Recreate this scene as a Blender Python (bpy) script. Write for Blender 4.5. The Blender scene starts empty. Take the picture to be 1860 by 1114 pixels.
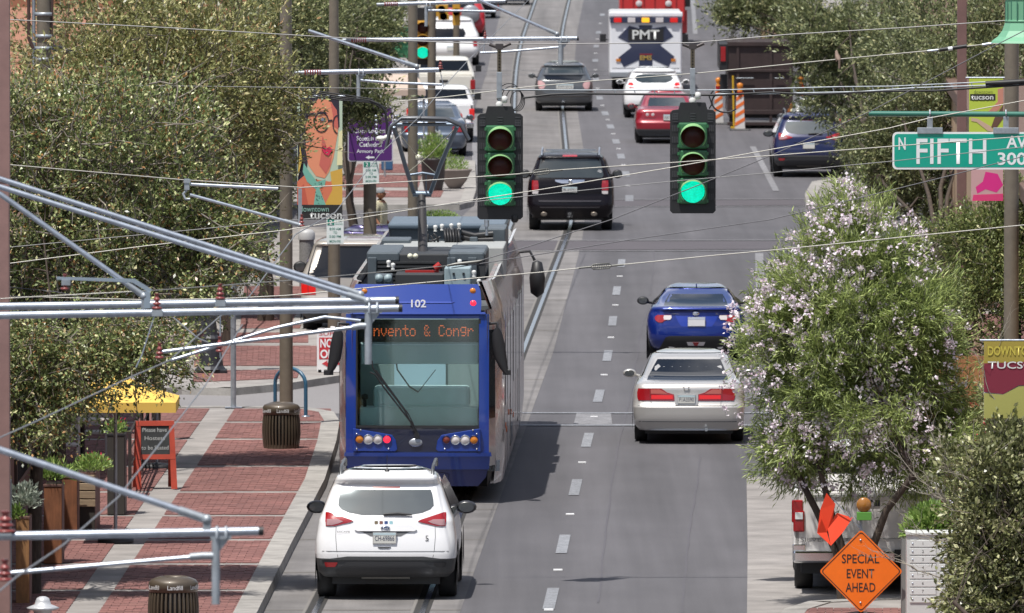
import bpy, math, random
import numpy as np
from mathutils import Vector, Matrix
random.seed(7); rng = np.random.default_rng(11)
scene = bpy.context.scene
COL = scene.collection
# ---------------------------------------------------------------- camera
FPX, HC = 20667.0, 11.1
TH = math.atan(1015 / FPX); HCAM = HC * math.cos(TH)
cam = bpy.data.objects.new('camera', bpy.data.cameras.new('camera')); COL.objects.link(cam)
cam.data.sensor_width = 36; cam.data.lens = 400; cam.location = (0, 0, HCAM)
cam.rotation_euler = (math.pi / 2 - TH, 0, 0)
cam.data.clip_start = 1; cam.data.clip_end = 6000
cam.data.dof.use_dof = True; cam.data.dof.focus_distance = 152; cam.data.dof.aperture_fstop = 10
scene.camera = cam
# ---------------------------------------------------------------- world and sun
SUN_EL, SUN_DIR = math.radians(68.7), Vector((0.225, 0.32, -1)).normalized()
w = bpy.data.worlds.new('World'); scene.world = w; w.use_nodes = True
nt = w.node_tree; nt.nodes.clear()
out = nt.nodes.new('ShaderNodeOutputWorld'); bg = nt.nodes.new('ShaderNodeBackground')
sky = nt.nodes.new('ShaderNodeTexSky'); sky.sky_type = 'NISHITA'; sky.sun_disc = False
sky.sun_elevation = SUN_EL; sky.sun_rotation = math.atan2(-SUN_DIR.x, -SUN_DIR.y)
sky.air_density = 1.0; sky.dust_density = 1.5
tc = nt.nodes.new('ShaderNodeTexCoord'); cn = nt.nodes.new('ShaderNodeTexNoise')
cn.inputs['Scale'].default_value = 4.5; cn.inputs['Detail'].default_value = 8
cmap = nt.nodes.new('ShaderNodeMapping'); cmap.inputs['Scale'].default_value = (1, 1, 2.2)
cr = nt.nodes.new('ShaderNodeValToRGB'); cr.color_ramp.elements[0].position = .5; cr.color_ramp.elements[1].position = .66
mx = nt.nodes.new('ShaderNodeMix'); mx.data_type = 'RGBA'; mx.inputs['B'].default_value = (11, 11, 11.5, 1)
L = nt.links.new
L(tc.outputs['Generated'], cmap.inputs[0]); L(cmap.outputs[0], cn.inputs['Vector']); L(cn.outputs['Fac'], cr.inputs[0])
L(cr.outputs[0], mx.inputs['Factor']); L(sky.outputs[0], mx.inputs['A']); L(mx.outputs['Result'], bg.inputs[0]); L(bg.outputs[0], out.inputs[0])
bg.inputs[1].default_value = 0.088
sl = bpy.data.lights.new('sun', 'SUN'); sl.energy = 4.95; sl.angle = math.radians(.55); sl.color = (1, .965, .91)
so = bpy.data.objects.new('sun', sl); COL.objects.link(so); so.location = (-20, 100, 60)
so.rotation_euler = SUN_DIR.to_track_quat('-Z', 'Y').to_euler()
scene.view_settings.view_transform = 'Standard'; scene.view_settings.look = 'None'
scene.view_settings.exposure = 0.25; scene.view_settings.gamma = 1
scene.cycles.max_bounces = 6; scene.cycles.diffuse_bounces = 3; scene.cycles.glossy_bounces = 3
scene.cycles.transparent_max_bounces = 12; scene.cycles.use_denoising = True
scene.cycles.sample_clamp_indirect = 6
# ---------------------------------------------------------------- measuring: a photograph pixel becomes a place in the street
def ray(px, py):
    c, s = math.cos(TH), math.sin(TH); u = (px - 930) / FPX; v = (557 - py) / FPX
    return Vector((u, c + v * s, -s + v * c))
def P(px, py, h=0.0):
    d = ray(px, py); t = (h - HCAM) / d.z
    return Vector((d.x * t, d.y * t, h))
def PD(px, py, s):                       # at the depth where one metre spans s pixels
    d = ray(px, py); t = FPX / s
    return Vector((0, 0, HCAM)) + d * t
def SC(py): return (py + 458) / HC       # pixels per metre on the ground at that row
# ---------------------------------------------------------------- materials
MATS = {}
def mat(name, col=(.5, .5, .5), rough=.6, metal=0, spec=.5, coat=0, emit=None, es=1, noise=0, nscale=20, bump=0, alpha=None, col2=None, coords='Object', stretch=None, ndetail=4):
    if name in MATS: return MATS[name]
    m = bpy.data.materials.new(name); m.use_nodes = True; MATS[name] = m
    t = m.node_tree; b = t.nodes['Principled BSDF']
    b.inputs['Base Color'].default_value = (*col, 1); b.inputs['Roughness'].default_value = rough
    b.inputs['Metallic'].default_value = metal; b.inputs['Specular IOR Level'].default_value = spec
    b.inputs['Coat Weight'].default_value = coat; b.inputs['Coat Roughness'].default_value = .04
    if emit: b.inputs['Emission Color'].default_value = (*emit, 1); b.inputs['Emission Strength'].default_value = es
    if noise or bump or col2:
        co = t.nodes.new('ShaderNodeTexCoord'); mp = t.nodes.new('ShaderNodeMapping'); n = t.nodes.new('ShaderNodeTexNoise')
        if stretch: mp.inputs['Scale'].default_value = stretch
        t.links.new(co.outputs[coords], mp.inputs[0]); t.links.new(mp.outputs[0], n.inputs['Vector'])
        n.inputs['Scale'].default_value = nscale; n.inputs['Detail'].default_value = ndetail; n.inputs['Roughness'].default_value = .65
        if noise or col2:
            r = t.nodes.new('ShaderNodeValToRGB'); r.color_ramp.elements[0].position = .3; r.color_ramp.elements[1].position = .7
            c2 = col2 or tuple(min(1, c * (1 + noise)) for c in col); c1 = tuple(c * (1 - noise) for c in col)
            r.color_ramp.elements[0].color = (*c1, 1); r.color_ramp.elements[1].color = (*c2, 1)
            t.links.new(n.outputs['Fac'], r.inputs[0]); t.links.new(r.outputs[0], b.inputs['Base Color'])
        if bump:
            bn = t.nodes.new('ShaderNodeBump'); bn.inputs['Strength'].default_value = bump; bn.inputs['Distance'].default_value = .01
            t.links.new(n.outputs['Fac'], bn.inputs['Height']); t.links.new(bn.outputs[0], b.inputs['Normal'])
    return m
def ground_mat(name, base, big, fine, rough=.85, patches=None, streak=False):
    m = bpy.data.materials.new(name); m.use_nodes = True; MATS[name] = m
    t = m.node_tree; b = t.nodes['Principled BSDF']; b.inputs['Roughness'].default_value = rough; N = t.nodes.new; K = t.links.new
    co = N('ShaderNodeTexCoord')
    def noise(sc, det, stretch=(1, 1, 1), rot=0):
        mp = N('ShaderNodeMapping'); mp.inputs['Scale'].default_value = stretch; mp.inputs['Rotation'].default_value = (0, 0, rot); K(co.outputs['Object'], mp.inputs[0])
        n = N('ShaderNodeTexNoise'); n.inputs['Scale'].default_value = sc; n.inputs['Detail'].default_value = det; K(mp.outputs[0], n.inputs['Vector']); return n.outputs['Fac']
    def mul(col_in, fac, lo, hi):
        r = N('ShaderNodeMapRange'); r.inputs['From Min'].default_value = .3; r.inputs['From Max'].default_value = .7
        r.inputs['To Min'].default_value = lo; r.inputs['To Max'].default_value = hi; K(fac, r.inputs[0])
        x = N('ShaderNodeMix'); x.data_type = 'RGBA'; x.blend_type = 'MULTIPLY'; x.inputs['Factor'].default_value = 1
        if isinstance(col_in, tuple): x.inputs['A'].default_value = (*col_in, 1)
        else: K(col_in, x.inputs['A'])
        K(r.outputs[0], x.inputs['B']); return x.outputs['Result']
    c = mul(base, noise(.35, 5, (1, .25, 1)), 1 - big, 1 + big)
    c = mul(c, noise(38, 3), 1 - fine, 1 + fine)
    if streak:                      # tyre-polished wheel paths and drips along the driving direction
        c = mul(c, noise(1.15, 4, (1, .012, 1), .0203), .76, 1.16)
        c = mul(c, noise(6, 3, (1, .02, 1), .0203), .93, 1.06)
        c = mul(c, noise(1.1, 6, (1, .35, 1)), .9, 1.06)
    if patches: c = mul(c, noise(patches, 8), .7, 1.12)
    K(c, b.inputs['Base Color'])
    bn = N('ShaderNodeBump'); bn.inputs['Strength'].default_value = .25; bn.inputs['Distance'].default_value = .004
    K(noise(60, 4), bn.inputs['Height']); K(bn.outputs[0], b.inputs['Normal'])
    return m
asphalt = ground_mat('asphalt', (.091, .0875, .0945), .1, .14, .82, streak=True)
slabm = ground_mat('track_concrete', (.172, .162, .158), .1, .08, .85, patches=.8, streak=True)
concrete = ground_mat('pavement_concrete', (.27, .25, .235), .1, .08, patches=1.5)
brickm = ground_mat('paver_brick', (.2, .088, .077), .14, .2, patches=.9)
brick2m = ground_mat('crosswalk_brick', (.08, .072, .08), .1, .2)
kerbm = ground_mat('kerb_concrete', (.3, .285, .265), .12, .1, patches=3)
earthm = ground_mat('far_ground', (.22, .2, .185), .2, .1)
paintw = ground_mat('road_paint', (.215, .222, .24), .2, .35, .7, patches=6)
paintfaint = ground_mat('worn_road_paint', (.2, .197, .205), .12, .3, .7, patches=6)
galv = mat('galvanised', (.42, .46, .52), .38, .75, noise=.16, nscale=14)
galv2 = mat('galvanised_dull', (.33, .36, .39), .5, .5, noise=.2, nscale=9)
steel = mat('rail_steel', (.55, .58, .63), .25, 1)
groove = mat('rail_groove', (.03, .028, .026), .8)
wirem = mat('wire_grey', (.27, .265, .26), .45, .5)
wiredark = mat('wire_dark', (.09, .09, .1), .5, .3)
blackm = mat('black_plastic', (.016, .016, .018), .5)
rubber = mat('tyre_rubber', (.02, .02, .021), .75, noise=.2, nscale=30)
glassd = mat('dark_glass', (.008, .01, .014), .05, spec=.45)
glassm = mat('tinted_glass', (.03, .04, .045), .05, spec=.7, coat=.15)
chrome = mat('chrome', (.75, .76, .78), .12, 1)
alum = mat('aluminium', (.5, .52, .54), .35, .8)
redlens = mat('red_lens', (.3, .008, .012), .15, coat=.8, spec=.6)
redlit = mat('red_lit_lens', (.5, .01, .01), .2, emit=(1, .03, .02), es=.22, coat=.6)
clearlens = mat('clear_lens', (.6, .56, .56), .15, coat=.6)
amber = mat('amber_lens', (.55, .18, .015), .2, coat=.6)
polem = mat('olive_brown_pole', (.15, .128, .098), .5, noise=.12, nscale=8, coat=.15)
insred = mat('insulator_red', (.24, .055, .05), .35)
white = mat('white_paint', (.78, .78, .78), .45)
trunkm = mat('tree_bark', (.055, .04, .03), .9, noise=.45, nscale=22, bump=.8, stretch=(1, 1, .25))
twigm = mat('twig_bark', (.19, .165, .14), .85, noise=.35, nscale=9)
LEAFK = 1.85
def leafmat(name, stops, rough=.42, trans=.25):
    m = bpy.data.materials.new(name); m.use_nodes = True; MATS[name] = m
    t = m.node_tree; b = t.nodes['Principled BSDF']; K = t.links.new
    a = t.nodes.new('ShaderNodeAttribute'); a.attribute_name = 'tint'
    r = t.nodes.new('ShaderNodeValToRGB'); e = r.color_ramp.elements
    for i, (p, c) in enumerate(stops):
        c = tuple(min(.9, v * LEAFK) for v in c) if max(c) < .55 else c
        if i < 2: e[i].position = p; e[i].color = (*c, 1)
        else: q = e.new(p); q.color = (*c, 1)
    K(a.outputs['Fac'], r.inputs[0]); K(r.outputs[0], b.inputs['Base Color'])
    b.inputs['Roughness'].default_value = rough; b.inputs['Specular IOR Level'].default_value = .45
    tr = t.nodes.new('ShaderNodeBsdfTranslucent'); K(r.outputs[0], tr.inputs[0])
    ms = t.nodes.new('ShaderNodeMixShader'); ms.inputs[0].default_value = trans
    K(b.outputs[0], ms.inputs[1]); K(tr.outputs[0], ms.inputs[2]); K(ms.outputs[0], t.nodes['Material Output'].inputs[0])
    return m
oakleaf = leafmat('oak_leaf', [(0, (.032, .042, .018)), (.4, (.095, .122, .042)), (.7, (.17, .2, .075)), (.86, (.4, .39, .22)), (.93, (.24, .13, .05)), (1, (.16, .08, .035))], .36)  # pale cream stop paints glossy highlights on a few leaves
mesqleaf = leafmat('mesquite_leaf', [(0, (.03, .036, .017)), (.5, (.088, .103, .046)), (.85, (.17, .185, .085)), (1, (.27, .25, .13))], .45)
bushleaf = leafmat('bush_leaf', [(0, (.03, .034, .014)), (.45, (.095, .105, .042)), (.8, (.17, .175, .08)), (1, (.38, .37, .22))], .33)
willowleaf = leafmat('willow_leaf', [(0, (.06, .08, .032)), (.5, (.165, .205, .065)), (.9, (.27, .32, .11)), (1, (.36, .4, .18))], .5, .4)
petalm = leafmat('willow_petal', [(0, (.56, .42, .52)), (.35, (.8, .68, .76)), (1, (.92, .88, .9))], .6, .3)
herbleaf = leafmat('herb_leaf', [(0, (.05, .09, .02)), (.6, (.13, .2, .045)), (1, (.24, .3, .1))], .5, .3)
greyherb = leafmat('grey_herb_leaf', [(0, (.11, .13, .1)), (1, (.3, .33, .28))], .6)
redflower = leafmat('red_flower', [(0, (.45, .02, .06)), (1, (.75, .05, .12))], .6)
# ---------------------------------------------------------------- mesh building
class MB:
    def __init__(s): s.v = []; s.f = []; s.m = []; s.s = []
    def add(s, vs, fs, mi=0, sm=False):
        o = len(s.v); s.v += [tuple(v) for v in vs]
        for f in fs: s.f.append(tuple(i + o for i in f)); s.m.append(mi); s.s.append(sm)
        return s
    def box(s, x0, x1, y0, y1, z0, z1, mi=0, ch=0):
        if ch:   # chamfered upright edges and top
            c = ch; poly = [(x0 + c, y0), (x1 - c, y0), (x1, y0 + c), (x1, y1 - c), (x1 - c, y1), (x0 + c, y1), (x0, y1 - c), (x0, y0 + c)]
            cx, cy = (x0 + x1) / 2, (y0 + y1) / 2; n = 8
            def sh(p): return (p[0] + (c if p[0] < cx else -c), p[1] + (c if p[1] < cy else -c))
            vs = [(a, b, z0) for a, b in poly] + [(a, b, z1 - c) for a, b in poly] + [(*sh(p), z1) for p in poly]
            fs = [tuple(range(n))[::-1], tuple(range(2 * n, 3 * n))]
            for k in range(2):
                for i in range(n): j = (i + 1) % n; fs.append((k * n + i, k * n + j, (k + 1) * n + j, (k + 1) * n + i))
            return s.add(vs, fs, mi)
        vs = [(x, y, z) for z in (z0, z1) for x, y in ((x0, y0), (x1, y0), (x1, y1), (x0, y1))]
        return s.add(vs, [(3, 2, 1, 0), (4, 5, 6, 7), (0, 1, 5, 4), (1, 2, 6, 5), (2, 3, 7, 6), (3, 0, 4, 7)], mi)
    def tube(s, pts, r, n=8, mi=0, sm=True, cap=True):
        pts = [Vector(p) for p in pts]; rs = r if isinstance(r, (list, tuple)) else [r] * len(pts); vs = []; up = None
        for i, p in enumerate(pts):
            t = (pts[min(i + 1, len(pts) - 1)] - pts[max(i - 1, 0)])
            t = t.normalized() if t.length > 1e-9 else Vector((0, 0, 1))
            if up is None: up = Vector((0, 0, 1)) if abs(t.z) < .9 else Vector((1, 0, 0))
            a = t.cross(up).normalized(); b = a.cross(t); up = b
            for k in range(n):
                q = 2 * math.pi * k / n; vs.append(p + (a * math.cos(q) + b * math.sin(q)) * rs[i])
        fs = []
        for i in range(len(pts) - 1):
            for k in range(n): j = (k + 1) % n; fs.append((i * n + k, i * n + j, (i + 1) * n + j, (i + 1) * n + k))
        s.add(vs, fs, mi, sm)
        if cap: s.add([vs[k] for k in range(n)], [tuple(range(n))], mi); s.add([vs[-n + k] for k in range(n)], [tuple(range(n))[::-1]], mi)
        return s
    def lathe(s, prof, c=(0, 0, 0), n=20, mi=0, sm=True, axis='z'):
        vs = []
        for r, z in prof:
            for k in range(n):
                q = 2 * math.pi * k / n; x, y = r * math.cos(q), r * math.sin(q)
                p = (x, y, z) if axis == 'z' else ((z, x, y) if axis == 'x' else (x, z, y))
                vs.append((p[0] + c[0], p[1] + c[1], p[2] + c[2]))
        fs = []
        for i in range(len(prof) - 1):
            for k in range(n): j = (k + 1) % n; fs.append((i * n + k, i * n + j, (i + 1) * n + j, (i + 1) * n + k))
        s.add(vs, fs, mi, sm)
        for i in (0, len(prof) - 1):
            if prof[i][0] > 1e-4: s.add(vs[i * n:(i + 1) * n], [tuple(range(n))], mi)
        return s
    def plate(s, poly, y0, y1, mi=0):          # outline in x,z given thickness in y
        n = len(poly); vs = [(x, y0, z) for x, z in poly] + [(x, y1, z) for x, z in poly]
        return s.add(vs, [tuple(range(n)), tuple(range(n, 2 * n))[::-1]] + [(i, (i + 1) % n, n + (i + 1) % n, n + i) for i in range(n)], mi)
    def slab(s, poly, z0, z1, mi=0):           # outline in x,y given height
        n = len(poly); vs = [(p[0], p[1], z0) for p in poly] + [(p[0], p[1], z1) for p in poly]
        return s.add(vs, [tuple(range(n))[::-1], tuple(range(n, 2 * n))] + [(i, (i + 1) % n, n + (i + 1) % n, n + i) for i in range(n)], mi)
    def grid(s, rows, mi=0, sm=True, close=False):
        n = len(rows[0]); vs = [p for r in rows for p in r]; fs = []
        for i in range(len(rows) - 1):
            for k in range(n if close else n - 1): j = (k + 1) % n; fs.append((i * n + k, i * n + j, (i + 1) * n + j, (i + 1) * n + k))
        return s.add(vs, fs, mi, sm)
    def mesh(s, name, mats):
        me = bpy.data.meshes.new(name); me.from_pydata(s.v, [], s.f)
        for m in (mats if isinstance(mats, (list, tuple)) else [mats]): me.materials.append(m)
        me.polygons.foreach_set('material_index', s.m); me.polygons.foreach_set('use_smooth', s.s)
        me.validate(); me.update()
        import bmesh as bmm
        b = bmm.new(); b.from_mesh(me); bmm.ops.recalc_face_normals(b, faces=b.faces); b.to_mesh(me); b.free()
        return me
    def build(s, name, mats, parent=None, loc=(0, 0, 0), rz=0, bevel=0):
        return put(name, s.mesh(name, mats), parent, loc, rz, bevel)
def put(name, me, parent=None, loc=(0, 0, 0), rz=0, bevel=0):
    o = bpy.data.objects.new(name, me); COL.objects.link(o); o.location = loc; o.rotation_euler = (0, 0, rz); o.parent = parent
    if bevel:
        md = o.modifiers.new('b', 'BEVEL'); md.width = bevel; md.segments = 2; md.limit_method = 'ANGLE'
    return o
def tag(o, label, cat, group=None, kind=None):
    o['label'] = label; o['category'] = cat
    if group: o['group'] = group
    if kind: o['kind'] = kind
    return o
def thing(name, label, cat, loc=(0, 0, 0), rz=0, group=None):
    o = bpy.data.objects.new(name, None); COL.objects.link(o); o.location = loc; o.rotation_euler = (0, 0, rz); o.empty_display_size = .2
    return tag(o, label, cat, group)
def struct(o, label=None):
    o['kind'] = 'structure'
    if label: o['label'] = label
    return o
def text(s, parent, m, cx, cz, h=None, wd=None, y=0, name='lettering', bold=0, rot=0, align='CENTER', ext=.002):
    cu = bpy.data.curves.new('t', 'FONT'); cu.body = s; cu.size = 1; cu.offset = bold; cu.extrude = 0; cu.resolution_u = 3
    o = bpy.data.objects.new('t', cu); COL.objects.link(o)
    dg = bpy.context.evaluated_depsgraph_get(); me = bpy.data.meshes.new_from_object(o.evaluated_get(dg))
    bpy.data.objects.remove(o)
    n = len(me.vertices); a = np.empty(n * 3); me.vertices.foreach_get('co', a); a = a.reshape(-1, 3)
    lo, hi = a.min(0), a.max(0); sz = hi - lo
    sx = (wd / sz[0]) if wd else h / sz[1]; sz_ = (h / sz[1]) if h else sx
    if not wd: sx = sz_
    x = (a[:, 0] - (lo[0] + hi[0]) / 2) * sx; z = (a[:, 1] - (lo[1] + hi[1]) / 2) * sz_
    if align == 'LEFT': x += sz[0] * sx / 2
    c, q = math.cos(rot), math.sin(rot)
    b = np.stack([cx + x * c - z * q, np.full(n, y), cz + x * q + z * c], 1)
    me.vertices.foreach_set('co', b.ravel()); me.materials.clear(); me.materials.append(m); me.update()
    return put(name, me, parent)
# ---------------------------------------------------------------- foliage: every leaf its own small folded blade
def leaves(name, centers, dirs, size, m, parent=None, aspect=.38, jitter=.5, tint=(0, 1), k=1):
    n = len(centers); c = np.repeat(centers, k, 0); d = np.repeat(dirs, k, 0); n = len(c)
    d = d + rng.normal(0, jitter, (n, 3)); d /= np.linalg.norm(d, axis=1, keepdims=True) + 1e-9
    side = np.cross(d, rng.normal(0, 1, (n, 3)) + np.array([0, 0, 1.2])); side /= np.linalg.norm(side, axis=1, keepdims=True) + 1e-9
    nrm = np.cross(side, d); s = (size * rng.uniform(.6, 1.35, n))[:, None]
    v = np.empty((n, 4, 3)); v[:, 0] = c; v[:, 1] = c + d * s * .5 + side * s * aspect * .5 + nrm * s * .06
    v[:, 2] = c + d * s; v[:, 3] = c + d * s * .5 - side * s * aspect * .5 + nrm * s * .06
    me = bpy.data.meshes.new(name); me.vertices.add(n * 4); me.vertices.foreach_set('co', v.ravel())
    me.loops.add(n * 4); me.loops.foreach_set('vertex_index', np.arange(n * 4, dtype=np.int32))
    me.polygons.add(n); me.polygons.foreach_set('loop_start', np.arange(0, n * 4, 4, dtype=np.int32)); me.polygons.foreach_set('loop_total', np.full(n, 4, dtype=np.int32))
    at = me.attributes.new('tint', 'FLOAT', 'FACE'); at.data.foreach_set('value', rng.uniform(tint[0], tint[1], n).astype(np.float32))
    me.materials.append(m); me.update(); me.validate()
    return put(name, me, parent)
def sprays(blobs, ntwig, per, tlen, droop=0, shell=.45):
    """twigs spread through the blobs (centre, radii, weight); returns leaf bases, directions, twig lines"""
    wts = np.array([b[2] for b in blobs], float); wts /= wts.sum(); idx = rng.choice(len(blobs), ntwig, p=wts)
    C = np.array([b[0] for b in blobs], float)[idx]; R = np.array([b[1] for b in blobs], float)[idx]
    u = rng.normal(0, 1, (ntwig, 3)); u /= np.linalg.norm(u, axis=1, keepdims=True)
    rad = (rng.uniform(0, 1, ntwig) ** shell)[:, None]
    base = C + u * R * rad
    # clumping: pull twigs toward random cluster heads so gaps open between
    nh = max(8, ntwig // 30); heads = base[rng.choice(ntwig, nh, replace=False)]
    hi = rng.integers(0, nh, ntwig); sc = np.array([b[1][0] for b in blobs]).mean() * .155
    near = heads[hi] + rng.normal(0, 1, (ntwig, 3)) * sc
    base = np.where((rng.uniform(0, 1, ntwig) < .86)[:, None], near, base)
    d = (base - C) / R; d /= np.linalg.norm(d, axis=1, keepdims=True) + 1e-9
    d = d + rng.normal(0, .55, (ntwig, 3)) + np.array([0, 0, .25 - droop]); d /= np.linalg.norm(d, axis=1, keepdims=True)
    t = rng.uniform(.05, 1, (ntwig, per, 1)); ln = (tlen * rng.uniform(.5, 1.3, ntwig))[:, None, None]
    pts = base[:, None] + d[:, None] * t * ln + rng.normal(0, .012 + tlen * .05, (ntwig, per, 3)); pts[..., 2] -= droop * .6 * (t[..., 0] ** 2) * ln[..., 0]
    dd = np.repeat(d[:, None], per, 1)
    return pts.reshape(-1, 3), dd.reshape(-1, 3), base, base + d * (ln[:, 0]) * 1.05
def crown_ok(pts, keep): return pts
def twiglines(mb, a, b, n, r=.006, bow=.06):
    for i in rng.choice(len(a), min(n, len(a)), replace=False):
        p, q = Vector(a[i]), Vector(b[i]); mid = (p + q) / 2 + Vector(rng.normal(0, bow, 3))
        p2 = p - (q - p) * .5
        mb.tube([p2, p, mid, q + (q - p) * .25], [r * 1.6, r * 1.3, r, r * .3], 4, cap=False)
def tree(name, label, cat, base, blobs, ntwig, per, size, lm, tlen=.35, trunk_r=.12, ntw=120, aspect=.38, group=None, droop=0, stems=1, forks=7, jitter=.5, twr=.006, tw_part=True, k=1, limbm=None, lr=.75):
    base = Vector(base); root = thing(name, label, cat, base, 0, group)
    B = [(np.array(b[0]) - np.array(base), np.array(b[1]), b[2] if len(b) > 2 else 1) for b in blobs]
    tr = MB(); cen = sum((Vector(b[0]) * b[2] for b in B), Vector()) / sum(b[2] for b in B); lowz = max(.6, min(b[0][2] - b[1][2] for b in B))
    limbs = MB()
    for s_ in range(stems):
        off = Vector((random.uniform(-.12, .12), random.uniform(-.1, .1), 0)) * (stems > 1) * 3
        fork = Vector((off.x * 2.2 + cen.x * .3, off.y * 2, lowz + .25))
        tr.tube([off * .3 + Vector((0, 0, -.1)), off * .6 + Vector((.03, 0, fork.z * .35)), off * 1.3 + Vector((cen.x * .15 - .03, 0, fork.z * .7)), fork], [trunk_r * 1.25, trunk_r, trunk_r * .85, trunk_r * .72], 10)
        for q in range(forks):
            b = B[(q + s_) % len(B)]; e = Vector(b[0]) + Vector([random.uniform(-.75, .75) * b[1][i] for i in range(3)])
            m1 = fork.lerp(e, .35) + Vector((random.uniform(-.2, .2), random.uniform(-.2, .2), .15)); m2 = fork.lerp(e, .7) + Vector((random.uniform(-.2, .2), random.uniform(-.2, .2), .1))
            limbs.tube([fork - Vector((0, 0, .1)), m1, m2, e], [trunk_r * .55 * lr, trunk_r * .38 * lr, trunk_r * .22 * lr, trunk_r * .07 * lr], 6)
            for g in range(5):
                e0 = m1.lerp(e, random.uniform(.1, 1)); e1 = e0 + Vector([random.uniform(-.6, .6) * b[1][i] for i in range(3)]) * .8
                limbs.tube([e0, e0.lerp(e1, .5) + Vector((0, 0, random.uniform(0, .15))), e1], [trunk_r * .17, trunk_r * .11, trunk_r * .03], 5, cap=False)
    tr.build('trunk', trunkm, root); limbs.build('limb', limbm or trunkm, root)
    p, d, a, b = sprays(B, ntwig, per, tlen, droop)
    o = leaves('crown', p, d, size, lm, root, aspect, jitter, k=k); o['kind'] = 'stuff'
    if ntw: t = MB(); twiglines(t, a, b, ntw, twr); o = t.build('twig', twigm, root); o['kind'] = 'stuff'
    return root, (p, d)
def clump(name, parent, c, r, n, size, lm, aspect=.35, up=.6, loc=None):
    """low plant foliage as one part"""
    u = rng.normal(0, 1, (n, 3)); u /= np.linalg.norm(u, axis=1, keepdims=True); u[:, 2] = np.abs(u[:, 2]) * 1.0
    pos = np.array(c) + u * np.array(r) * (rng.uniform(.1, 1, n) ** .6)[:, None]
    o = leaves(name, pos, u + np.array([0, 0, up]), size, lm, parent, aspect, .45); o['kind'] = 'stuff'; return o
# ================================================================ THE SETTING
def gpoly(name, pts, z, m, label=None, mesh_only=False, parent=None):
    b = MB(); q = [P(x, y, z) for x, y in pts]; b.add(q, [tuple(range(len(q)))])
    return struct(b.build(name, m, parent), label) if parent is None else b.build(name, m, parent)
b = MB(); b.add([(-900, 60, -.03), (900, 60, -.03), (900, 4500, -.03), (-900, 4500, -.03)], [(0, 1, 2, 3)])
struct(b.build('ground', earthm), 'pale dusty ground stretching to the horizon')
b = MB()
b.add([(-60, 60, 0), (60, 60, 0), (60, 620, 0), (-60, 620, 0)], [(0, 1, 2, 3)])
road = struct(b.build('road', asphalt), 'grey asphalt downtown street')
slab_r = [(835, 1114), (905, 915), (957, 772), (1005, 640), (1057, 440), (1063, 390), (1060, 273), (1049, 201), (1043, 120), (1048, 60), (1060, 0), (1090, -100)]
slab_l = [(405, 1114), (545, 900), (690, 640), (790, 440), (862, 372), (862, 200), (885, 130), (900, 60), (915, 0), (960, -100)]
def strip(l, r, z, m, name, label=None):
    bb = MB(); ys = sorted({y for _, y in l} | {y for _, y in r}, reverse=True); out = []
    def at(pl, y):
        pl = sorted(pl, key=lambda p: p[1]); return np.interp(y, [p[1] for p in pl], [p[0] for p in pl])
    rows = [[P(at(l, y), y, z), P(at(r, y), y, z)] for y in ys]; bb.grid(rows, sm=False)
    return struct(bb.build(name, m), label)
slab_l0 = [(-40, 1500)] + slab_l; slab_r0 = [(660, 1500)] + slab_r
slab = strip(slab_l0, slab_r0, .004, slabm, 'tram_track_slab', 'pale concrete slab that carries the tram rails')
# transverse joints of the slab
jt = MB()
for y in (1108, 1040, 980, 925, 690, 600, 545, 498, 330, 300, 262, 228, 180, 150, 100, 50):
    sc = SC(y); a = np.interp(-y, [-p[1] for p in slab_l], [p[0] for p in slab_l]); c = np.interp(-y, [-p[1] for p in slab_r], [p[0] for p in slab_r])
    jt.add([P(a, y + .09 * sc * .06, .007), P(c, y + .09 * sc * .06, .007), P(c, y - .09 * sc * .06, .007), P(a, y - .09 * sc * .06, .007)], [(0, 1, 2, 3)])
jt.build('slab_joint', mat('joint_dark', (.13, .12, .11), .9), slab)
# rails
rl = [(575 - .509 * 395, 1500), (575, 1105), (666, 925), (811, 640), (934, 400), (935, 273), (934, 190), (937, 130), (945, 80), (973, 0), (1010, -100)]
rr = [(770 - .384 * 395, 1500), (770, 1105), (839, 925), (949, 640), (1041, 400), (1029, 273), (1022, 201), (1019, 130), (1020, 60), (1034, 0), (1060, -100)]
def smooth_line(pts, z, step=4):
    ys = [p[1] for p in pts][::-1]; xs = [p[0] for p in pts][::-1]; q = [P(np.interp(y, ys, xs), y, z) for y in np.arange(ys[-1], ys[0] - 1, -12)]
    for _ in range(4): q = [q[0]] + [(q[i - 1] + q[i] * 2 + q[i + 1]) / 4 for i in range(1, len(q) - 1)] + [q[-1]]
    return q
for i, r_ in enumerate((rl, rr)):
    q = smooth_line(r_, .012); bb = MB()
    for off, hw, z, mi in ((0, .036, .014, 0), (-.075, .038, .0095, 1), (.062, .024, .0095, 1), (-.14, .02, .0085, 2)):
        bb.grid([[(p.x + off - hw, p.y, z), (p.x + off + hw, p.y, z)] for p in q], mi, False)
    struct(bb.build('rail_track', [steel, groove, mat('grout', (.17, .16, .15), .9)]), ('left' if i == 0 else 'right') + ' grooved steel tram rail set in the concrete slab')
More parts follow.
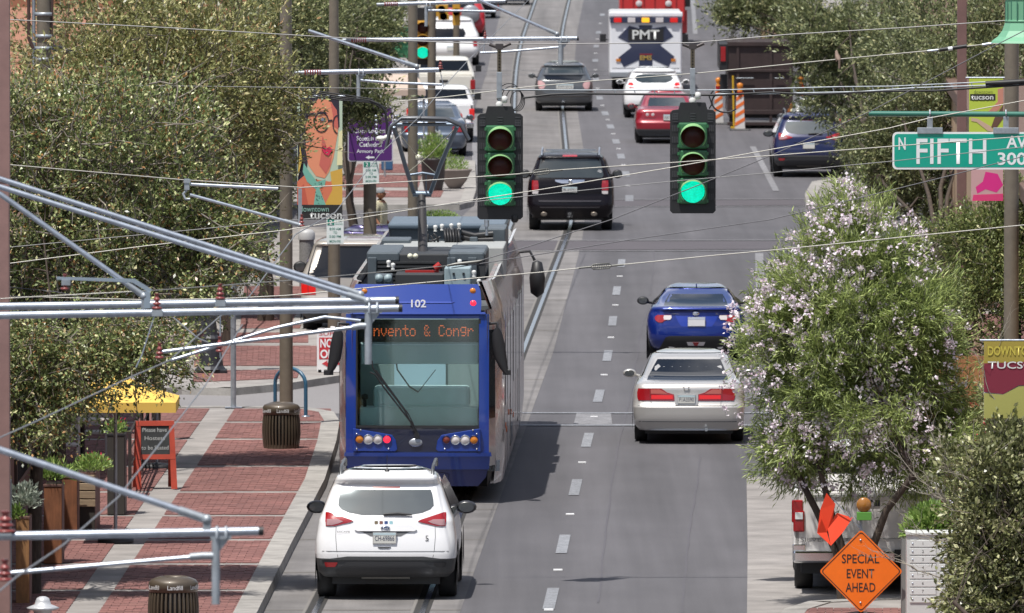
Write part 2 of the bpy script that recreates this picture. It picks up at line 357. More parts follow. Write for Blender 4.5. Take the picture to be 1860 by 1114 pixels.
# painted markings
def seg(bb, x0, y0, x1, y1, hw, z):
    a, c = P(x0, y0, z), P(x1, y1, z); bb.add([(a.x - hw, a.y, z), (a.x + hw, a.y, z), (c.x + hw, c.y, z), (c.x - hw, c.y, z)], [(0, 1, 2, 3)])
def bar(bb, x0, x1, y, hw, z, dy=0):
    a, c = P(x0, y, z), P(x1, y + dy, z); bb.add([(a.x, a.y - hw, z), (c.x, c.y - hw, z), (c.x, c.y + hw, z), (a.x, a.y + hw, z)], [(0, 1, 2, 3)])
lx = [(1144, 360), (1137, 316), (1128, 284), (1119, 257), (1109, 230), (1099, 206), (1089, 178), (1082, 144), (1081, 110), (1083, 84), (1087, 59), (1094, 27), (1104, -5)]
near = [(990, 1130), (1001, 1087), (1023, 988), (1045, 885), (1067, 799), (1088, 719), (1104, 646), (1113, 583), (1120, 528), (1129, 478)]
def lane_x(y): return np.interp(-y, [-p[1] for p in near + lx], [p[0] for p in near + lx])
dash = MB()
for x, y in near[1:]:
    k = 19 * (SC(y) / 139) ** 2; seg(dash, lane_x(y + k) + (0 if y > 600 else 0), y + k, lane_x(y - k), y - k, .078, .009)
for x, y in lx[:-1]:
    k = 19 * (SC(y) / 139) ** 2; seg(dash, lane_x(y + k), y + k, lane_x(y - k), y - k, .1, .009)
struct(dash.build('lane_marking', paintw), 'row of short white lane dashes down the middle of the asphalt')
dot = MB()
for i in range(len(near) - 1):
    y = (1 / (.5 / (near[i][1] + 458) + .5 / (near[i + 1][1] + 458))) - 458; p = P(lane_x(y) + 1, y, .009)
    if y > 455: dot.box(p.x - .06, p.x + .06, p.y - .06, p.y + .06, .004, .022)
for i in range(len(lx) - 2):
    y = (lx[i][1] + lx[i + 1][1]) / 2; p = P(lane_x(y), y, .009); dot.box(p.x - .06, p.x + .06, p.y - .06, p.y + .06, .004, .022)
struct(dot.build('road_marking_stud', white), 'small raised white studs between the lane dashes')
cw = MB()
bar(cw, 946, 1404, 750, .16, .012); bar(cw, 936, 1408, 772, .2, .012)
struct(cw.build('crosswalk_marking', paintw), 'two thin white crosswalk lines behind the silver sedan')
cw = MB()
for x0, x1 in ((1043, 1112), (1378, 1420)):
    cw.add([P(x0 - 1, 770.6, .015), P(x1, 770.6, .015), P(x1 - 2, 751.4, .015), P(x0 + 4, 751.4, .015)], [(0, 1, 2, 3)])
struct(cw.build('crosswalk_patch_marking', paintfaint), 'pale square patches between the near crosswalk lines')
cw = MB(); cw.add([P(845, 455, .008), P(1540, 452, .008), P(1530, 438, .008), P(860, 438, .008)], [(0, 1, 2, 3)]); cw.add([P(1060, 375, .008), P(1475, 373, .008), P(1470, 363, .008), P(1062, 364, .008)], [(0, 1, 2, 3)])
struct(cw.build('brick_crosswalk_surface', brick2m), 'purple brick crosswalk bands across the far intersection')
cw = MB()
for y, x0, x1 in ((456, 845, 1500), (437, 860, 1500), (375.5, 1062, 1480), (362.5, 1062, 1480)): bar(cw, x0, x1, y, .13 if y > 400 else .12, .012, -1)
bar(cw, 880, 1110, 136, .2, .012); bar(cw, 880, 1110, 128, .2, .012)
struct(cw.build('intersection_marking', paintfaint), 'thin worn white lines across the far intersection')
cw = MB(); seg(cw, 1381, 522, 1379, 460, .09, .011); seg(cw, 1410, 347, 1367, 266, .08, .011)
seg(cw, 1263, 62, 1258, 0, .09, .011); seg(cw, 863, 318, 861, 215, .07, .011); seg(cw, 1352, 60, 1335, 25, .09, .011)
struct(cw.build('edge_line_marking', paintfaint), 'worn white parking lane edge lines')
# tar seams and patches in the asphalt
tar = MB(); tarm = mat('tar', (.055, .05, .052), .6)
for pts in ([(1176, 560), (1160, 620), (1150, 700), (1120, 820), (1100, 960), (1086, 1114)], [(1240, 1114), (1248, 1000), (1262, 900), (1275, 820)], [(1190, 445), (1186, 500), (1180, 540)]):
    q = []
    for k in range(len(pts) - 1):
        for t in np.linspace(0, 1, 9)[:-1]: q.append(P(pts[k][0] + (pts[k + 1][0] - pts[k][0]) * t + random.uniform(-1.5, 1.5), pts[k][1] + (pts[k + 1][1] - pts[k][1]) * t + random.uniform(-.6, .6), .0065))
    along = abs(pts[-1][1] - pts[0][1]) > 30
    tar.grid([[(p.x - .014, p.y, .0065), (p.x + .014, p.y, .0065)] if along else [(p.x, p.y - .07, .0065), (p.x, p.y + .07, .0065)] for p in q], 0, False)
tar.build('tar_seam', ground_mat('old_tar', (.084, .08, .09), .1, .2), road)
mh = MB(); p = P(1215, 1010, 0); mh.lathe([(.0, .009), (.3, .009), (.31, .004)], (p.x, p.y, 0), 24)
p = P(1040, 690, 0); mh.lathe([(.0, .009), (.3, .009), (.31, .004)], (p.x, p.y, 0), 24)
# concrete bays on the right
gpoly('parking_bay_surface', [(1356, 1200), (1358, 1000), (1356, 866), (1412, 866), (1620, 866), (1700, 1200)], .006, concrete, 'pale concrete parking bay on the right')
gpoly('alley_road_surface', [(250, 745), (640, 752), (700, 672), (330, 700)], .007, ground_mat('alley_concrete', (.2, .19, .19), .1, .1), 'grey concrete alley crossing the brick pavement')

# ---- pavements
KH = .13
def pavement(name, label, outline, kerb_edges, top=concrete, h=KH):
    """raised slab with kerb stones along the listed outline edges"""
    q = [P(x, y, h) for x, y in outline]; bb = MB(); bb.slab([(p.x, p.y) for p in q], -.02, h - .012)
    root = struct(bb.build(name, top), label)
    return root
def kerbs(root, line, h=KH, wd=.3, ln=3.0, inner=1):
    q = [P(x, y, h) for x, y in line]
    segs = []; 
    for a, c in zip(q[:-1], q[1:]):
        n = max(1, int((c - a).length / ln)); segs += [(a.lerp(c, i / n), a.lerp(c, (i + 1) / n)) for i in range(n)]
    for a, c in segs:
        t = (c - a).normalized(); nrm = Vector((-t.y, t.x, 0)) * wd * inner; g = t * .006
        a, c = a + g, c - g; f = nrm * -.06
        bb = MB(); n = 4
        pts = [(a + f, -.01), (a + nrm * 0, h + .004), (a + nrm, h + .004), (a + nrm, -.01)]
        pts2 = [(c + f, -.01), (c, h + .004), (c + nrm, h + .004), (c + nrm, -.01)]
        vs = [(p.x, p.y, z) for p, z in pts + pts2]
        bb.add(vs, [(0, 1, 2, 3), (7, 6, 5, 4), (0, 4, 5, 1), (1, 5, 6, 2), (2, 6, 7, 3), (3, 7, 4, 0)])
        bb.build('kerb_stone', kerbm, root)
# near left pavement
S1 = pavement('pavement', 'brick and concrete pavement beside the tram stop', [(470 - 90, 1300), (466, 1114), (530, 985), (590, 870), (611, 800), (617, 765), (606, 748), (560, 740), (200, 738), (-350, 738), (-700, 1300)], None)
kerbs(S1, [(380, 1300), (466, 1114), (530, 985), (590, 870), (611, 800), (617, 765)], inner=1)
kerbs(S1, [(617, 765), (606, 748), (560, 740), (430, 738), (200, 738)], inner=1, wd=.25, ln=1.5)
# bands and brick panels; rows run across, the long concrete strip runs beside the kerb
bandy = [738, 768, 799, 848, 895, 938, 982, 1026, 1074, 1125, 1180, 1240]
def xk(y): return np.interp(y, [738, 765, 800, 870, 985, 1114, 1300], [600, 606, 603, 578, 515, 450, 355])
def xs_(y): return 405 - (y - 740) * .687      # axis of the long strip
def px_w(y, wd): return wd * SC(y)
paver_mats = [brickm]
def brick_panel(corner, root, label=None):
    (ax, ay), (bx, by), (cx, cy), (dx, dy) = corner     # near-left, near-right, far-right, far-left
    A, B_, C_, D = [P(x, y, KH) for x, y in corner]; W = (B_ - A).length; Lg = (D - A).length
    nu, nv = max(2, int(W / .2)), max(2, int(Lg / .2)); bb = MB(); g = .005
    for i in range(nv):
        for j in range(-1, nu):
            sh = .5 * (i % 2); u0, u1 = max(0, (j + sh) / nu + g / W), min(1, (j + 1 + sh) / nu - g / W)
            if u1 - u0 < .02: continue
            v0, v1 = i / nv + g / Lg, (i + 1) / nv - g / Lg; z = random.uniform(-.003, .003)
            def at(u, v): p = (A.lerp(B_, u)).lerp(D.lerp(C_, u), v); return (p.x, p.y)
            c = [at(u0, v0), at(u1, v0), at(u1, v1), at(u0, v1)]
            vs = [(x, y, KH - .009) for x, y in c] + [(x, y, KH + z) for x, y in c]
            bb.add(vs, [(4, 5, 6, 7), (0, 1, 5, 4), (1, 2, 6, 5), (3, 0, 4, 7)], random.choice((0, 0, 1, 2)))
    o = bb.build('brick_panel', [brickm, MATS['paver_brick_b'], MATS['paver_brick_c']], root); o['kind'] = 'stuff'
    return o
ground_mat('paver_brick_b', (.215, .098, .085), .14, .25, patches=1.3); ground_mat('paver_brick_c', (.18, .08, .071), .14, .25, patches=.7)
for k in range(len(bandy) - 1):
    y0, y1 = bandy[k + 1] - 3.6 * SC(bandy[k + 1]) / 120, bandy[k]
    if k == 0: y1 += 4
    sl = lambda y: xs_(y) - .21 * SC(y); sr = lambda y: xs_(y) + .21 * SC(y)
    if y1 < 1175:
        brick_panel([(sr(y0), y0), (xk(y0), y0), (xk(y1), y1), (sr(y1), y1)], S1)
        brick_panel([(sl(y0) - 2.1 * SC(y0), y0), (sl(y0), y0), (sl(y1), y1), (sl(y1) - 2.1 * SC(y1), y1)], S1)
# beyond the alley
S2 = pavement('pavement', 'brick corner bulb beyond the alley beside the parked tan SUV', [(-300, 700), (330, 704), (420, 706), (520, 697), (620, 682), (700, 672), (722, 645), (708, 622), (575, 604), (556, 590), (650, 420), (640, 412), (-100, 412)], None)
kerbs(S2, [(330, 704), (420, 706), (520, 697), (620, 682), (700, 672), (722, 645), (708, 622)][::1], inner=1, ln=1.2)
kerbs(S2, [(556, 590), (650, 420)], inner=1)
for (a, bq, x0, x1, x2, x3) in ((694, 672, 350, 540, 545, 352), (664, 628, 352, 690, 690, 356), (622, 604, 356, 560, 560, 360), (596, 560, 436, 545, 556, 440), (552, 520, 440, 560, 578, 444)):
    brick_panel([(x0, a), (x1, a - (8 if a > 690 else 0)), (x2, bq), (x3, bq)], S2)
S3 = pavement('pavement', 'brick corner beyond the intersection with round planters', [(300, 372), (835, 372), (858, 366), (865, 345), (863, 292), (772, 286), (800, 200), (852, 60), (880, -80), (300, -80)], None)
kerbs(S3, [(600, 372), (835, 372), (858, 366), (865, 345), (863, 292), (772, 286), (800, 200), (852, 60)], inner=1)
for (a, bq, x0, x1) in ((358, 346, 610, 800), (340, 318, 610, 760), (314, 298, 640, 765)): brick_panel([(x0, a), (x1, a), (x1 + 6, bq), (x0 + 10, bq)], S3)
# right pavements
R1 = pavement('pavement', 'brick pavement on the right behind the orange sign', [(1395, 1300), (1400, 1135), (1425, 1106), (1470, 1092), (1560, 1087), (1662, 1083), (1620, 866), (1544, 500), (1560, 470), (2300, 470), (2700, 1300)], None)
kerbs(R1, [(1395, 1300), (1400, 1135), (1425, 1106), (1470, 1092), (1560, 1087), (1662, 1083), (1620, 866), (1544, 500)][::-1], inner=1, ln=1.6)
for a, bq in ((1290, 1200), (1190, 1104), (1076, 1010), (1000, 930), (920, 850), (840, 760), (750, 690), (680, 630), (620, 570), (560, 500)):
    x0 = lambda y: 1690 - (1083 - y) * .2; 
    if a > 1085: brick_panel([(1450, a), (1850, a), (1840, bq), (1455, bq)], R1)
    elif a > 700: brick_panel([(x0(a), a), (x0(a) + 240, a), (x0(bq) + 240, bq), (x0(bq), bq)], R1)
    else: brick_panel([(x0(a), a), (x0(a) + 330, a), (x0(bq) + 330, bq), (x0(bq), bq)], R1)
R2 = pavement('pavement', 'pale pavement corner beyond the intersection on the right', [(1465, 372), (1462, 352), (1475, 330), (1520, 322), (1560, 326), (1530, 250), (1470, 60), (1440, -80), (2200, -80), (2200, 372)], None)
kerbs(R2, [(1465, 372), (1462, 352), (1475, 330), (1520, 322), (1560, 326), (1530, 250), (1470, 60)][::-1], inner=1, ln=1.6)
# ================================================================ VEHICLES
H1, H2 = -.0203, -.002
def carpaint(name, c, metal=.0, rough=.3): return mat(name, c, rough, metal, coat=.9, spec=.5)
def tyre_set(root, wheels, R, W, rimm):
    b = MB(); r = R; b.lathe([(r * .62, -W / 2), (r * .93, -W / 2), (r, -W / 2 + .03), (r, W / 2 - .03), (r * .93, W / 2), (r * .62, W / 2)], n=28, axis='x')
    tm = b.mesh('wheel', rubber)
    b = MB(); b.lathe([(0, W * .4), (.06, W * .42), (.07, W * .3), (r * .55, W * .25), (r * .6, W * .44), (r * .64, W * .44), (r * .64, -W * .44), (0, -W * .3)], n=20, axis='x')
    for k in range(5):
        q = k * 2 * math.pi / 5; b.tube([(W * .36, .04 * math.cos(q), .04 * math.sin(q)), (W * .4, r * .6 * math.cos(q), r * .6 * math.sin(q))], .028, 5)
    rm = b.mesh('rim', rimm)
    for x, y in wheels:
        o = put('wheel', tm, root, (x, y, R)); q = put('rim', rm, o)
        if x < 0: q.rotation_euler = (0, 0, math.pi)
class Car:
    def __init__(s, name, label, cat, cx, yg, R, F, L, paint, yaw=H1, zsplit=None, low=None, bow=.06, rc=.16, grp=None, lenW=None, arch=True):
        s.cx, s.yg, s.s = cx, yg, SC(yg); s.L = L; s.R = R; s.F = F
        s.root = thing(name, label, cat, P(cx, yg), yaw, grp)
        s.zr = [r[0] for r in R]; s.yr = [r[1] for r in R]; s.wr = [r[2] for r in R]; s.zf = [r[0] for r in F]; s.yf = [r[1] for r in F]
        s.bow, s.rc, s.paint = bow, rc, paint
        zs = sorted(set(s.zr) | set(s.zf)); z2 = []
        for a, c in zip(zs[:-1], zs[1:]): n = max(1, int((c - a) / .07)); z2 += [a + (c - a) * i / n for i in range(n)]
        z2.append(zs[-1]); b = MB(); rows = []
        fr = [0, .2, .4, .6, .75, .86, .93, .975, 1.0]
        for z in z2:
            yr, wd, yf = s.yrz(z), s.w(z), np.interp(z, s.zf, s.yf)
            rear = [(f * wd, s.yat(f * wd, z)) for f in fr]; half = rear[:]
            y0, y1 = rear[-1][1], yf - .42
            if y1 < y0 + .3: y1 = y0 + .3
            for t in np.linspace(.12, 1, 9): half.append((wd * (1 - .05 * max(0, t - .55) ** 1.5 * 3) * (1 + .012 * math.sin(t * 3.1)), y0 + (y1 - y0) * t))
            wfr = half[-1][0]
            for f in (.985, .93, .82, .65, .4, .15): half.append((wfr * f, y1 + (max(yf, y1 + .1) - y1) * math.sqrt(max(0, 1 - f ** 2.6))))
            ring = [(x, y, z) for x, y in half] + [(-x, y, z) for x, y in half[::-1]]
            rows.append(ring)
        mi = 0; n = len(rows[0])
        for i in range(len(rows) - 1):
            zz = (rows[i][0][2] + rows[i + 1][0][2]) / 2
            b.grid(rows[i:i + 2], 1 if (zsplit and zz < zsplit) else 0, True, True)
        b.add(rows[-1], [tuple(range(n))], 0, True); b.add(rows[0], [tuple(range(n))[::-1]], 1 if zsplit else 0)
        me = b.mesh('body', [paint, low or blackm])
        import bmesh as bmm
        q = bmm.new(); q.from_mesh(me); bmm.ops.remove_doubles(q, verts=q.verts, dist=.0008); q.to_mesh(me); q.free()
        s.body = put('body', me, s.root)
    def yrz(s, z): return float(np.interp(z, s.zr, s.yr))
    def w(s, z): return float(np.interp(z, s.zr, s.wr))
    def yat(s, x, z):
        wd = max(s.w(z), .05); f = min(1, abs(x) / wd); rc = min(s.rc / wd, .45); e = max(0, f - (1 - rc)) / rc
        return s.yrz(z) + s.bow * f * f + s.rc * (1 - math.sqrt(max(0, 1 - min(1, e) ** 2)))
    def X(s, px): return (px - s.cx) / s.s
    def Z(s, py, it=3):
        z = (s.yg - py) / s.s
        for _ in range(it):
            y = s.yrz(min(max(z, s.zr[0]), s.zr[-1])); z = (s.yg - py) / s.s - y * HC * s.s / FPX
        return z
    def patch(s, name, rows, m, off=.006, px=True, nx=9, parent=None, mirror=False, mx=None, smooth=True):
        """a panel that follows the tail: rows of (z, x0, x1)"""
        R_ = [(s.Z(r[0]), s.X(r[1]), s.X(r[2])) for r in rows] if px else rows
        if mirror:
            c = s.X(mx) if mx else 0; R_ = [(z, 2 * c - b, 2 * c - a) for z, a, b in R_]
        b = MB(); g = []
        # refine so that the panel hugs the curve
        ref = []
        for (z0, a0, b0), (z1, a1, b1) in zip(R_[:-1], R_[1:]):
            n = max(1, int(abs(z1 - z0) / .05)); ref += [(z0 + (z1 - z0) * i / n, a0 + (a1 - a0) * i / n, b0 + (b1 - b0) * i / n) for i in range(n)]
        ref.append(R_[-1])
        for z, a, c in ref: g.append([(a + (c - a) * k / nx, s.yat(a + (c - a) * k / nx, z) - off, z) for k in range(nx + 1)])
        b.grid(g, 0, smooth)
        # rim back to the body
        ed = g[0] + [r[-1] for r in g[1:]] + g[-1][::-1][1:] + [r[0] for r in g[::-1][1:-1]]
        n = len(ed); b.add(ed + [(x, y + off + .01, z) for x, y, z in ed], [(i, (i + 1) % n, n + (i + 1) % n, n + i) for i in range(n)], 0, False)
        return b.build(name, m, parent or s.root)
    def side(s, name, m, zr, y0s, y1s, off=.006):
        """pane on each flank: at height z from y0 to y1"""
        for sg in (-1, 1):
            b = MB(); g = []
            for z, y0, y1 in zip(zr, y0s, y1s): g.append([(sg * (s.w(z) * (1 + .012 * math.sin(1.5)) + off), y0 + (y1 - y0) * k / 6, z) for k in range(7)])
            b.grid(g); b.build(name, m, s.root)
    def front(s, name, m, zs_, wfrac=.9, off=.012):
        b = MB(); g = []
        for z in zs_:
            yf = float(np.interp(z, s.zf, s.yf)); wd = s.w(z) * wfrac; y1 = yf - .42
            g.append([(wd * t, y1 + .42 * math.sqrt(max(0, 1 - abs(t) ** 2.6)) + off, z) for t in np.linspace(-.95, .95, 9)])
        b.grid(g); b.build(name, m, s.root)
    def mirror(s, y, x, z, m, glass=True, w_=.2, h_=.14):
        for sg in (-1, 1):
            b = MB(); b.lathe([(0, -.05), (h_ * .42, -.045), (h_ * .55, 0), (h_ * .5, .06), (h_ * .2, .12), (0, .13)], n=14, axis='y')
            b.v = [(sg * (x) + vx * w_ / h_, y + vy, z + vz) for vx, vy, vz in b.v]
            b.tube([(sg * (x - w_ * .4), y + .03, z - .03), (sg * (x - w_ * .9), y + .08, z - .05)], .025, 6)
            o = b.build('mirror', m, s.root)
            g = MB(); g.lathe([(0, -.052), (h_ * .4, -.05)], n=14, axis='y'); g.v = [(sg * x + vx * w_ / h_, y + vy - .002, z + vz) for vx, vy, vz in g.v]; g.build('mirror_glass', mat('mirror_glass', (.12, .13, .14), .1, .6), o)
    def plate(s, x0, x1, y0, y1, txt, top=(.5, .62, .66), frame=alum, col=(.62, .62, .58), tc_=(.06, .07, .12)):
        xa, xb, za, zb = s.X(x0), s.X(x1), s.Z(y1), s.Z(y0); y = min(s.yat(xa, za), s.yat(xb, zb), s.yat(0, (za + zb) / 2)) - .02
        b = MB(); b.box(xa, xb, y, y + .03, za, zb); o = b.build('licence_plate', frame, s.root)
        b = MB(); i = .008; b.box(xa + i, xb - i, y - .004, y, za + i, zb - i); b.build('plate_face', mat('plate_%s' % str(col), col, .5), o)
        h = zb - za; b = MB(); b.box(xa + i, xb - i, y - .006, y - .004, zb - i - h * .2, zb - i); b.build('plate_band', mat('plate_band%s' % str(top), top, .5), o)
        if txt: text(txt, o, mat('plate_ink', tc_, .6), (xa + xb) / 2, (za + zb) / 2 - h * .03, h=h * .42, wd=(xb - xa) * .82, y=y - .0065)
    def box(s, name, x0, x1, y0, y1, m, dy0=-.03, dy1=.05, parent=None, bevel=0):
        xa, xb, za, zb = s.X(x0), s.X(x1), s.Z(y1), s.Z(y0); y = s.yat((xa + xb) / 2, (za + zb) / 2)
        b = MB(); b.box(xa, xb, y + dy0, y + dy1, za, zb); return b.build(name, m, parent or s.root, bevel=bevel)
    def arches(s, wheels, R):
        b = MB(); ym = sorted({y for _, y in wheels})
        for sg in (-1, 1):
            for y in ym:
                x = sg * (s.w(.6) * 1.012 + .004); n = 20; pts = [(x, y + (R + .07) * math.cos(q), R + (R + .07) * math.sin(q)) for q in np.linspace(-.5, math.pi + .5, n)]
                b.add(pts + [(x, y, R)], [(i, i + 1, n) for i in range(n - 1)])
        b.build('wheel_arch', blackm, s.root)
def suv_R(w=.915, roof=1.66, z0=.3): return [(z0, .13, w - .1), (z0 + .08, .02, w - .03), (.55, 0, w - .005), (.62, .0, w), (.78, .03, w), (.92, .07, w - .02), (1.04, .1, w - .04), (1.12, .15, w - .075), (1.25, .24, w - .125), (1.40, .34, w - .18), (1.50, .42, w - .225), (1.54, .36, w - .24), (1.59, .37, w - .265), (1.62, .5, w - .3), (roof - .01, .85, w - .4), (roof, 1.3, w - .55)]
def suv_F(L, roof=1.66): return [(.3, L - .1), (.6, L), (.85, L - .08), (1.0, L - .5), (1.06, L - 1.15), (1.1, L - 1.3), (1.45, L - 2.0), (1.58, L - 2.5), (roof, L - 2.9)]
dplastic = mat('bumper_plastic', (.055, .057, .06), .55, noise=.1)
# ---- 1 white SUV
def small_suv(cx, yg, label, paint, yaw, grp=None, hero=False, ptxt='', k=1.0):
    c = Car('parked_suv' if not hero else 'compact_suv', label, 'SUV', cx, yg, suv_R(), suv_F(4.5), 4.5, paint, yaw, zsplit=.575, low=dplastic, grp=grp)
    q = c.s / SC(1092)
    def X(a): return cx + (a - 699) * q
    def Y(a): return yg + (a - 1092) * q
    def Rw(rows): return [(Y(y), X(a), X(b)) for y, a, b in rows]
    win = c.patch('rear_window', Rw([(889, 618, 780), (897, 615, 783), (907, 613, 785), (918, 612, 786), (925, 618, 780), (931, 632, 766), (935, 655, 743)]), mat('suv_rear_glass', (.13, .15, .155), .05, .55, spec=1, coat=.6, bump=.5, nscale=1.6, ndetail=1), .005)
    c.patch('brake_lamp', Rw([(882.5, 674, 724), (885.5, 674, 724)]), mat('brake_strip', (.22, .02, .02), .3, coat=.4), .008, parent=win)
    b = MB(); za, xa = c.Z(Y(934)), c.X(X(695)); b.tube([(xa, c.yat(0, za) - .02, za), (xa + .19, c.yat(0, za + .01) - .03, za + .012), (xa + .37, c.yat(.3, za) - .03, za - .004)], [.018, .02, .012], 6); b.build('wiper', blackm, win)
    for mir in (False, True):
        o = c.patch('tail_light', Rw([(930.5, 589.5, 594), (934, 589, 606), (939, 589, 621), (943.5, 589, 635), (946.5, 589, 640), (949, 589.5, 634), (952, 590, 620), (955.5, 590, 606)]), redlens, .012, mirror=mir, mx=X(699))
        c.patch('reversing_lens', Rw([(943, 592, 612), (947, 591.5, 622), (951, 591.5, 613), (954, 591.5, 601)]), mat('smoked_clear_lens', (.36, .2, .21), .15, coat=.6), .016, mirror=mir, mx=X(699), parent=o)
        c.patch('reflector', Rw([(1022, 588, 612), (1027, 589, 610), (1030.5, 591, 607)]), redlens if not mir else blackm, .01, mirror=mir, mx=X(699))
    # number-plate recess: raised lip over a scoop whose shade is painted grey
    c.patch('tailgate_lip', Rw([(953, 655, 744), (955.5, 650, 749), (962, 643, 756), (964.5, 648, 751)]), paint, .022)
    c.patch('recess', Rw([(964.5, 650, 749), (967, 658, 741), (970, 665, 734), (974, 672, 727)]), mat('seam_and_shade_grey', (.12, .125, .13), .5), .004)
    c.plate(X(676), X(719), Y(966), Y(987.5), ptxt, frame=chrome)
    c.patch('handle', Rw([(993.5, 685, 709), (995.6, 689, 705)]), blackm, .012)
    gap = mat('panel_gap', (.03, .03, .032), .8)
    for mir in (False, True): c.patch('panel_seam', Rw([(957, 608.6, 609.4), (975, 608, 608.8), (1000, 610, 610.8), (1014, 612.5, 613.3)]), gap, .003, mirror=mir, mx=X(699), nx=1)
    c.patch('panel_seam', Rw([(1001.3, 584, 814), (1002.2, 584, 814)]), mat('seam_and_shade_grey', (.12, .125, .13), .5), .004, nx=20)
    c.patch('bumper_step', Rw([(1011, 630, 768), (1013.5, 612, 786), (1016, 592, 806), (1018, 583, 815)]), dplastic, .012, nx=20)
    c.patch('skid_plate', Rw([(1020, 628, 770), (1026, 622, 776), (1038, 608, 790), (1046, 612, 786)]), mat('bumper_dark', (.035, .036, .04), .45), .01, nx=16)
    c.patch('tow_panel', Rw([(1047, 655, 743), (1052, 655, 743)]), mat('under_grey', (.2, .19, .17), .6), -.02)
    c.side('side_window', glassd, [1.08, 1.2, 1.35, 1.5], [.75, .8, .85, .95], [3.25, 3.05, 2.8, 2.45]); c.front('windscreen', glassd, [1.12, 1.25, 1.4, 1.54])
    for sg in (-1, 1):
        b = MB(); xr = sg * .60; b.tube([(xr, .62, 1.6), (xr, .68, 1.68), (xr, .9, 1.71), (xr, 2.0, 1.72), (xr, 2.35, 1.70), (xr, 2.45, 1.62)], .022, 8); b.build('roof_rail', mat('rail_grey', (.13, .135, .14), .4, .5), c.root)
    b = MB(); b.lathe([(0, .05), (.015, .04), (.035, 0)], (0, .75, 1.64), 10); b.tube([(0, .75, 1.66), (0, .72, 1.86)], .004, 5); b.build('antenna', blackm, c.root)
    c.mirror(2.65, .99, 1.05, mat('mirror_shell', (.03, .03, .033), .3, coat=.4), w_=.25, h_=.16)
    W = [(x, y) for x in (-.79, .79) for y in (.86, 3.5)]; tyre_set(c.root, W, .345, .235, alum); c.arches(W, .345)
    b = MB(); b.box(-.7, .7, .3, 3.9, .2, .42); b.build('underbody', blackm, c.root)
    return c, X, Y
whitep = carpaint('white_car_paint', (.76, .76, .77)); silverp = carpaint('silver_car_paint', (.5, .485, .465), .4, .32)
c, X, Y = small_suv(700, 1092, 'white compact SUV right behind the blue tram, nearest vehicle in the street', whitep, H1, hero=True, ptxt='CH-69866')
o = text('5', c.root, blackm, c.X(775.5), c.Z(978), h=.075, y=c.yat(.5, c.Z(978)) - .012)
text('ESCAPE', c.root, mat('badge_grey', (.1, .1, .11), .4), c.X(624), c.Z(966), h=.022, wd=.165, y=c.yat(.54, c.Z(966)) - .016)
b = MB(); z = c.Z(959); y = c.yat(0, z) - .034; b.lathe([(0, -.008), (.03, -.008), (.037, 0), (.03, .008)], n=24, axis='y'); b.v = [(vx * 1.75, y + vy, z + vz * .85) for vx, vy, vz in b.v]; o = b.build('badge', chrome, c.root)
b = MB(); b.lathe([(0, -.011), (.026, -.0105)], n=24, axis='y'); b.v = [(vx * 1.75, y + vy, z + vz * .85) for vx, vy, vz in b.v]; o2 = b.build('badge_face', mat('badge_blue', (.02, .05, .14), .3), o)
text('Ford', o, white, 0, z, h=.026, wd=.06, y=y - .0125)
for k, col in enumerate(((.2, .16, .1), (.25, .12, .1), (.05, .09, .25), (.35, .6, .65))):
    x = c.X(683 + k * 9); z = c.Z(949); b = MB(); yy = c.yat(x, z); b.box(x - .021, x + .021, yy - .008, yy, z - .02, z + .02); b.build('sticker', mat('sticker%d' % k, col, .4), c.root)
text('cathedraltourism.com', c.root, mat('faint_ink', (.45, .45, .47), .5), c.X(706), c.Z(939.5), h=.018, wd=.6, y=c.yat(0, c.Z(939)) - .014)
# ---- silver sedan
def sed_R(w=.89, roof=1.39): return [(.22, .12, w - .1), (.31, .03, w - .03), (.42, 0, w - .01), (.60, 0, w), (.625, .045, w), (.78, .07, w - .005), (.90, .08, w - .03), (.955, .13, w - .06), (.985, .4, w - .09), (1.02, .82, w - .135), (1.06, .94, w - .16), (1.18, 1.22, w - .21), (1.29, 1.5, w - .26), (1.345, 1.68, w - .3), (1.375, 1.95, w - .38), (roof, 2.3, w - .5)]
def sed_F(L, roof=1.39): return [(.22, L - .12), (.58, L), (.74, L - .12), (.86, L - .6), (.95, L - 1.2), (1.0, L - 1.35), (1.3, L - 2.05), (1.36, L - 2.25), (roof, L - 2.5)]
c = Car('sedan', 'silver sedan waiting beyond the near crosswalk, right behind the blue coupe', 'sedan', 1251, 808, sed_R(), sed_F(4.75), 4.75, silverp, H1, bow=.07)
win = c.patch('rear_window', [(651, 1193, 1308), (660, 1188, 1312), (672, 1182, 1317), (684, 1176, 1321), (689, 1174.5, 1322.5)], glassd, .005)
for mir in (False, True):
    o = c.patch('tail_light', [(706, 1159, 1201), (709, 1158, 1206), (713, 1157, 1212), (716.5, 1157, 1224), (721, 1157, 1225), (727.5, 1159, 1225)], redlens, .01, mirror=mir, mx=1246)
    c.patch('lit_lens', [(718, 1183, 1222), (725, 1183, 1222)], redlit, .013, mirror=mir, mx=1246, parent=o)
    c.patch('upper_lens', [(707.5, 1182, 1198), (712, 1182, 1206), (715.5, 1182, 1212)], mat('pink_lens', (.45, .12, .1), .3, coat=.4), .013, mirror=mir, mx=1246, parent=o)
    c.patch('lens_divider', [(706.5, 1179.6, 1181), (727.5, 1180.6, 1182)], mat('lens_edge', (.2, .02, .02), .4), .014, mirror=mir, mx=1246, nx=1, parent=o)
    c.patch('panel_seam', [(729, 1182, 1182.8), (736, 1182.5, 1183.3)], MATS['seam_and_shade_grey'], .003, mirror=mir, mx=1246, nx=1)
c.patch('garnish', [(716, 1226, 1268), (736, 1226, 1268)], silverp, .012)
c.plate(1231, 1263, 717, 733.5, 'F1A3590')
c.patch('panel_seam', [(736.6, 1158, 1340), (737.8, 1158, 1340)], MATS['seam_and_shade_grey'], .004, nx=20)
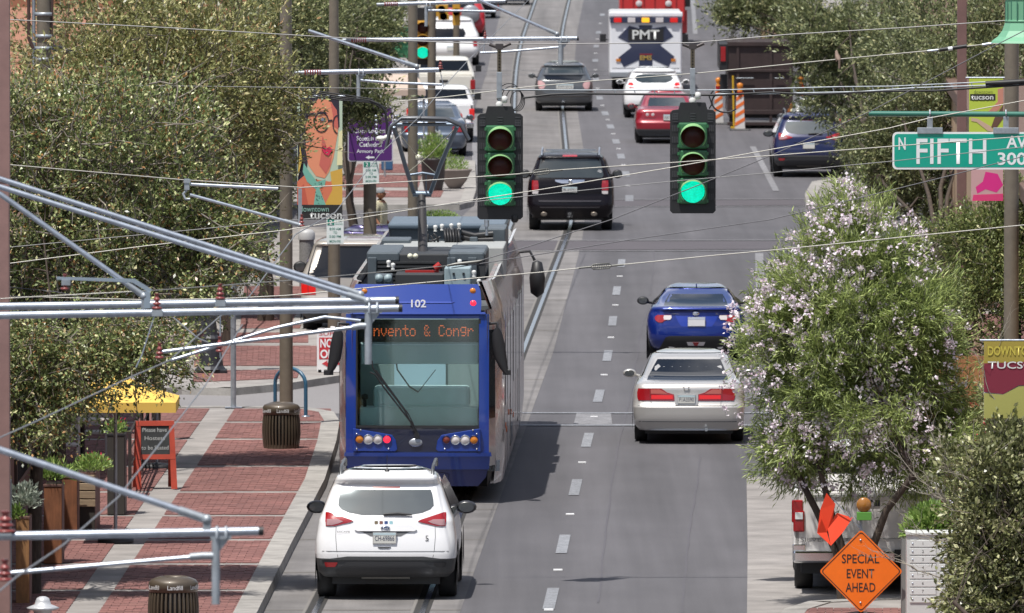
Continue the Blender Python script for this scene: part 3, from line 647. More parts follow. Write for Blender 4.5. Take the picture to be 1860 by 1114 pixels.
c.patch('bumper_seam', [(765.5, 1160, 1338), (767, 1160, 1338)], MATS['seam_and_shade_grey'], .004, nx=20)
b = MB(); z = c.Z(705.5); yy = c.yat(-.03, z) - .02; x = c.X(1246.5)
b.tube([(x - .045, yy, z + .035), (x - .03, yy, z - .03)], .007, 5); b.tube([(x + .045, yy, z + .035), (x + .03, yy, z - .03)], .007, 5); b.tube([(x - .035, yy, z), (x + .035, yy, z)], .007, 5); b.build('badge', chrome, c.root)
c.side('side_window', glassd, [1.02, 1.12, 1.22, 1.32], [1.25, 1.45, 1.65, 1.85], [3.35, 3.15, 2.92, 2.7]); c.front('windscreen', glassd, [1.02, 1.12, 1.22, 1.32])
c.mirror(2.95, .97, .98, silverp, w_=.2, h_=.13)
W = [(x, y) for x in (-.77, .77) for y in (1.08, 3.8)]; tyre_set(c.root, W, .315, .2, alum); c.arches(W, .315)
b = MB(); b.tube([(.28, .12, .24), (.28, -.0, .24)], .028, 10); b.build('exhaust', galv2, c.root)
b = MB(); b.box(-.7, .7, .3, 4.1, .16, .36); b.build('underbody', blackm, c.root)
sedan_src = c
# ---- blue coupe
bluep = carpaint('blue_car_paint', (.003, .02, .19), .35, .3)
R_ = [(.2, .14, .76), (.28, .05, .83), (.42, .0, .865), (.62, .02, .88), (.72, .05, .885), (.84, .09, .86), (.9, .11, .83), (.955, .08, .8), (.975, .12, .78), (.99, .45, .735), (1.02, .68, .7), (1.1, 1.1, .66), (1.18, 1.5, .6), (1.235, 1.85, .54), (1.27, 2.2, .46), (1.285, 2.5, .36)]
c = Car('coupe', 'bright blue low sports coupe with a small boot spoiler, ahead of the silver sedan', 'coupe', 1264, 657, R_, [(.2, 4.1), (.5, 4.24), (.66, 4.1), (.82, 3.4), (.92, 3.0), (1.22, 2.75), (1.285, 2.6)], 4.24, bluep, H1, bow=.1, rc=.24)
win = c.patch('rear_window', [(533, 1215, 1312), (540, 1211, 1316), (548, 1207, 1320), (555, 1205, 1322)], glassd, .005)
c.patch('spoiler', [(556.5, 1205, 1323), (560, 1203, 1325), (562.5, 1207, 1321)], bluep, .05, nx=16)
c.patch('spoiler_shade', [(563, 1208, 1320), (565, 1210, 1318)], mat('blue_painted_shade', (.004, .01, .06), .5), .004, nx=16)  # dark strip paints the shade below the spoiler lip
for mir in (False, True):
    o = c.patch('tail_light', [(572.5, 1194, 1218), (575, 1190, 1220), (579, 1189, 1219), (583, 1191, 1206), (586, 1196, 1203)], redlens, .012, mirror=mir, mx=1263)
    c.patch('clear_lens', [(573, 1206, 1219), (577, 1205, 1220), (581, 1206, 1217)], clearlens, .016, mirror=mir, mx=1263, parent=o)
    zz = c.Z(628.5); b = MB(); b.lathe([(.045, 0), (.062, 0), (.062, .12), (.045, .12)], n=18, axis='y'); b.v = [(c.X(1220 if not mir else 1308) + vx, -.01 + vy + .1, zz + vz) for vx, vy, vz in b.v]; b.build('exhaust', chrome, c.root)
c.patch('plate_recess', [(568, 1226, 1306), (575, 1227, 1304), (587, 1233, 1298), (593.5, 1238, 1293)], mat('blue_recess', (.008, .035, .3), .35, .3, coat=.6), .004, nx=10)
c.plate(1249, 1281, 575.5, 593, '', top=(.55, .6, .7), col=(.72, .72, .74))
text('SUBARU', c.root, blackm, c.X(1265), c.Z(591.5), h=.018, wd=.13, y=c.yat(0, .7) - .03)
b = MB(); z = c.Z(570); b.lathe([(0, -.01), (.04, -.01), (.045, 0)], n=20, axis='y'); b.v = [(c.X(1264) + vx * 1.4, c.yat(0, z) - .02 + vy, z + vz) for vx, vy, vz in b.v]; b.build('badge', chrome, c.root)
text('86', c.root, chrome, c.X(1302), c.Z(570), h=.03, y=c.yat(.38, c.Z(570)) - .016)
text('SUBARU', c.root, chrome, c.X(1227), c.Z(570), h=.022, wd=.14, y=c.yat(.38, c.Z(570)) - .016)
c.patch('diffuser', [(610.5, 1217, 1311), (613, 1209, 1319), (620, 1205, 1323), (630, 1200, 1328), (636, 1196, 1332)], blackm, .012, nx=18)
c.patch('fog_lamp', [(621.5, 1247, 1281), (628, 1250, 1278)], clearlens, .02); c.patch('fog_lamp', [(622, 1258, 1270), (628, 1261, 1267)], redlens, .026)
b = MB(); b.box(-.01, .01, 2.05, 2.2, 1.26, 1.315); b.build('antenna', bluep, c.root)
c.side('side_window', glassd, [.97, 1.05, 1.15, 1.22], [1.2, 1.35, 1.6, 1.85], [2.95, 2.85, 2.65, 2.45]); c.mirror(2.55, .98, .98, blackm, w_=.2, h_=.14)
c.front('windscreen', glassd, [.95, 1.05, 1.15, 1.24])
W = [(x, y) for x in (-.79, .79) for y in (.78, 3.35)]; tyre_set(c.root, W, .315, .215, mat('dark_rim', (.1, .1, .1), .4, .7)); c.arches(W, .315)
b = MB(); b.box(-.7, .7, .3, 3.7, .14, .3); b.build('underbody', blackm, c.root)
# ---- black SUV
blackp = mat('black_car_paint', (.006, .004, .006), .25, coat=.12, spec=.25)
def big_suv(cx, yg, label, paint, yaw, k=1.0, z0=.35, low=None, zsplit=None, grp=None, roof=1.78, w=.985):
    f = roof / 1.78
    R_ = [(z0, .12, w - .1), (z0 + .06, .03, w - .04), (.55, 0, w - .005), (.7, .02, w), (.78, .07, w), (.95, .08, w - .005), (1.1 * f, .1, w - .02), (1.18 * f, .13, w - .05), (1.35 * f, .22, w - .13), (1.55 * f, .33, w - .2), (1.64 * f, .38, w - .23), (1.67 * f, .33, w - .25), (1.70 * f, .36, w - .28), (1.74 * f, .6, w - .36), (roof, 1.2, w - .55)]
    return Car('large_suv', label, 'SUV', cx, yg, R_, [(.3, 4.7), (.6, 4.82), (1.0, 4.7), (1.1, 4.3), (1.16, 3.6), (1.6, 2.95), (roof, 2.5)], 4.82, paint, yaw, bow=.06, rc=.14, zsplit=zsplit, low=low, grp=grp)
c = big_suv(1036, 420, 'black SUV with a chrome tailgate bar on the intersection ahead of the tram', blackp, -.012)
win = c.patch('rear_window', [(284, 983, 1089), (295, 981, 1091), (308, 978, 1094), (318, 975, 1096), (323, 978, 1094)], glassm, .006)
c.patch('brake_lamp', [(281, 1022, 1048), (284, 1022, 1048)], redlit, .012, parent=win)
for mir in (False, True):
    o = c.patch('tail_light', [(328, 966.5, 977), (336, 966, 978), (346, 966, 978)], redlens, .012, mirror=mir, mx=1035.5); c.patch('reversing_lens', [(347, 966.5, 978), (352.5, 967, 977)], clearlens, .012, mirror=mir, mx=1035.5, parent=o)
    zz = c.Z(389); b = MB(); b.lathe([(.03, 0), (.05, 0), (.05, .15)], n=14, axis='y'); b.v = [(c.X(988 if not mir else 1079) + vx * 1.5, .06 + vy - .07, zz + vz) for vx, vy, vz in b.v]; b.build('exhaust', mat('dull_pipe', (.2, .17, .14), .4, .6), c.root)
c.patch('chrome_bar', [(326.5, 1008, 1062), (330, 1009, 1061), (333, 1020, 1050)], chrome, .025)
b = MB(); z = c.Z(330); b.lathe([(.012, 0), (.05, 0), (.05, .01)], n=16, axis='y'); b.v = [(vx, c.yat(0, z) - .05 + vy, z + vz) for vx, vy, vz in b.v]; b.build('badge', chrome, c.root)
c.plate(1021, 1048.5, 339.5, 349.5, 'BL64701')
for r in ([(364, 978, 1092), (367, 979, 1091)], [(376, 980, 1090), (378, 982, 1088)]): c.patch('bumper_step', r, mat('black_trim', (.04, .035, .04), .4, coat=.3), .012, nx=14)
for sg in (-1, 1):
    b = MB(); b.tube([(sg * .66, .5, 1.72), (sg * .66, .6, 1.81), (sg * .66, 2.4, 1.83), (sg * .66, 2.55, 1.75)], .022, 6); b.build('roof_rail', galv, c.root)
b = MB(); b.box(-.62, .62, .45, .5, 1.745, 1.775); b.box(-.58, .58, 1.4, 1.44, 1.8, 1.83); b.build('roof_bar', galv, c.root)
b = MB(); z = c.Z(312); x = c.X(1089); b.lathe([(0, 0), (.05, 0)], n=16, axis='y'); b.v = [(x + vx, c.yat(x, z) - .012 + vy, z + vz) for vx, vy, vz in b.v]; b.build('sticker', white, c.root)
c.side('side_window', glassd, [1.14, 1.3, 1.45, 1.58], [.5, .55, .6, .7], [3.5, 3.3, 3.1, 2.9]); c.mirror(3.0, 1.07, 1.2, blackm, w_=.22, h_=.19)
c.front('windscreen', glassd, [1.2, 1.35, 1.5, 1.64])
W = [(x, y) for x in (-.83, .83) for y in (.95, 3.72)]; tyre_set(c.root, W, .37, .25, alum); c.arches(W, .37)
b = MB(); b.box(-.75, .75, .3, 4.2, .24, .42); b.build('underbody', blackm, c.root)
# ---- generic builders for the vehicles farther off
def hatch(cx, yg, label, paint, yaw, lights, window, plate, roof=1.5, w=.88, name='hatchback', cat='hatchback', low=None, zs=None, ptxt='', lightm=redlens, grp=None, nosplit=True):
    f = roof / 1.5
    R_ = [(.24, .12, w - .1), (.32, .02, w - .02), (.5, 0, w), (.66, .02, w), (.8, .05, w - .005), (.95 * f, .1, w - .04), (1.02 * f, .2, w - .08), (1.15 * f, .42, w - .14), (1.28 * f, .62, w - .2), (1.36 * f, .72, w - .24), (1.39 * f, .64, w - .26), (1.43 * f, .75, w - .31), (1.47 * f, 1.1, w - .4), (roof, 1.7, w - .52)]
    L_ = 4.35; c = Car(name, label, cat, cx, yg, R_, [(.24, L_ - .1), (.55, L_), (.75, L_ - .1), (.92, L_ - .8), (1.0, L_ - 1.15), (1.4, L_ - 2.0), (roof, L_ - 2.4)], L_, paint, yaw, bow=.09, rc=.2, low=low, zsplit=zs, grp=grp)
    if window: c.patch('rear_window', window, glassm, .006)
    for mir in (False, True): c.patch('tail_light', lights, lightm, .012, mirror=mir, mx=cx)
    if plate: c.plate(*plate, ptxt)
    c.side('side_window', glassd, [1.0, 1.1, 1.22, 1.34], [.7, .8, .95, 1.1], [3.1, 2.95, 2.75, 2.5]); c.mirror(2.65, w + .1, 1.02 * f, paint, w_=.2, h_=.14)
    c.front('windscreen', glassd, [1.05, 1.15, 1.25, 1.38])
    W = [(x, y) for x in (-w + .12, w - .12) for y in (.82, 3.45)]; tyre_set(c.root, W, .32, .21, alum); c.arches(W, .32)
    b = MB(); b.box(-.7, .7, .3, 3.8, .16, .32); b.build('underbody', blackm, c.root); return c
def farsedan(cx, yg, label, paint, yaw, lights, window, plate, ptxt='', lightm=redlens, low=None, grp=None, zs=None):
    c = Car('sedan', label, 'sedan', cx, yg, sed_R(.885, 1.44), sed_F(4.6, 1.44), 4.6, paint, yaw, bow=.07, grp=grp, low=low, zsplit=zs)
    c.patch('rear_window', window, glassm, .006)
    for mir in (False, True): c.patch('tail_light', lights, lightm, .012, mirror=mir, mx=cx)
    if plate: c.plate(*plate, ptxt)
    c.side('side_window', glassd, [1.02, 1.12, 1.22, 1.32], [1.25, 1.45, 1.65, 1.85], [3.35, 3.15, 2.92, 2.7]); c.mirror(2.95, .97, .98, paint); c.front('windscreen', glassd, [1.02, 1.12, 1.22, 1.32])
    W = [(x, y) for x in (-.77, .77) for y in (1.05, 3.7)]; tyre_set(c.root, W, .32, .2, alum); c.arches(W, .32)
    b = MB(); b.box(-.7, .7, .3, 4.1, .16, .36); b.build('underbody', blackm, c.root); return c
greyp = carpaint('grey_car_paint', (.11, .115, .12), .4, .3)
c = hatch(1024.5, 203, 'dark grey hatchback straddling the far tram rail', greyp, -.0, [(147, 977.5, 984), (152, 977, 990), (157, 978, 990), (162, 980, 987)], [(119, 991, 1057), (127, 989, 1059), (133, 988, 1061)], (1010, 1042, 152.5, 162), roof=1.5, ptxt='AVH 5312', lightm=mat('pale_lens', (.5, .3, .3), .3, coat=.4))
c.patch('lower_window', [(137, 988, 1059), (142, 990, 1057), (146, 993, 1054)], glassd, .006); c.patch('spoiler', [(134, 986, 1063), (136, 986, 1063)], greyp, .05)
c.patch('bumper_step', [(174, 978, 1071), (177, 979, 1070)], mat('grey_trim', (.06, .055, .055), .5), .01, nx=12)
redp = carpaint('red_car_paint', (.26, .006, .018), .1, .3)
c = farsedan(1212, 262, 'dark red sedan behind the white hatchback, partly behind the right traffic signal', redp, -.0, [(203, 1170, 1190), (208, 1168, 1192), (214, 1171, 1190)], [(177, 1181, 1243), (184, 1179, 1246), (193, 1177, 1249)], (1205, 1225, 208, 219), 'ADR 7710', low=dplastic, zs=.42)
for px in (1176, 1186):
    b = MB(); z = c.Z(208.5); x = c.X(px); b.lathe([(0, -.01), (.045, 0)], n=14, axis='y'); b.v = [(x + vx, c.yat(x, z) - .016 + vy, z + vz) for vx, vy, vz in b.v]; b.build('round_lens', clearlens, c.root)
c = hatch(1188, 215, 'white hatchback with oval rear window following the ambulance', whitep, -.0, [(150, 1143, 1149), (154, 1141, 1151), (159, 1142, 1152)], [(134.5, 1168, 1208), (137, 1157, 1219), (142, 1153, 1223), (147, 1157, 1219), (150.5, 1166, 1210)], (1178, 1199, 178, 187), low=dplastic, zs=.42, ptxt='BKJ2291', lightm=redlit, w=.9)
# ---- ambulance
def boxy(name, label, cat, cx, yg, yaw, grp=None): 
    r = thing(name, label, cat, P(cx, yg), yaw, grp); return r, SC(yg)
r, s = boxy('ambulance', 'white box ambulance with dark blue cross emblem and sign board reading PMT', 'ambulance', 1173, 163, -.0)
ambw = mat('ambulance_white', (.74, .75, .78), .35, coat=.5); navy = mat('ambulance_navy', (.028, .035, .075), .35, coat=.5)
X = lambda px: (px - 1173) / s; Z = lambda py: (163 - py) / s
b = MB(); b.box(X(1107), X(1239), 0, 4.4, .42, Z(22), ch=.05); b.build('body', ambw, r, bevel=.02)
b = MB(); b.box(X(1106), X(1240), -.04, .3, Z(31), Z(22.5)); b.build('roof_cowl', ambw, r, bevel=.03)
b = MB(); b.box(X(1108), X(1238.5), -.06, .0, Z(41.5), Z(32)); o = b.build('light_band', navy, r)
for px, m in ((1122, redlit), (1147, clearlens), (1172.5, mat('amber_lit', (.8, .35, .02), .3, emit=(1, .5, .02), es=.7)), (1198, clearlens), (1224, redlit)):
    b = MB(); b.box(X(px - 7), X(px + 7), -.1, -.06, Z(41), Z(32.5)); b.build('beacon', m, o, bevel=.01)
cross = [(1143, 47), (1161, 52), (1160, 46), (1185, 46), (1184, 52), (1209, 48), (1223, 66), (1204, 77.5), (1199, 82), (1225, 103), (1214, 121.5), (1185, 108), (1185, 121.5), (1160.5, 121.5), (1160.5, 109), (1133, 122), (1123, 105), (1147, 86), (1140, 77), (1122, 68)]
b = MB(); b.plate([(X(a), Z(y)) for a, y in cross], -.012, .002); b.build('cross_emblem', navy, r)
b = MB(); b.box(X(1141), X(1205), -.03, -.012, Z(74), Z(53)); o = b.build('sign_board', blackm, r)
text('PMT', o, mat('ivory_ink', (.62, .64, .62), .5), X(1173), Z(63), h=.3, wd=.88, y=-.034, bold=.02)
text('EMS', r, mat('gold_ink', (.45, .3, .06), .5), X(1173), Z(105), h=.15, wd=.38, y=-.02, bold=.02)
b = MB(); b.box(X(1162), X(1185), -.016, -.012, Z(99.6), Z(98)); b.build('emblem_line', redlens, r)
gapm = MATS['panel_gap']
b = MB(); b.box(X(1173) - .006, X(1173) + .006, -.006, 0, Z(135), Z(124)); b.box(X(1112), X(1234), -.006, 0, Z(124.6), Z(124)); b.build('door_gap', gapm, r)
b = MB(); b.box(X(1107), X(1239), -.12, 0, .4, .58); b.build('bumper', alum, r, bevel=.02)
for a in (1123, 1223):
    b = MB(); b.box(X(a - 4), X(a + 4), -.03, 0, Z(112), Z(107)); b.build('marker_lamp', amber, r)
    b = MB(); b.box(X(a - 5), X(a + 6), -.04, 0, Z(136.5), Z(131.5)); b.build('tail_light', redlens if a > 1200 else mat('orange_lit', (.8, .15, .02), .3, emit=(1, .2, .02), es=.6), r)
for sg in (-1, 1):
    b = MB(); b.box(sg * 1.35 - .1, sg * 1.35 + .1, 4.9, 5.0, 1.42, 1.68); b.tube([(sg * 1.3, 4.95, 1.5), (sg * .95, 5.0, 1.5)], .02, 6); b.build('mirror', blackm, r)
b = MB(); b.box(-1.0, 1.0, 4.4, 6.2, .5, 1.2, ch=.1); b.box(-.95, .95, 4.4, 5.3, 1.2, 2.05, ch=.12); b.build('cab', ambw, r)
W = [(x, y) for x in (-.98, -.74, .74, .98) for y in (1.3,)] + [(-.9, 5.2), (.9, 5.2)]; tyre_set(r, W, .39, .22, alum)
b = MB(); b.box(-.85, .85, .2, 5.4, .3, .5); b.build('underbody', blackm, r)
# ---- red truck ahead
r, s = boxy('dump_truck', 'red truck ahead of the ambulance at the top of the street', 'truck', 1185, 82, -.0)
redt = mat('red_truck_paint', (.5, .03, .03), .4, coat=.4)
b = MB(); b.box(-1.22, 1.22, 0, 5, .8, 3.0); b.build('body', redt, r, bevel=.03)
for x in (-1.15, -.75, -.35, .05, .45, .85, 1.15):
    b = MB(); b.box(x - .03, x + .03, -.06, 0, .9, 2.9); b.build('rib', redt, r)
b = MB(); b.box(1.0, 1.3, .2, .5, .45, 1.3); b.build('mudguard', redt, r)
b = MB(); b.box(-1.1, 1.1, 5, 7, .7, 2.6, ch=.15); b.build('cab', redt, r)
tyre_set(r, [(x, y) for x in (-1.1, 1.1) for y in (.9, 2.2, 6.2)], .5, .3, galv2)
b = MB(); b.box(1.3, 1.5, 5.6, 5.9, 1.3, 1.9); b.tube([(1.35, 5.7, 1.7), (1.0, 5.7, 1.7)], .03, 6); b.build('mirror', blackm, r)
for x in (-.5, .6):
    b = MB(); b.lathe([(0, -.08), (.1, -.07), (.12, -.06)], n=14, axis='y'); b.v = [(vx + x, vy, vz + 1.55) for vx, vy, vz in b.v]; b.build('round_lamp', clearlens, r)
# ---- brown dumpster truck, right lane works
r, s = boxy('dump_trailer', 'dark brown steel dump trailer standing in the roadworks beside the cones', 'trailer', 1375, 234, -.004)
brownm = mat('brown_steel', (.034, .02, .019), .6, noise=.25, nscale=3, coat=.1)
X = lambda px: (px - 1375) / s; Z = lambda py: (234 - py) / s
b = MB(); b.box(X(1322), X(1440), 0, 5.2, .42, Z(78)); b.build('container', brownm, r, bevel=.015)
for y0, y1 in ((76, 84), (126, 131), (160, 166), (200, 208), (222, 228)):
    b = MB(); b.box(X(1321), X(1440), -.07, 0, Z(y1), Z(y0)); b.build('rib', brownm, r, bevel=.01)
for x in (1340, 1400, 1436):
    b = MB(); b.box(X(x) - .04, X(x) + .04, -.05, 0, Z(222), Z(84)); b.build('upright', brownm, r)
b = MB(); b.box(X(1307), X(1322), -.03, 4.9, Z(128), Z(80)); b.build('side_post', blackm, r, bevel=.01)
b = MB(); b.box(X(1309), X(1318), -.07, -.03, Z(112), Z(85)); b.build('tail_light', redlens, r, bevel=.01)
b = MB(); b.box(X(1308), X(1321), .2, .6, Z(175), Z(136)); b.build('fender', blackm, r)
for px in (1345, 1360, 1415):
    b = MB(); b.tube([(X(px) - .13, -.08, Z(142)), (X(px) + .13, -.08, Z(142))], .015, 5); b.build('handle', galv2, r)
tyre_set(r, [(x, y) for x in (X(1336), X(1425)) for y in (1.0, 2.1)], .45, .3, galv2)
b = MB(); b.box(X(1325), X(1436), .3, 4.8, .3, .45); b.build('chassis', blackm, r)
b = MB(); b.tube([(X(1333), -.3, .1), (X(1331), -.28, Z(137))], .03, 8); b.box(X(1327), X(1339), -.36, -.24, 0, .08); b.build('yellow_jack', mat('yellow_paint', (.55, .34, .02), .5), r)
# ---- parked vehicles
bluesp = carpaint('dark_blue_paint', (.003, .007, .055), .15, .3)
c, X, Y = small_suv(1470, 323, 'dark blue SUV parked on the right beyond the intersection', bluesp, .004, 'SUVs parked along the right kerb', ptxt='')
greys = carpaint('champagne_paint', (.24, .24, .23), .4, .35)
c, X, Y = small_suv(1492, 288, 'grey SUV parked in front of the dark blue one, mostly behind leaves', greys, .004, 'SUVs parked along the right kerb')
beige = carpaint('tan_car_paint', (.5, .46, .41), .4, .35)
c = big_suv(640, 612, 'tan SUV parked at the left kerb beyond the alley, brake lamp lit', beige, -.0203, roof=1.84, low=dplastic, zsplit=.5)
c.patch('rear_window', [(447, 572, 708), (460, 568, 712), (480, 562, 717), (498, 558, 721), (504, 561, 718)], glassd, .006)
for mir in (False, True):
    o = c.patch('tail_light', [(508, 547, 566), (514, 546, 573), (535, 547, 573)], redlit, .012, mirror=mir, mx=640)
    c.patch('lens_divider', [(508.5, 558, 559), (535, 559, 560)], MATS['lens_edge'], .016, mirror=mir, mx=640, nx=1, parent=o)
c.plate(620, 655, 536, 552, 'AJX 4406'); c.mirror(3.0, 1.1, 1.18, blackm, w_=.24, h_=.2); c.side('side_window', glassd, [1.16, 1.3, 1.45, 1.6], [.5, .55, .6, .7], [3.5, 3.3, 3.1, 2.9])
c.front('windscreen', glassd, [1.2, 1.35, 1.5, 1.64])
W = [(x, y) for x in (-.83, .83) for y in (.95, 3.72)]; tyre_set(c.root, W, .37, .25, alum); c.arches(W, .37)
b = MB(); b.box(-.75, .75, .3, 4.2, .24, .42); b.build('underbody', blackm, c.root)
purp = carpaint('purple_blue_paint', (.035, .025, .1), .4, .3)
c = farsedan(668, 549, 'dark purple sedan parked ahead of the tan SUV, only its roof in sight', purp, -.02, [(480, 622, 640), (490, 622, 640)], [(428, 632, 704), (445, 622, 714)], None)
steelb = carpaint('steel_blue_paint', (.12, .15, .2), .5, .3)
c = farsedan(788, 285, 'steel blue sedan parked first in the row on the far left kerb', steelb, .0, [(228, 734, 752), (234, 734, 755), (240, 735, 752)], [(193, 757, 820), (205, 754, 823), (213, 751, 826)], (778, 800, 236, 246), 'CDE 881', grp='vehicles parked on the far left kerb')
def pickup(cx, yg, label, paint, yaw, roof, win, light, grp=None, w=.93, lit=redlens, bed=1.12, wr=.31, name='pickup_truck', bumper=chrome):
    s = SC(yg); r = thing(name, label, 'pickup truck', P(cx, yg), yaw, grp); X = lambda px: (px - cx) / s
    b = MB(); b.box(-w, w, .0, .06, .5, bed, ch=.02); b.build('tailgate', paint, r, bevel=.015)
    b = MB(); b.box(-w, -w + .09, 0, 2.05, .5, bed + .02); b.box(w - .09, w, 0, 2.05, .5, bed + .02); b.box(-w, w, 0.06, 2.05, .5, .56); b.build('bed', paint, r, bevel=.02)
    f = MB(); rows = []
    for z, yr, yf, ww in ((.45, 2.06, 5.3, w), (.8, 2.06, 5.4, w), (bed, 2.08, 5.0, w), (bed + .05, 2.1, 4.2, w - .03), (roof - .1, 2.2, 3.6, w - .17), (roof - .02, 2.3, 3.4, w - .25), (roof, 2.6, 3.1, w - .45)):
        rows.append([(-ww + .08, yr, z), (ww - .08, yr, z), (ww, yr + .08, z), (ww, yf - .3, z), (ww - .3, yf, z), (-ww + .3, yf, z), (-ww, yf - .3, z), (-ww, yr + .08, z)])
    f.grid(rows, 0, False, True); f.add(rows[-1], [tuple(range(8))]); f.build('cab', paint, r, bevel=.03)
    g = MB(); zb, zt = bed + .1, roof - .12; wb, wt = w - .16, w - .24
    g.add([(-wb, 2.105, zb), (wb, 2.105, zb), (wt, 2.18, zt), (-wt, 2.18, zt)], [(0, 1, 2, 3)]); g.build('rear_window', glassd, r)
    for sg in (-1, 1):
        g = MB(); g.add([(sg * (w - .02), 2.5, zb), (sg * (w - .02), 3.9, zb), (sg * (w - .15), 3.5, zt), (sg * (w - .15), 2.5, zt)], [(0, 1, 2, 3)]); g.build('side_window', glassd, r)
    for sg in (-1, 1):
        b = MB(); b.box(sg * (w - .05) - .075, sg * (w - .05) + .075, -.02, .1, bed - .42, bed - .12); b.build('tail_light', lit, r, bevel=.02)
        b = MB(); b.box(sg * (w + .11) - .09, sg * (w + .11) + .09, 3.75, 3.85, bed + .02, bed + .22); b.tube([(sg * (w + .1), 3.8, bed + .06), (sg * (w - .1), 3.8, bed)], .02, 5); b.build('mirror', blackm, r, bevel=.02)
    b = MB(); b.box(-w - .01, w + .01, -.12, .02, .42, .58); b.build('bumper', bumper, r, bevel=.03)
    b = MB(); b.box(-.16, .16, -.14, -.12, .46, .6); o = b.build('licence_plate', white, r)
    b = MB(); b.box(-.13, .13, -.012, .0, bed - .2, bed - .12); b.build('handle', blackm, r)
    b = MB(); b.box(-w + .1, w - .1, .2, 4.9, .26, .5); b.build('underbody', blackm, r)
    tyre_set(r, [(x, y) for x in (-w + .14, w - .14) for y in (1.15, 4.5)], wr + .05, .24, alum); return r
pwhite = carpaint('warm_white_paint', (.66, .64, .58))
pickup(800, 260, 'white pickup with a lit right tail lamp parked behind the steel blue sedan', whitep, 0, 1.56, None, None, 'vehicles parked on the far left kerb', lit=redlit, bed=1.08)
pickup(806, 207, 'cream pickup with dark rear glass parked second in the far left row', pwhite, 0, 1.68, None, None, 'vehicles parked on the far left kerb', bed=1.15)
c = big_suv(822, 120, 'white rounded SUV parked beyond the cream pickup', whitep, .002, roof=1.7, w=.92, grp='vehicles parked on the far left kerb')
c.patch('rear_window', [(52, 790, 842), (60, 787, 846), (70, 790, 842)], glassd, .01); c.patch('tail_light', [(68, 858, 866), (84, 860, 867)], redlens, .012); c.patch('tail_light', [(68, 778, 786), (84, 777, 784)], redlens, .012); c.plate(812, 832, 84, 92, '')
W = [(x, y) for x in (-.8, .8) for y in (.95, 3.6)]; tyre_set(c.root, W, .35, .24, alum)
c = big_suv(838, 74, 'red off-roader with a grey spare wheel cover parked beyond the white SUV', mat('red_jeep', (.42, .02, .03), .35, coat=.6), .002, roof=1.75, w=.9, grp='vehicles parked on the far left kerb')
c.patch('rear_window', [(5, 815, 860), (14, 812, 864)], glassd, .01)
b = MB(); b.lathe([(0, -.22), (.3, -.21), (.36, -.15), (.36, .0)], n=22, axis='y'); b.v = [(vx + .35, vy, vz + 1.0) for vx, vy, vz in b.v]; b.build('spare_wheel', mat('grey_cover', (.3, .32, .35), .4, .4), c.root)
tyre_set(c.root, [(x, y) for x in (-.78, .78) for y in (.9, 3.5)], .36, .25, alum)
c = farsedan(862, 34, 'black car parked beyond the red off-roader', blackp, .002, [(0, 835, 845), (6, 835, 845)], [(-28, 846, 880), (-22, 844, 882)], None, grp='vehicles parked on the far left kerb')
c = farsedan(925, 10, 'pale grey car at the top edge of the street on the tram slab', carpaint('pale_grey_paint', (.5, .5, .52), .2, .3), .002, [(-20, 904, 912), (-14, 904, 912)], [(-48, 912, 938), (-42, 910, 940)], None)
# ---- near right pickup
r = pickup(1580, 1080, 'big silver white pickup parked behind the orange sign, tailgate toward us', carpaint('pickup_silver', (.72, .7, .68), .0, .3), H1 * .9, 1.86, None, None, None, w=1.0, bed=1.36, wr=.36)
# larger details of that tailgate
for sg in (-1, 1):
    b = MB(); b.box(sg * .93 - .075, sg * .93 + .075, -.035, .02, .82, 1.1); o = b.build('tail_light', redlens, r, bevel=.02)
    b = MB(); b.box(sg * .93 - .05, sg * .93 + .05, -.045, -.035, .99, 1.08); b.build('sticker' if sg < 0 else 'reversing_lens', white if sg < 0 else clearlens, o)
    b = MB(); b.box(sg * .93 - .085, sg * .93 + .085, -.03, .0, .45, .66); b.build('bumper_corner', chrome, r, bevel=.03)
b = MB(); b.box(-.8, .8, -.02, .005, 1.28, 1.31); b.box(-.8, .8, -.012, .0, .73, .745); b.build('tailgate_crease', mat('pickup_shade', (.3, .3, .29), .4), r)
mat('badge_letters', (.25, .25, .25), .3, .5); text('SILVERADO', r, MATS['badge_letters'], -.6, .74 - .02, h=.055, wd=.62, y=-.02)
b = MB(); b.box(.32, .6, -.14, -.1, .42, .6); b.build('tow_light', blackm, r, bevel=.01)
# ================================================================ THE TRAM
TYG, TCX = 916, 762
ts = SC(TYG); tram = thing('tram', 'blue streetcar numbered 102 with raised pantograph, rear end facing us', 'tram', P(TCX, TYG), -.0185)
tblue = carpaint('tram_blue', (.009, .04, .26), .1, .28); tblue2 = mat('tram_dark_blue', (.006, .014, .11), .3, coat=.6)
wrap = bpy.data.materials.new('tram_side_wrap'); wrap.use_nodes = True; t = wrap.node_tree; bs = t.nodes['Principled BSDF']
co = t.nodes.new('ShaderNodeTexCoord'); n1 = t.nodes.new('ShaderNodeTexNoise'); n1.inputs['Scale'].default_value = 1.1; n1.inputs['Detail'].default_value = 5; n1.inputs['Distortion'].default_value = 1.2
rp = t.nodes.new('ShaderNodeValToRGB'); e = rp.color_ramp.elements
for i, (p, cc) in enumerate([(.3, (.2, .19, .2)), (.45, (.34, .31, .31)), (.52, (.36, .17, .15)), (.57, (.4, .37, .36)), (.7, (.17, .16, .18))]):
    if i < 2: e[i].position = p; e[i].color = (*cc, 1)
    else: q = e.new(p); q.color = (*cc, 1)
t.links.new(co.outputs['Object'], n1.inputs['Vector']); t.links.new(n1.outputs['Fac'], rp.inputs[0]); t.links.new(rp.outputs[0], bs.inputs['Base Color']); bs.inputs['Roughness'].default_value = .22; bs.inputs['Coat Weight'].default_value = .5
X = lambda px: (px - TCX) / ts; Z = lambda py: (TYG - py) / ts
WT, LT = 1.225, 19.6
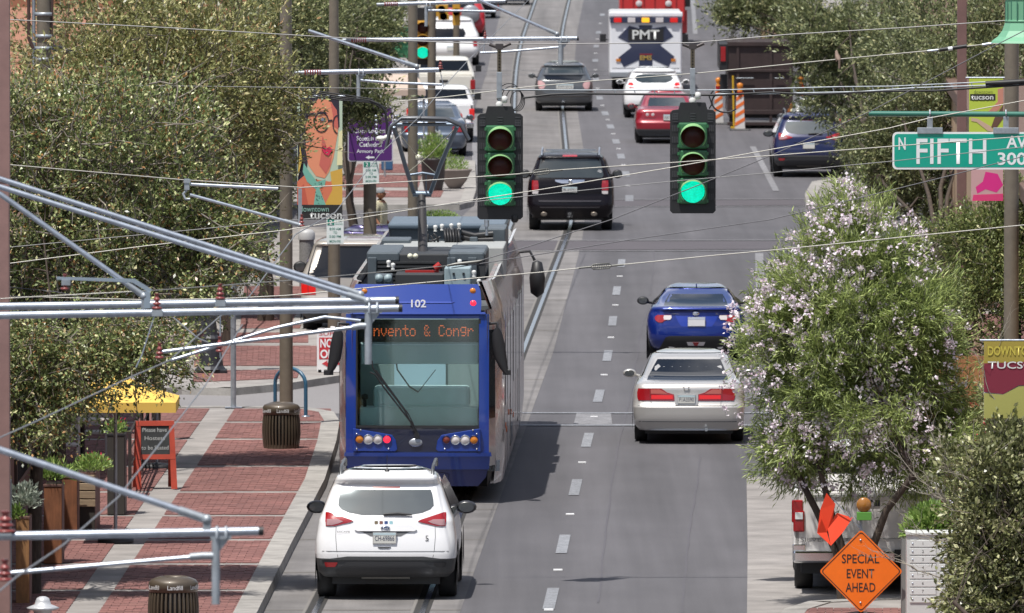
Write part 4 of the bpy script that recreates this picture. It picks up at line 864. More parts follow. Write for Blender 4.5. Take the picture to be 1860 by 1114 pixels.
# side walls: plan from chamfered nose to straight flank, leaning in above the windows
def xw(z): return float(np.interp(z, [.25, .6, 2.6, 2.9, 3.25], [WT - .03, WT, WT, WT - .06, WT - .2]))
def side_shell(sg):
    b = MB(); rows = []
    for z in (.27, .6, .9, 1.15, 1.6, 2.1, 2.6, 2.85, 3.1, 3.25):
        k = xw(z); rows.append([(sg * (k - .12), .5, z), (sg * (k - .03), 1.0, z), (sg * k, 1.6, z)] + [(sg * k, y, z) for y in np.linspace(2.4, LT - 2, 12)] + [(sg * (k - .05), LT - 1, z), (sg * (k - .3), LT, z)])
    b.grid(rows, 0, True); b.grid([[(x - sg * .05, y, z) for x, y, z in r_] for r_ in rows], 0, True)
    b.grid([rows[-1], [(x - sg * .05, y, z) for x, y, z in rows[-1]]], 0, True); return b.build('side_wall', wrap, tram)
for sg in (-1, 1): side_shell(sg)
b = MB(); b.box(-WT + .06, WT - .06, .6, LT - .2, .45, .6); b.build('floor', galv2, tram)
b = MB(); b.box(-WT + .12, WT - .12, 1.35, LT - .1, 2.78, 2.85); b.build('roof', mat('tram_roof', (.1, .11, .12), .7), tram)
b = MB(); b.box(-1.0, 1.0, LT - .25, LT, .4, 3.1, ch=.05); b.build('far_nose', tblue, tram, bevel=.02)
b = MB(); b.box(-.95, .95, 2.2, 17, .12, .5); b.build('underframe', blackm, tram)
# flank windows, doors and seams
for sg in (-1, 1):
    x = sg * (WT + .006)
    for y0, y1 in ((1.75, 3.0), (3.3, 5.4), (8.2, 9.9), (10.3, 12), (13.4, 15), (15.4, 16.8)):
        b = MB(); b.box(min(x, x - sg * .012), max(x, x - sg * .012), y0, y1, 1.35, 2.45); b.build('window', glassd, tram)
    for y0 in (5.9, 12.2):
        b = MB(); b.box(min(x, x - sg * .012), max(x, x - sg * .012), y0, y0 + 1.3, .5, 2.5); o = b.build('door', glassm, tram)
    for y in (1.65, 3.15, 5.6, 7.5, 10.1, 13.1):
        b = MB(); b.box(min(x, x + sg * .003), max(x, x + sg * .003), y, y + .05, .35, 2.75); b.build('seam', gapm, tram)
    for y, z in ((1.9, 1.05), (2.6, .95), (4.4, 1.1), (6.2, 1.0), (8, .85)):
        b = MB(); b.lathe([(0, 0), (.045, 0), (.045, -.02)], n=10, axis='x'); b.v = [(sg * (WT + .012) + vx * sg, vy + y, vz + z) for vx, vy, vz in b.v]; b.build('side_marker', mat('marker_orange', (.6, .13, .03), .4), tram)
# corner cab windows
for sg in (-1, 1):
    def cz(z, t): return (sg * (.99 + (xw(z) - .12 - .99) * t), .10 + .4 * t, z)
    b = MB(); b.grid([[cz(z, 0), cz(z, .5), cz(z, 1)] for z in (.55, .8, 1.15, 1.9, 2.6, 2.85)], 0, False); b.grid([[tuple(np.array(cz(z, k)) + np.array([-sg * .04, .03, 0])) for k in (0, .5, 1)] for z in (.55, 2.85)], 0, False); b.build('corner_panel', wrap, tram)
    b = MB(); b.grid([[tuple(np.array(cz(z, k)) + np.array([sg * .008, -.01, 0])) for k in (.12, .9)] for z in (1.25, 2.55)], 0, False); b.build('corner_window', glassd, tram)
# nose: a bowed face with rounded corners; built of strips with the windscreen left open
def fy(x, z):
    e = abs(x) / 1.02; return .05 * e ** 2.4 + float(np.interp(z, [.25, .72, 1.0, 2.75, 3.22], [.1, .02, .0, .10, .32]))
def face(name, rows, m, off=0, nx=14, th=.04, parent=None):
    b = MB(); g = [[(a + (c - a) * k / nx, fy(a + (c - a) * k / nx, z) - off, z) for k in range(nx + 1)] for z, a, c in rows]
    h = [[(x, y + th, z) for x, y, z in r_] for r_ in g]; b.grid(g); b.grid(h)
    ed = lambda G: G[0] + [r_[-1] for r_ in G[1:]] + G[-1][::-1][1:] + [r_[0] for r_ in G[::-1][1:-1]]
    A, B_ = ed(g), ed(h); n = len(A); b.add(A + B_, [(i, (i + 1) % n, n + (i + 1) % n, n + i) for i in range(n)], 0, False); return b.build(name, m, parent or tram)
def zl(*ys): return [Z(y) for y in ys]
face('cowl', [(Z(568), X(640), X(873) ), (Z(550), X(639), X(874)), (Z(530), X(641), X(872)), (Z(518), X(645), X(868))], tblue, .0)
face('cowl_ledge', [(Z(571), X(636), X(882)), (Z(567.5), X(637), X(881))], tblue, .05, th=.12)
face('cowl_rib', [(Z(551), X(665), X(820)), (Z(549), X(662), X(825))], mat('rib_light_blue', (.05, .09, .42), .3, coat=.6), .012)
for sg in (-1, 1):   # pillars either side of the windscreen
    a, c = (X(628), X(646)) if sg < 0 else (X(870), X(888))
    face('pillar', [(Z(y), a, c) for y in (828, 790, 740, 690, 640, 600, 571)], tblue, .01, nx=4, th=.1)
face('header', [(Z(579), X(640), X(876)), (Z(571), X(640), X(876))], tblue, .0)
face('lower_mask', [(Z(828), X(646), X(870)), (Z(812), X(646), X(870)), (Z(783), X(646), X(870)), (Z(774), X(646), X(870))], mat('mask_black', (.012, .016, .04), .2, coat=.8), .0)
for sg in (-1, 1):
    q = [(641, 820), (641, 778), (690, 786), (712, 790), (719, 800), (722, 816), (718, 820)]
    q = [(X(a), Z(y)) for a, y in q]; q = q if sg < 0 else [(2 * X(757) - x, z) for x, z in q][::-1]
    b = MB(); yy = min(fy(x, z) for x, z in q) - .035; b.plate(q, yy, yy + .06); lp = b.build('lamp_panel', tblue, tram, bevel=.008)
    for px, m, r_ in ((653, amber, 7), (669, clearlens, 7.5), (686.5, clearlens, 7), (703, MATS['red_lit_lens'], 6.5)):
        xx = X(px) if sg < 0 else 2 * X(757) - X(px); zz = Z(798 if sg < 0 else 799); rr_ = r_ / ts
        if sg > 0: m = {653: amber, 669: clearlens, 686.5: clearlens, 703: mat('dark_red_lens', (.16, .03, .02), .25, coat=.5)}[px]
        b = MB(); b.lathe([(rr_, -.005), (rr_ + .012, -.02), (rr_ + .016, .0)], n=20, axis='y'); b.v = [(vx + xx, vy + yy - .002, vz + zz) for vx, vy, vz in b.v]; rg = b.build('lamp_ring', chrome if m is clearlens else tblue2, lp)
        b = MB(); b.lathe([(0, -.02), (rr_ * .7, -.015), (rr_, -.004)], n=20, axis='y'); b.v = [(vx + xx, vy + yy - .003, vz + zz) for vx, vy, vz in b.v]; b.build('lamp', m if m is not MATS['red_lit_lens'] else mat('tram_red_lit', (.7, .02, .03), .3, emit=(1, .02, .05), es=1.4), lp)
    for a, y in ((648, 788), (706, 795), (648, 815), (706, 815), (655, 781)):
        x = X(a) if sg < 0 else 2 * X(757) - X(a); b = MB(); b.lathe([(0, -.012), (.012, -.008), (.016, 0)], n=8, axis='y'); b.v = [(vx + x, vy + yy, vz + Z(y)) for vx, vy, vz in b.v]; b.build('bolt', chrome, lp)
b = MB(); b.lathe([(0, -.012), (.07, -.012), (.085, 0)], n=24, axis='y'); b.v = [(vx * 1.15 + X(755), vy - .0, vz * .72 + Z(804)) for vx, vy, vz in b.v]; b.build('round_cover', mat('cover_grey', (.35, .37, .4), .35, .4), tram)
face('bumper_ledge', [(Z(829), X(625), X(893)), (Z(822), X(626), X(892))], tblue, .07, th=.2)
face('bumper', [(Z(853), X(630), X(888)), (Z(829), X(628), X(890))], tblue, .03, th=.14)
face('skirt', [(Z(884), X(640), X(868)), (Z(868), X(634), X(882)), (Z(853), X(630), X(886))], tblue2, .0, th=.1)
b = MB(); b.tube([(X(815), fy(.4, .4) - .012, Z(886)), (X(815), fy(.4, .4) - .012, Z(862)), (X(805), fy(.4, .4) - .012, Z(859)), (X(770), fy(0, .5) - .012, Z(858))], .007, 5); b.build('skirt_seam', mat('blue_seam', (.004, .006, .05), .5), tram)
face('windscreen_seal', [(Z(777), X(646), X(870)), (Z(773), X(646), X(870))], blackm, .01)
for a, c in ((644.5, 649), (869, 873)): face('windscreen_seal', [(Z(775), X(a), X(c)), (Z(680), X(a), X(c)), (Z(580), X(a), X(c))], blackm, .004, nx=2)
# glass: clear, with reflection of sky
gl = bpy.data.materials.new('windscreen_glass'); gl.use_nodes = True; t = gl.node_tree; t.nodes.remove(t.nodes['Principled BSDF'])
tb = t.nodes.new('ShaderNodeBsdfTransparent'); tb.inputs[0].default_value = (.86, .97, .97, 1); gb = t.nodes.new('ShaderNodeBsdfGlossy'); gb.inputs['Roughness'].default_value = .04; fr = t.nodes.new('ShaderNodeFresnel'); fr.inputs[0].default_value = 1.75
ms = t.nodes.new('ShaderNodeMixShader'); t.links.new(fr.outputs[0], ms.inputs[0]); t.links.new(tb.outputs[0], ms.inputs[1]); t.links.new(gb.outputs[0], ms.inputs[2]); t.links.new(ms.outputs[0], t.nodes['Material Output'].inputs[0])
face('windscreen', [(Z(y), X(648), X(870)) for y in (774, 740, 700, 660, 620, 580)], gl, .003, th=.012)
# cab interior behind the glass
teal = mat('cab_teal', (.74, .88, .85), .5, noise=.06, nscale=3); tealb = mat('cab_teal_pale', (.8, .9, .88), .45); cabd = mat('cab_dark', (.03, .035, .038), .7)
for sg in (-1, 1): b = MB(); b.box(min(sg * 1.0, sg * .97), max(sg * 1.0, sg * .97), .35, 1.28, .7, 2.75); b.build('cab_side_panel', mat('cab_wall_grey', (.2, .25, .25), .6), tram)
b = MB(); b.box(X(652), X(868), .22, .75, Z(783), Z(742)); b.build('dashboard', teal, tram, bevel=.02)
b = MB(); b.box(X(676), X(852), .55, 1.0, Z(745), Z(706)); b.build('console', teal, tram, bevel=.06)
b = MB(); b.box(X(655), X(868), .3, .6, Z(663), Z(628)); b.build('sun_blind', tealb, tram, bevel=.01)
b = MB(); b.box(X(652), X(870), .24, .3, Z(623), Z(582)); led = b.build('destination_board', cabd, tram)
b = MB(); b.box(X(652), X(868), .5, .56, Z(628), Z(621)); b.build('blind_rail', tealb, tram)
b = MB(); b.box(X(650), X(868), 1.25, 1.3, .6, 2.75); b.build('cab_wall', mat('cab_wall_grey', (.2, .25, .25), .6), tram)
b = MB(); b.box(X(712), X(806), 1.2, 1.245, .9, 2.72); b.build('painted_reflection_band', mat('reflection_band_pale', (.36, .48, .56), .3), tram)  # pale blue box painted in for the reflection band on the windscreen
b = MB(); b.tube([(X(661), .45, Z(742)), (X(661), .45, Z(728))], .025, 8); b.lathe([(0, .05), (.05, .03), (.05, -.03), (0, -.05)], (X(661), .45, Z(724)), 12); b.build('control_handle', blackm, tram)
b = MB(); b.tube([(X(716), .5, 2.2), (X(720), .5, 1.95), (X(742), .5, 1.7), (X(758), .5, 1.62)], .012, 5); b.tube([(X(758), .5, 1.62), (X(790), .5, 1.95)], .006, 4); b.build('hanging_cable', blackm, tram)
# dot lettering
FONT = {'n': ['00000', '00000', '10110', '11001', '10001', '10001', '10001'], 'v': ['00000', '00000', '10001', '10001', '10001', '01010', '00100'], 'e': ['00000', '00000', '01110', '10001', '11111', '10000', '01110'], 't': ['00100', '00100', '11111', '00100', '00100', '00100', '00011'], 'o': ['00000', '00000', '01110', '10001', '10001', '10001', '01110'],
        '&': ['01100', '10010', '10100', '01000', '10101', '10010', '01101'], 'C': ['01110', '10001', '10000', '10000', '10000', '10001', '01110'], 'g': ['00000', '01111', '10001', '10001', '01111', '00001', '01110'], 'r': ['00000', '00000', '10110', '11001', '10000', '10000', '10000'], ' ': ['00000'] * 7, 'i': ['00100', '00000', '01100', '00100', '00100', '00100', '01110'], 'c': ['00000', '00000', '01110', '10000', '10000', '10001', '01110'], 'u': ['00000', '00000', '10001', '10001', '10001', '10011', '01101']}
b = MB(); x0 = X(678); st = (X(862) - X(678)) / (14 * 6); zt = Z(592); zs_ = (Z(592) - Z(613)) / 7
for i, ch in enumerate('nvento & Congr'):
    for r_ in range(7):
        for k in range(5):
            if FONT[ch][r_][k] == '1': xx = x0 + (i * 6 + k) * st; zz = zt - r_ * zs_; b.box(xx, xx + st * .78, .232, .236, zz - zs_ * .62, zz)
b.build('lettering', mat('led_orange', (.6, .12, .02), .5, emit=(1, .16, .03), es=.8), led)
text('102', tram, mat('white_number', (.8, .8, .8), .4), X(760), Z(552), h=.115, wd=.22, y=fy(0, 2.9) - .02, bold=.02)
for px, py, m in ((858, 530, amber), (661, 531, amber), (859, 552, MATS['tram_red_lit'])):
    b = MB(); b.lathe([(0, -.02), (.035, -.015), (.045, 0)], n=16, axis='y'); x, z = X(px), Z(py); b.v = [(vx + x, vy + fy(x, z) - .004, vz + z) for vx, vy, vz in b.v]; b.build('cowl_lamp', m, tram)
# wiper
b = MB(); yy = -.03; b.tube([(X(757), yy, Z(789)), (X(735), yy, Z(745)), (X(677), yy, Z(668)), (X(676), yy, Z(655))], .012, 6); b.tube([(X(760), yy, Z(789)), (X(742), yy, Z(752)), (X(683), yy, Z(672))], .009, 6); b.tube([(X(672), yy, Z(676)), (X(682), yy, Z(680)), (X(697), yy, Z(703)), (X(753), yy + .01, Z(775))], .013, 6); b.lathe([(.04, -.03), (.04, .03)], (X(757), yy + .02, Z(790)), 10, axis='y'); b.build('wiper', blackm, tram)
# mirrors: two at the near nose, one at the far nose
def tmirror(x0, z0, x1, y, sx, name='mirror'):
    b = MB(); b.tube([(x0, y, z0), (x1, y - .08, z0 + .02), (x1, y - .08, z0 - .12)], .025, 6)
    rows = []
    for z, wd, dx in ((0, .03, 0), (-.08, .075, .0), (-.25, .095, sx * .02), (-.45, .09, sx * .05), (-.6, .06, sx * .10), (-.68, .03, sx * .14)):
        rows.append([(x1 + dx + wd * math.cos(q) , y - .1 + .05 * math.sin(q), z0 - .05 + z) for q in np.linspace(0, 2 * math.pi, 12, endpoint=False)])
    b.grid(rows, 0, True, True); b.add(rows[-1], [tuple(range(12))]); b.add(rows[0], [tuple(range(12))]); b.box(x1 + sx * .08, x1 + sx * .2, y - .13, y - .05, z0 - .74, z0 - .66, ch=.01); return b.build(name, blackm, tram)
tmirror(X(880), Z(590), X(903), .25, 1); tmirror(X(633), Z(590), X(614), .15, -1)
k = LT - .6; b = MB(); zz = 2.85; b.tube([(1.0, k, zz), (1.3, k - .1, zz + .03), (1.38, k - .1, zz - .12)], .025, 6)
b.lathe([(0, .28), (.08, .25), (.13, 0), (.11, -.25), (0, -.33)], (1.42, k - .1, zz - .4), 12); b.v = [(x, y if y > k + .1 or y < k - .4 else y, z) for x, y, z in b.v]; b.build('mirror', blackm, tram)
# roof equipment
rg1 = mat('roof_unit_grey', (.095, .115, .13), .45, .3, noise=.12, nscale=5); rg2 = mat('roof_unit_light', (.26, .33, .35), .5, noise=.1, nscale=5); rdk = mat('roof_dark', (.03, .032, .035), .6)
def rz(py, yl): s_ = FPX / (FPX / ts + yl); return HC - (py + 458) / s_
def rx(px, yl, z=0): s_ = FPX / (FPX / ts + yl); return (px - 930) / s_ - (TCX - 930) / ts - yl * math.tan(.0185) 
def unit(name, x0, x1, ytop, yl, depth, m, zb=2.85, bev=.02, parent=None):
    b = MB(); z1 = rz(ytop, yl); b.box(rx(x0, yl), rx(x1, yl), yl, yl + depth, zb, z1); return b.build(name, m, parent or tram, bevel=bev)
u1 = unit('roof_unit', 667, 882, 461, 3.0, 2.4, rdk); 
b = MB(); z = rz(461, 3.0); b.box(rx(666, 3), rx(726, 3), 2.97, 5.5, z - .12, z + .03); b.box(rx(814, 3), rx(880, 3), 2.97, 5.5, z - .12, z + .03); b.build('roof_cover', rg1, u1, bevel=.03)
for x0 in (668, 812, 850):
    b = MB(); b.box(rx(x0, 2.9), rx(x0 + 16, 2.9), 2.92, 3.0, 2.85, z - .05); b.build('frame_post', rg1, u1, bevel=.01)
for k in range(9):
    b = MB(); zz = 2.92 + k * .06; b.box(rx(686, 2.95), rx(800, 2.95), 2.94, 3.0, zz, zz + .03); b.build('louver', rdk, u1)
unit('equipment_box', 807, 855, 486, 1.6, .8, rg2, bev=.02)
for px in (824, 842):
    b = MB(); b.box(rx(px - 2, 1.58), rx(px + 2, 1.58), 1.57, 1.6, rz(499, 1.6), rz(495, 1.6)); b.build('latch', blackm, tram)
o = unit('resistor_box', 680, 712, 500, 1.4, .7, rg1); 
for px in (689, 705):
    b = MB(); b.lathe([(0, -.06), (.06, -.05), (.06, .02), (0, .05)], (rx(px, 1.4), 1.37, rz(505, 1.4)), 12, axis='y'); b.build('dome_cap', rg2, o)
unit('resistor_grid', 718, 806, 497, 1.8, .8, rdk)
b = MB(); b.box(rx(736, 2.2), rx(797, 2.2), 2.2, 2.3, rz(495, 2.2), rz(491, 2.2)); b.tube([(rx(790, 2.2), 2.2, rz(488, 2.2)), (rx(800, 2.2), 2.2, rz(480, 2.2))], .05, 8); b.build('red_bracket', mat('red_bracket', (.35, .015, .012), .4), tram)
u2 = unit('roof_unit', 706, 918, 408, 10.5, 2.6, rg1, bev=.04)
b = MB(); z = rz(408, 10.5); b.box(rx(705, 10.5), rx(917, 10.5), 10.44, 13.2, z - .07, z + .02); b.build('roof_cover', mat('roof_cover_blue', (.12, .16, .2), .4, .3), u2, bevel=.03)
unit('roof_unit', 870, 918, 415, 8.6, 1.6, rg1); unit('walkway', 692, 915, 449, 6.2, 2.2, mat('walkway_grey', (.32, .33, .32), .6), zb=3.0)
unit('equipment_box', 693, 745, 435, 7.6, 1.0, rg1); unit('equipment_box', 853, 868, 430, 8.2, .6, rg1)
# coiled black cables and hoses
for x0 in range(808, 836, 5):
    yl = 8.0; b = MB(); b.tube([(rx(x0, yl), yl + .3, rz(417, yl)), (rx(x0, yl), yl, rz(419, yl)), (rx(x0 + 2, yl), yl - .1, rz(435, yl)), (rx(x0 + 3, yl), yl, rz(452, yl))], .022, 6); b.build('cable', blackm, tram)
for x0, y0, x1, y1 in ((778, 425, 770, 448), (783, 428, 790, 448), (788, 424, 796, 440), (776, 440, 800, 430)):
    yl = 8.0; b = MB(); b.tube([(rx(x0, yl), yl, rz(y0, yl)), (rx((x0 + x1) / 2 + 3, yl), yl - .05, rz((y0 + y1) / 2, yl)), (rx(x1, yl), yl, rz(y1, yl))], .018, 6); b.build('cable', blackm, tram)
for k in range(3):
    yl = 8.3; b = MB(); b.tube([(rx(838, yl), yl, rz(422 + k * 8, yl)), (rx(862, yl), yl, rz(428 + k * 8, yl)), (rx(896, yl), yl, rz(424 + k * 11, yl))], .045, 8); b.build('hose', blackm, tram)
for px, py, yl in ((803, 411, 8.2), (820, 410, 8.2), (834, 409, 8.2), (774, 412, 8.2), (791, 413, 8.2), (706, 477, 2.4), (714, 482, 2.0), (835, 475, 2.4), (870, 511, 1.5), (861, 495, 1.6)):
    b = MB(); b.lathe([(0, .04), (.03, .03), (.035, 0), (.02, -.03), (.03, -.06)], (rx(px, yl), yl, rz(py, yl)), 10); b.build('roof_insulator', mat('pale_ceramic', (.6, .6, .58), .3), tram)
for px in (745, 755):
    yl = 2.8; b = MB(); b.lathe([(.0, -.06), (.036, -.055), (.04, .0), (.036, .06)], (rx(px, yl), yl, rz(465, yl)), 14, axis='y'); b.build('cylinder_lamp', mat('ivory', (.65, .64, .5), .4), tram)
b = MB(); yl = 5.6; b.tube([(rx(728, yl), yl, rz(452, yl)), (rx(814, yl), yl, rz(452, yl))], .035, 8)
for px in (728, 811): b.tube([(rx(px, yl), yl, rz(452, yl)), (rx(px, 3.4), 3.4, rz(474, 3.4))], .035, 8)
b.tube([(rx(700, 3.2), 3.2, rz(478, 3.2)), (rx(728, 3.4), 3.4, rz(474, 3.4)), (rx(811, 3.4), 3.4, rz(474, 3.4)), (rx(848, 3.2), 3.2, rz(483, 3.2))], .045, 8); b.build('pantograph_frame', rg1, tram)
# parapet rails of bolts along the roof edges
b = MB(); b.grid([[(xw(3.22) + .0, y, 3.24), (xw(3.22) + .05, y, 3.27)] for y in np.linspace(1.2, LT - 1, 10)], 0, False); b.build('roof_edge', mat('roof_edge_pale', (.45, .46, .47), .5, noise=.3, nscale=4), tram)
# pantograph
pan = mat('pantograph_blue_grey', (.2, .25, .31), .4, .4)
b = MB(); yl = 4.4; b.tube([(rx(768, 3.6), 3.6, rz(478, 3.6)), (rx(768, 4.6), 4.6, rz(420, 4.6)), (rx(766, 5.2), 5.2, rz(356, 5.2))], [.075, .07, .06], 8); b.box(rx(757, 3.5), rx(780, 3.5), 3.3, 3.9, rz(478, 3.6) - .1, rz(478, 3.6) + .12); b.build('pantograph_arm', mat('arm_black', (.03, .027, .027), .5), tram)
T = lambda px, py, yl_: (rx(px, yl_), yl_, rz(py, yl_))
b = MB(); y1, y0 = 5.2, 3.6
b.tube([T(750, 352, y1), T(784, 352, y1)], .045, 8); b.tube([T(752, 350, y1), T(736, 300, 4.6), T(716, 228, y0)], .035, 8); b.tube([T(748, 338, y1), T(724, 262, 4.3), T(712, 226, y0)], .022, 6)
b.tube([T(782, 350, y1), T(800, 300, 4.6), T(831, 228, y0)], .035, 8); b.tube([T(742, 318, 4.9), T(768, 314, 4.9), T(792, 318, 4.9)], .02, 6); b.tube([T(716, 226, y0), T(832, 226, y0)], .026, 8)
for px in (742, 794): b.tube([T(px, 226, y0), T(px + 1, 238, y0)], .015, 5)
b.tube([T(774, 318, 4.9), T(774, 350, y1)], .012, 5)
b.build('pantograph_frame', pan, tram)
b = MB(); b.tube([T(716, 230, y0), T(760, 286, 4.4), T(795, 318, 4.9)], .008, 4); b.tube([T(830, 230, y0), T(780, 282, 4.4), T(740, 314, 4.9)], .008, 4); b.lathe([(0, .05), (.04, .03), (.04, -.03), (0, -.05)], T(760, 286, 4.4), 10); b.build('tension_rod', mat('ivory', (.6, .6, .5), .4), tram)
b = MB(); zz = rz(218, y0); xs = [rx(p_, y0) for p_ in (702, 712, 730, 765, 810, 838, 852)]
for dy in (-.18, .18): b.tube([(xs[0], y0 + dy, zz - .42), (xs[1] - .02, y0 + dy, zz - .1), (xs[2], y0 + dy, zz + .03), (xs[3], y0 + dy, zz + .03), (xs[4], y0 + dy, zz + .02), (xs[5], y0 + dy, zz - .08), (xs[6], y0 + dy, zz - .3)], .026, 8)
b.box(xs[2], xs[4], y0 - .2, y0 + .2, zz - .02, zz + .0)
b.build('collector_head', mat('collector_dark', (.085, .09, .1), .4, .4), tram)
tyre_set(tram, [(x, y) for x in (-.72, .72) for y in (3.0, 4.8, 14.5, 16.3)], .3, .12, galv2)
# ================================================================ SIGNALS, SIGNS, OVERHEAD LINE
sg_green = mat('signal_green', (.022, .115, .046), .4, noise=.1, nscale=8, coat=.3); sg_vis = mat('signal_visor_green', (.24, .46, .2), .45); lensoff = mat('lens_off', (.045, .003, .002), .3, spec=.3)
def led_mat():
    if 'green_led' in MATS: return MATS['green_led']
    m = mat('green_led', (.0, .5, .3), .4); t = m.node_tree; b = t.nodes['Principled BSDF']; co = t.nodes.new('ShaderNodeTexCoord'); v = t.nodes.new('ShaderNodeTexVoronoi'); v.inputs['Scale'].default_value = 55
    r = t.nodes.new('ShaderNodeValToRGB'); r.color_ramp.elements[0].color = (.0, .95, .6, 1); r.color_ramp.elements[1].color = (0, .5, .33, 1); r.color_ramp.elements[1].position = .75
    t.links.new(co.outputs['Object'], v.inputs['Vector']); t.links.new(v.outputs['Distance'], r.inputs[0]); t.links.new(r.outputs[0], b.inputs['Emission Color']); b.inputs['Emission Strength'].default_value = .95; return m
def signal(cx, ytop, ybot, s, label, hanger, housing=sg_green, visor=sg_vis, W=83, lens=(252, 301, 351), body=(865 + 40, ), name='traffic_signal', back=True, grp='overhead traffic signals'):
    o0 = PD(cx, ybot, s); root = thing(name, label, 'traffic signal', o0, 0, grp)
    X = lambda a: (a - cx) / s; Z = lambda y: (ybot - y) / s
    sc = s / 138
    if back:
        b = MB(); w2, c = W / 2 / s, .035; z1 = Z(ytop + 14)
        b.plate([(-w2 + c, 0), (w2 - c, 0), (w2, c), (w2, z1 - c), (w2 - c, z1), (.19, z1 + .01), (.165, Z(ytop)), (-.165, Z(ytop)), (-.19, z1 + .01), (-w2 + c, z1), (-w2, z1 - c), (-w2, c)], .02, .04)
        bp = b.build('backplate', blackm, root, bevel=.006)
        lv = MB()
        for sg in (-1, 1):
            for zc in np.arange(.18, z1 - .1, .15):
                for k in range(4): xx = sg * (.2 + k * .022); lv.box(xx - .006, xx + .006, .012, .02, zc, zc + .08)
        for zc in np.arange(z1 - .16, z1 - .04, .035):
            for xx in (-.23, 0, .23): lv.box(xx - .035, xx + .035, .01, .02, zc, zc + .014)
        lv.build('louver', mat('louver_grey', (.05, .05, .055), .4), bp)['kind'] = 'stuff'
    zl_ = [Z(y) for y in lens]; R = .155
    for i, z in enumerate(zl_):
        b = MB(); b.box(-.19, .19, -.06, .18, z - .17, z + .175); h = b.build('housing', housing, root, bevel=.02)
        b = MB(); b.lathe([(0, -.03), (R * .6, -.02), (R, .0)], n=26, axis='y'); b.v = [(vx, vy - .062, vz + z) for vx, vy, vz in b.v]
        b.build('lens', led_mat() if i == 2 else lensoff, h)
        b = MB(); rows = []
        for t in np.linspace(-.72, math.pi + .72, 30):
            up = (math.sin(t) + 1) / 2; dep = .03 + .2 * up ** .8; rows.append([((R + .008) * math.cos(t), -.06, z + (R + .008) * math.sin(t)), ((R + .012) * math.cos(t), -.06 - dep, z + (R + .012) * math.sin(t) - dep * .12)])
        b.grid(rows); b.grid([[(x * 1.03, y, z + (zz - z) * 1.03) for x, y, zz in r_] for r_ in rows]); b.grid([[r_[1], (r_[1][0] * 1.03, r_[1][1], z + (r_[1][2] - z) * 1.03)] for r_ in rows]); b.build('visor', visor, h)
        b = MB()
        for sg in (-1, 1):
            for dz in (-.13, .13): b.box(sg * .19 - .015, sg * .19 + .015, -.08, -.04, z + dz - .02, z + dz + .02)
        b.build('hinge', housing, h)
    return root, X, Z
for cx, sx, lens, yb, yt, lab in ((908.5, 907, (252, 301, 351), 399, 193, 'left hanging green traffic signal with a coil of black cable above it'), (1258.5, 1258, (247, 297, 347), 388, 186, 'right hanging green traffic signal above the dark red sedan')):
    r, X, Z = signal(cx, yt, yb, 138, lab, None, lens=lens)
    b = MB(); b.tube([(X(sx), .06, Z(yt)), (X(sx), .06, Z(yt - 70))], .02, 8); b.box(X(sx) - .035, X(sx) + .035, .03, .09, Z(yt - 62), Z(yt - 14)); b.build('hanger_lower', galv2, r, bevel=.006)
    b = MB(); b.box(X(sx) - .028, X(sx) + .028, .035, .085, Z(84), Z(yt - 60)); o = b.build('hanger_strap', mat('strap_bronze', (.13, .11, .08), .45, .5), r)
    for k in range(8):
        b = MB(); z = Z(84) - .04 - k * .04
        if z > Z(yt - 60) + .02: b.lathe([(0, -.002), (.01, -.002)], n=8, axis='y'); b.v = [(X(sx) + vx, .033 + vy, vz + z) for vx, vy, vz in b.v]; b.build('strap_hole', blackm, o)
    b = MB(); b.tube([(X(sx) - .13, .06, Z(81)), (X(sx) - .06, .06, Z(82) - .02), (X(sx) + .06, .06, Z(82) - .02), (X(sx) + .15, .06, Z(79))], .022, 8); b.box(X(sx) - .05, X(sx) + .05, .03, .09, Z(90), Z(80)); b.build('span_clamp', mat('clamp_dark', (.08, .07, .07), .5, .5), r)
    b = MB(); b.lathe([(0, .05), (.035, .04), (.04, .0), (.035, -.04), (0, -.05)], (X(sx) + .07, .02, Z(yt - 12)), 12); b.lathe([(.045, 0), (.05, .03), (.03, .06)], (X(sx), .06, Z(yt) ), 12); b.build('ball_joint', mat('pale_ceramic', (.6, .6, .58), .3), r)
    if cx < 1000:
        b = MB(); b.tube([(X(884), .05, Z(400)), (X(884), .05, Z(412))], .035, 10); b.tube([(X(884), .05, Z(410)), (X(884), .05, Z(428))], .02, 8); b.build('bottom_fitting', galv, r); b = MB(); b.lathe([(.04, 0.03), (.05, -.03), (.03, -.06)], (X(935), .03, 0.02), 10); b.build('bottom_knob', blackm, r)
        b = MB()
        for k in range(4):
            rr_ = (.125 + .014 * k); pts = [(X(940 - 5 * k) + rr_ * math.cos(q) * (.75 + .07 * k), .08 + .01 * k, Z(184 - 2.5 * k) + rr_ * math.sin(q) * 1.05) for q in np.linspace(-2.2 + .2 * k, 3.4, 26)]; b.tube(pts, .006, 5)
        b.build('cable_coil', blackm, r)
    else:
        b = MB(); pts = [(X(1318) + .15 * math.cos(q) * 1.2, .08, Z(186) + .15 * math.sin(q) * .9) for q in np.linspace(1.2, 5.6, 22)]; b.tube(pts, .011, 5); b.tube([(X(1296), .08, Z(165)), (X(1288), .08, Z(175)), (X(1293), .08, Z(190)), (X(1288), .08, Z(198))], .01, 5); b.build('cable_loop', blackm, r)
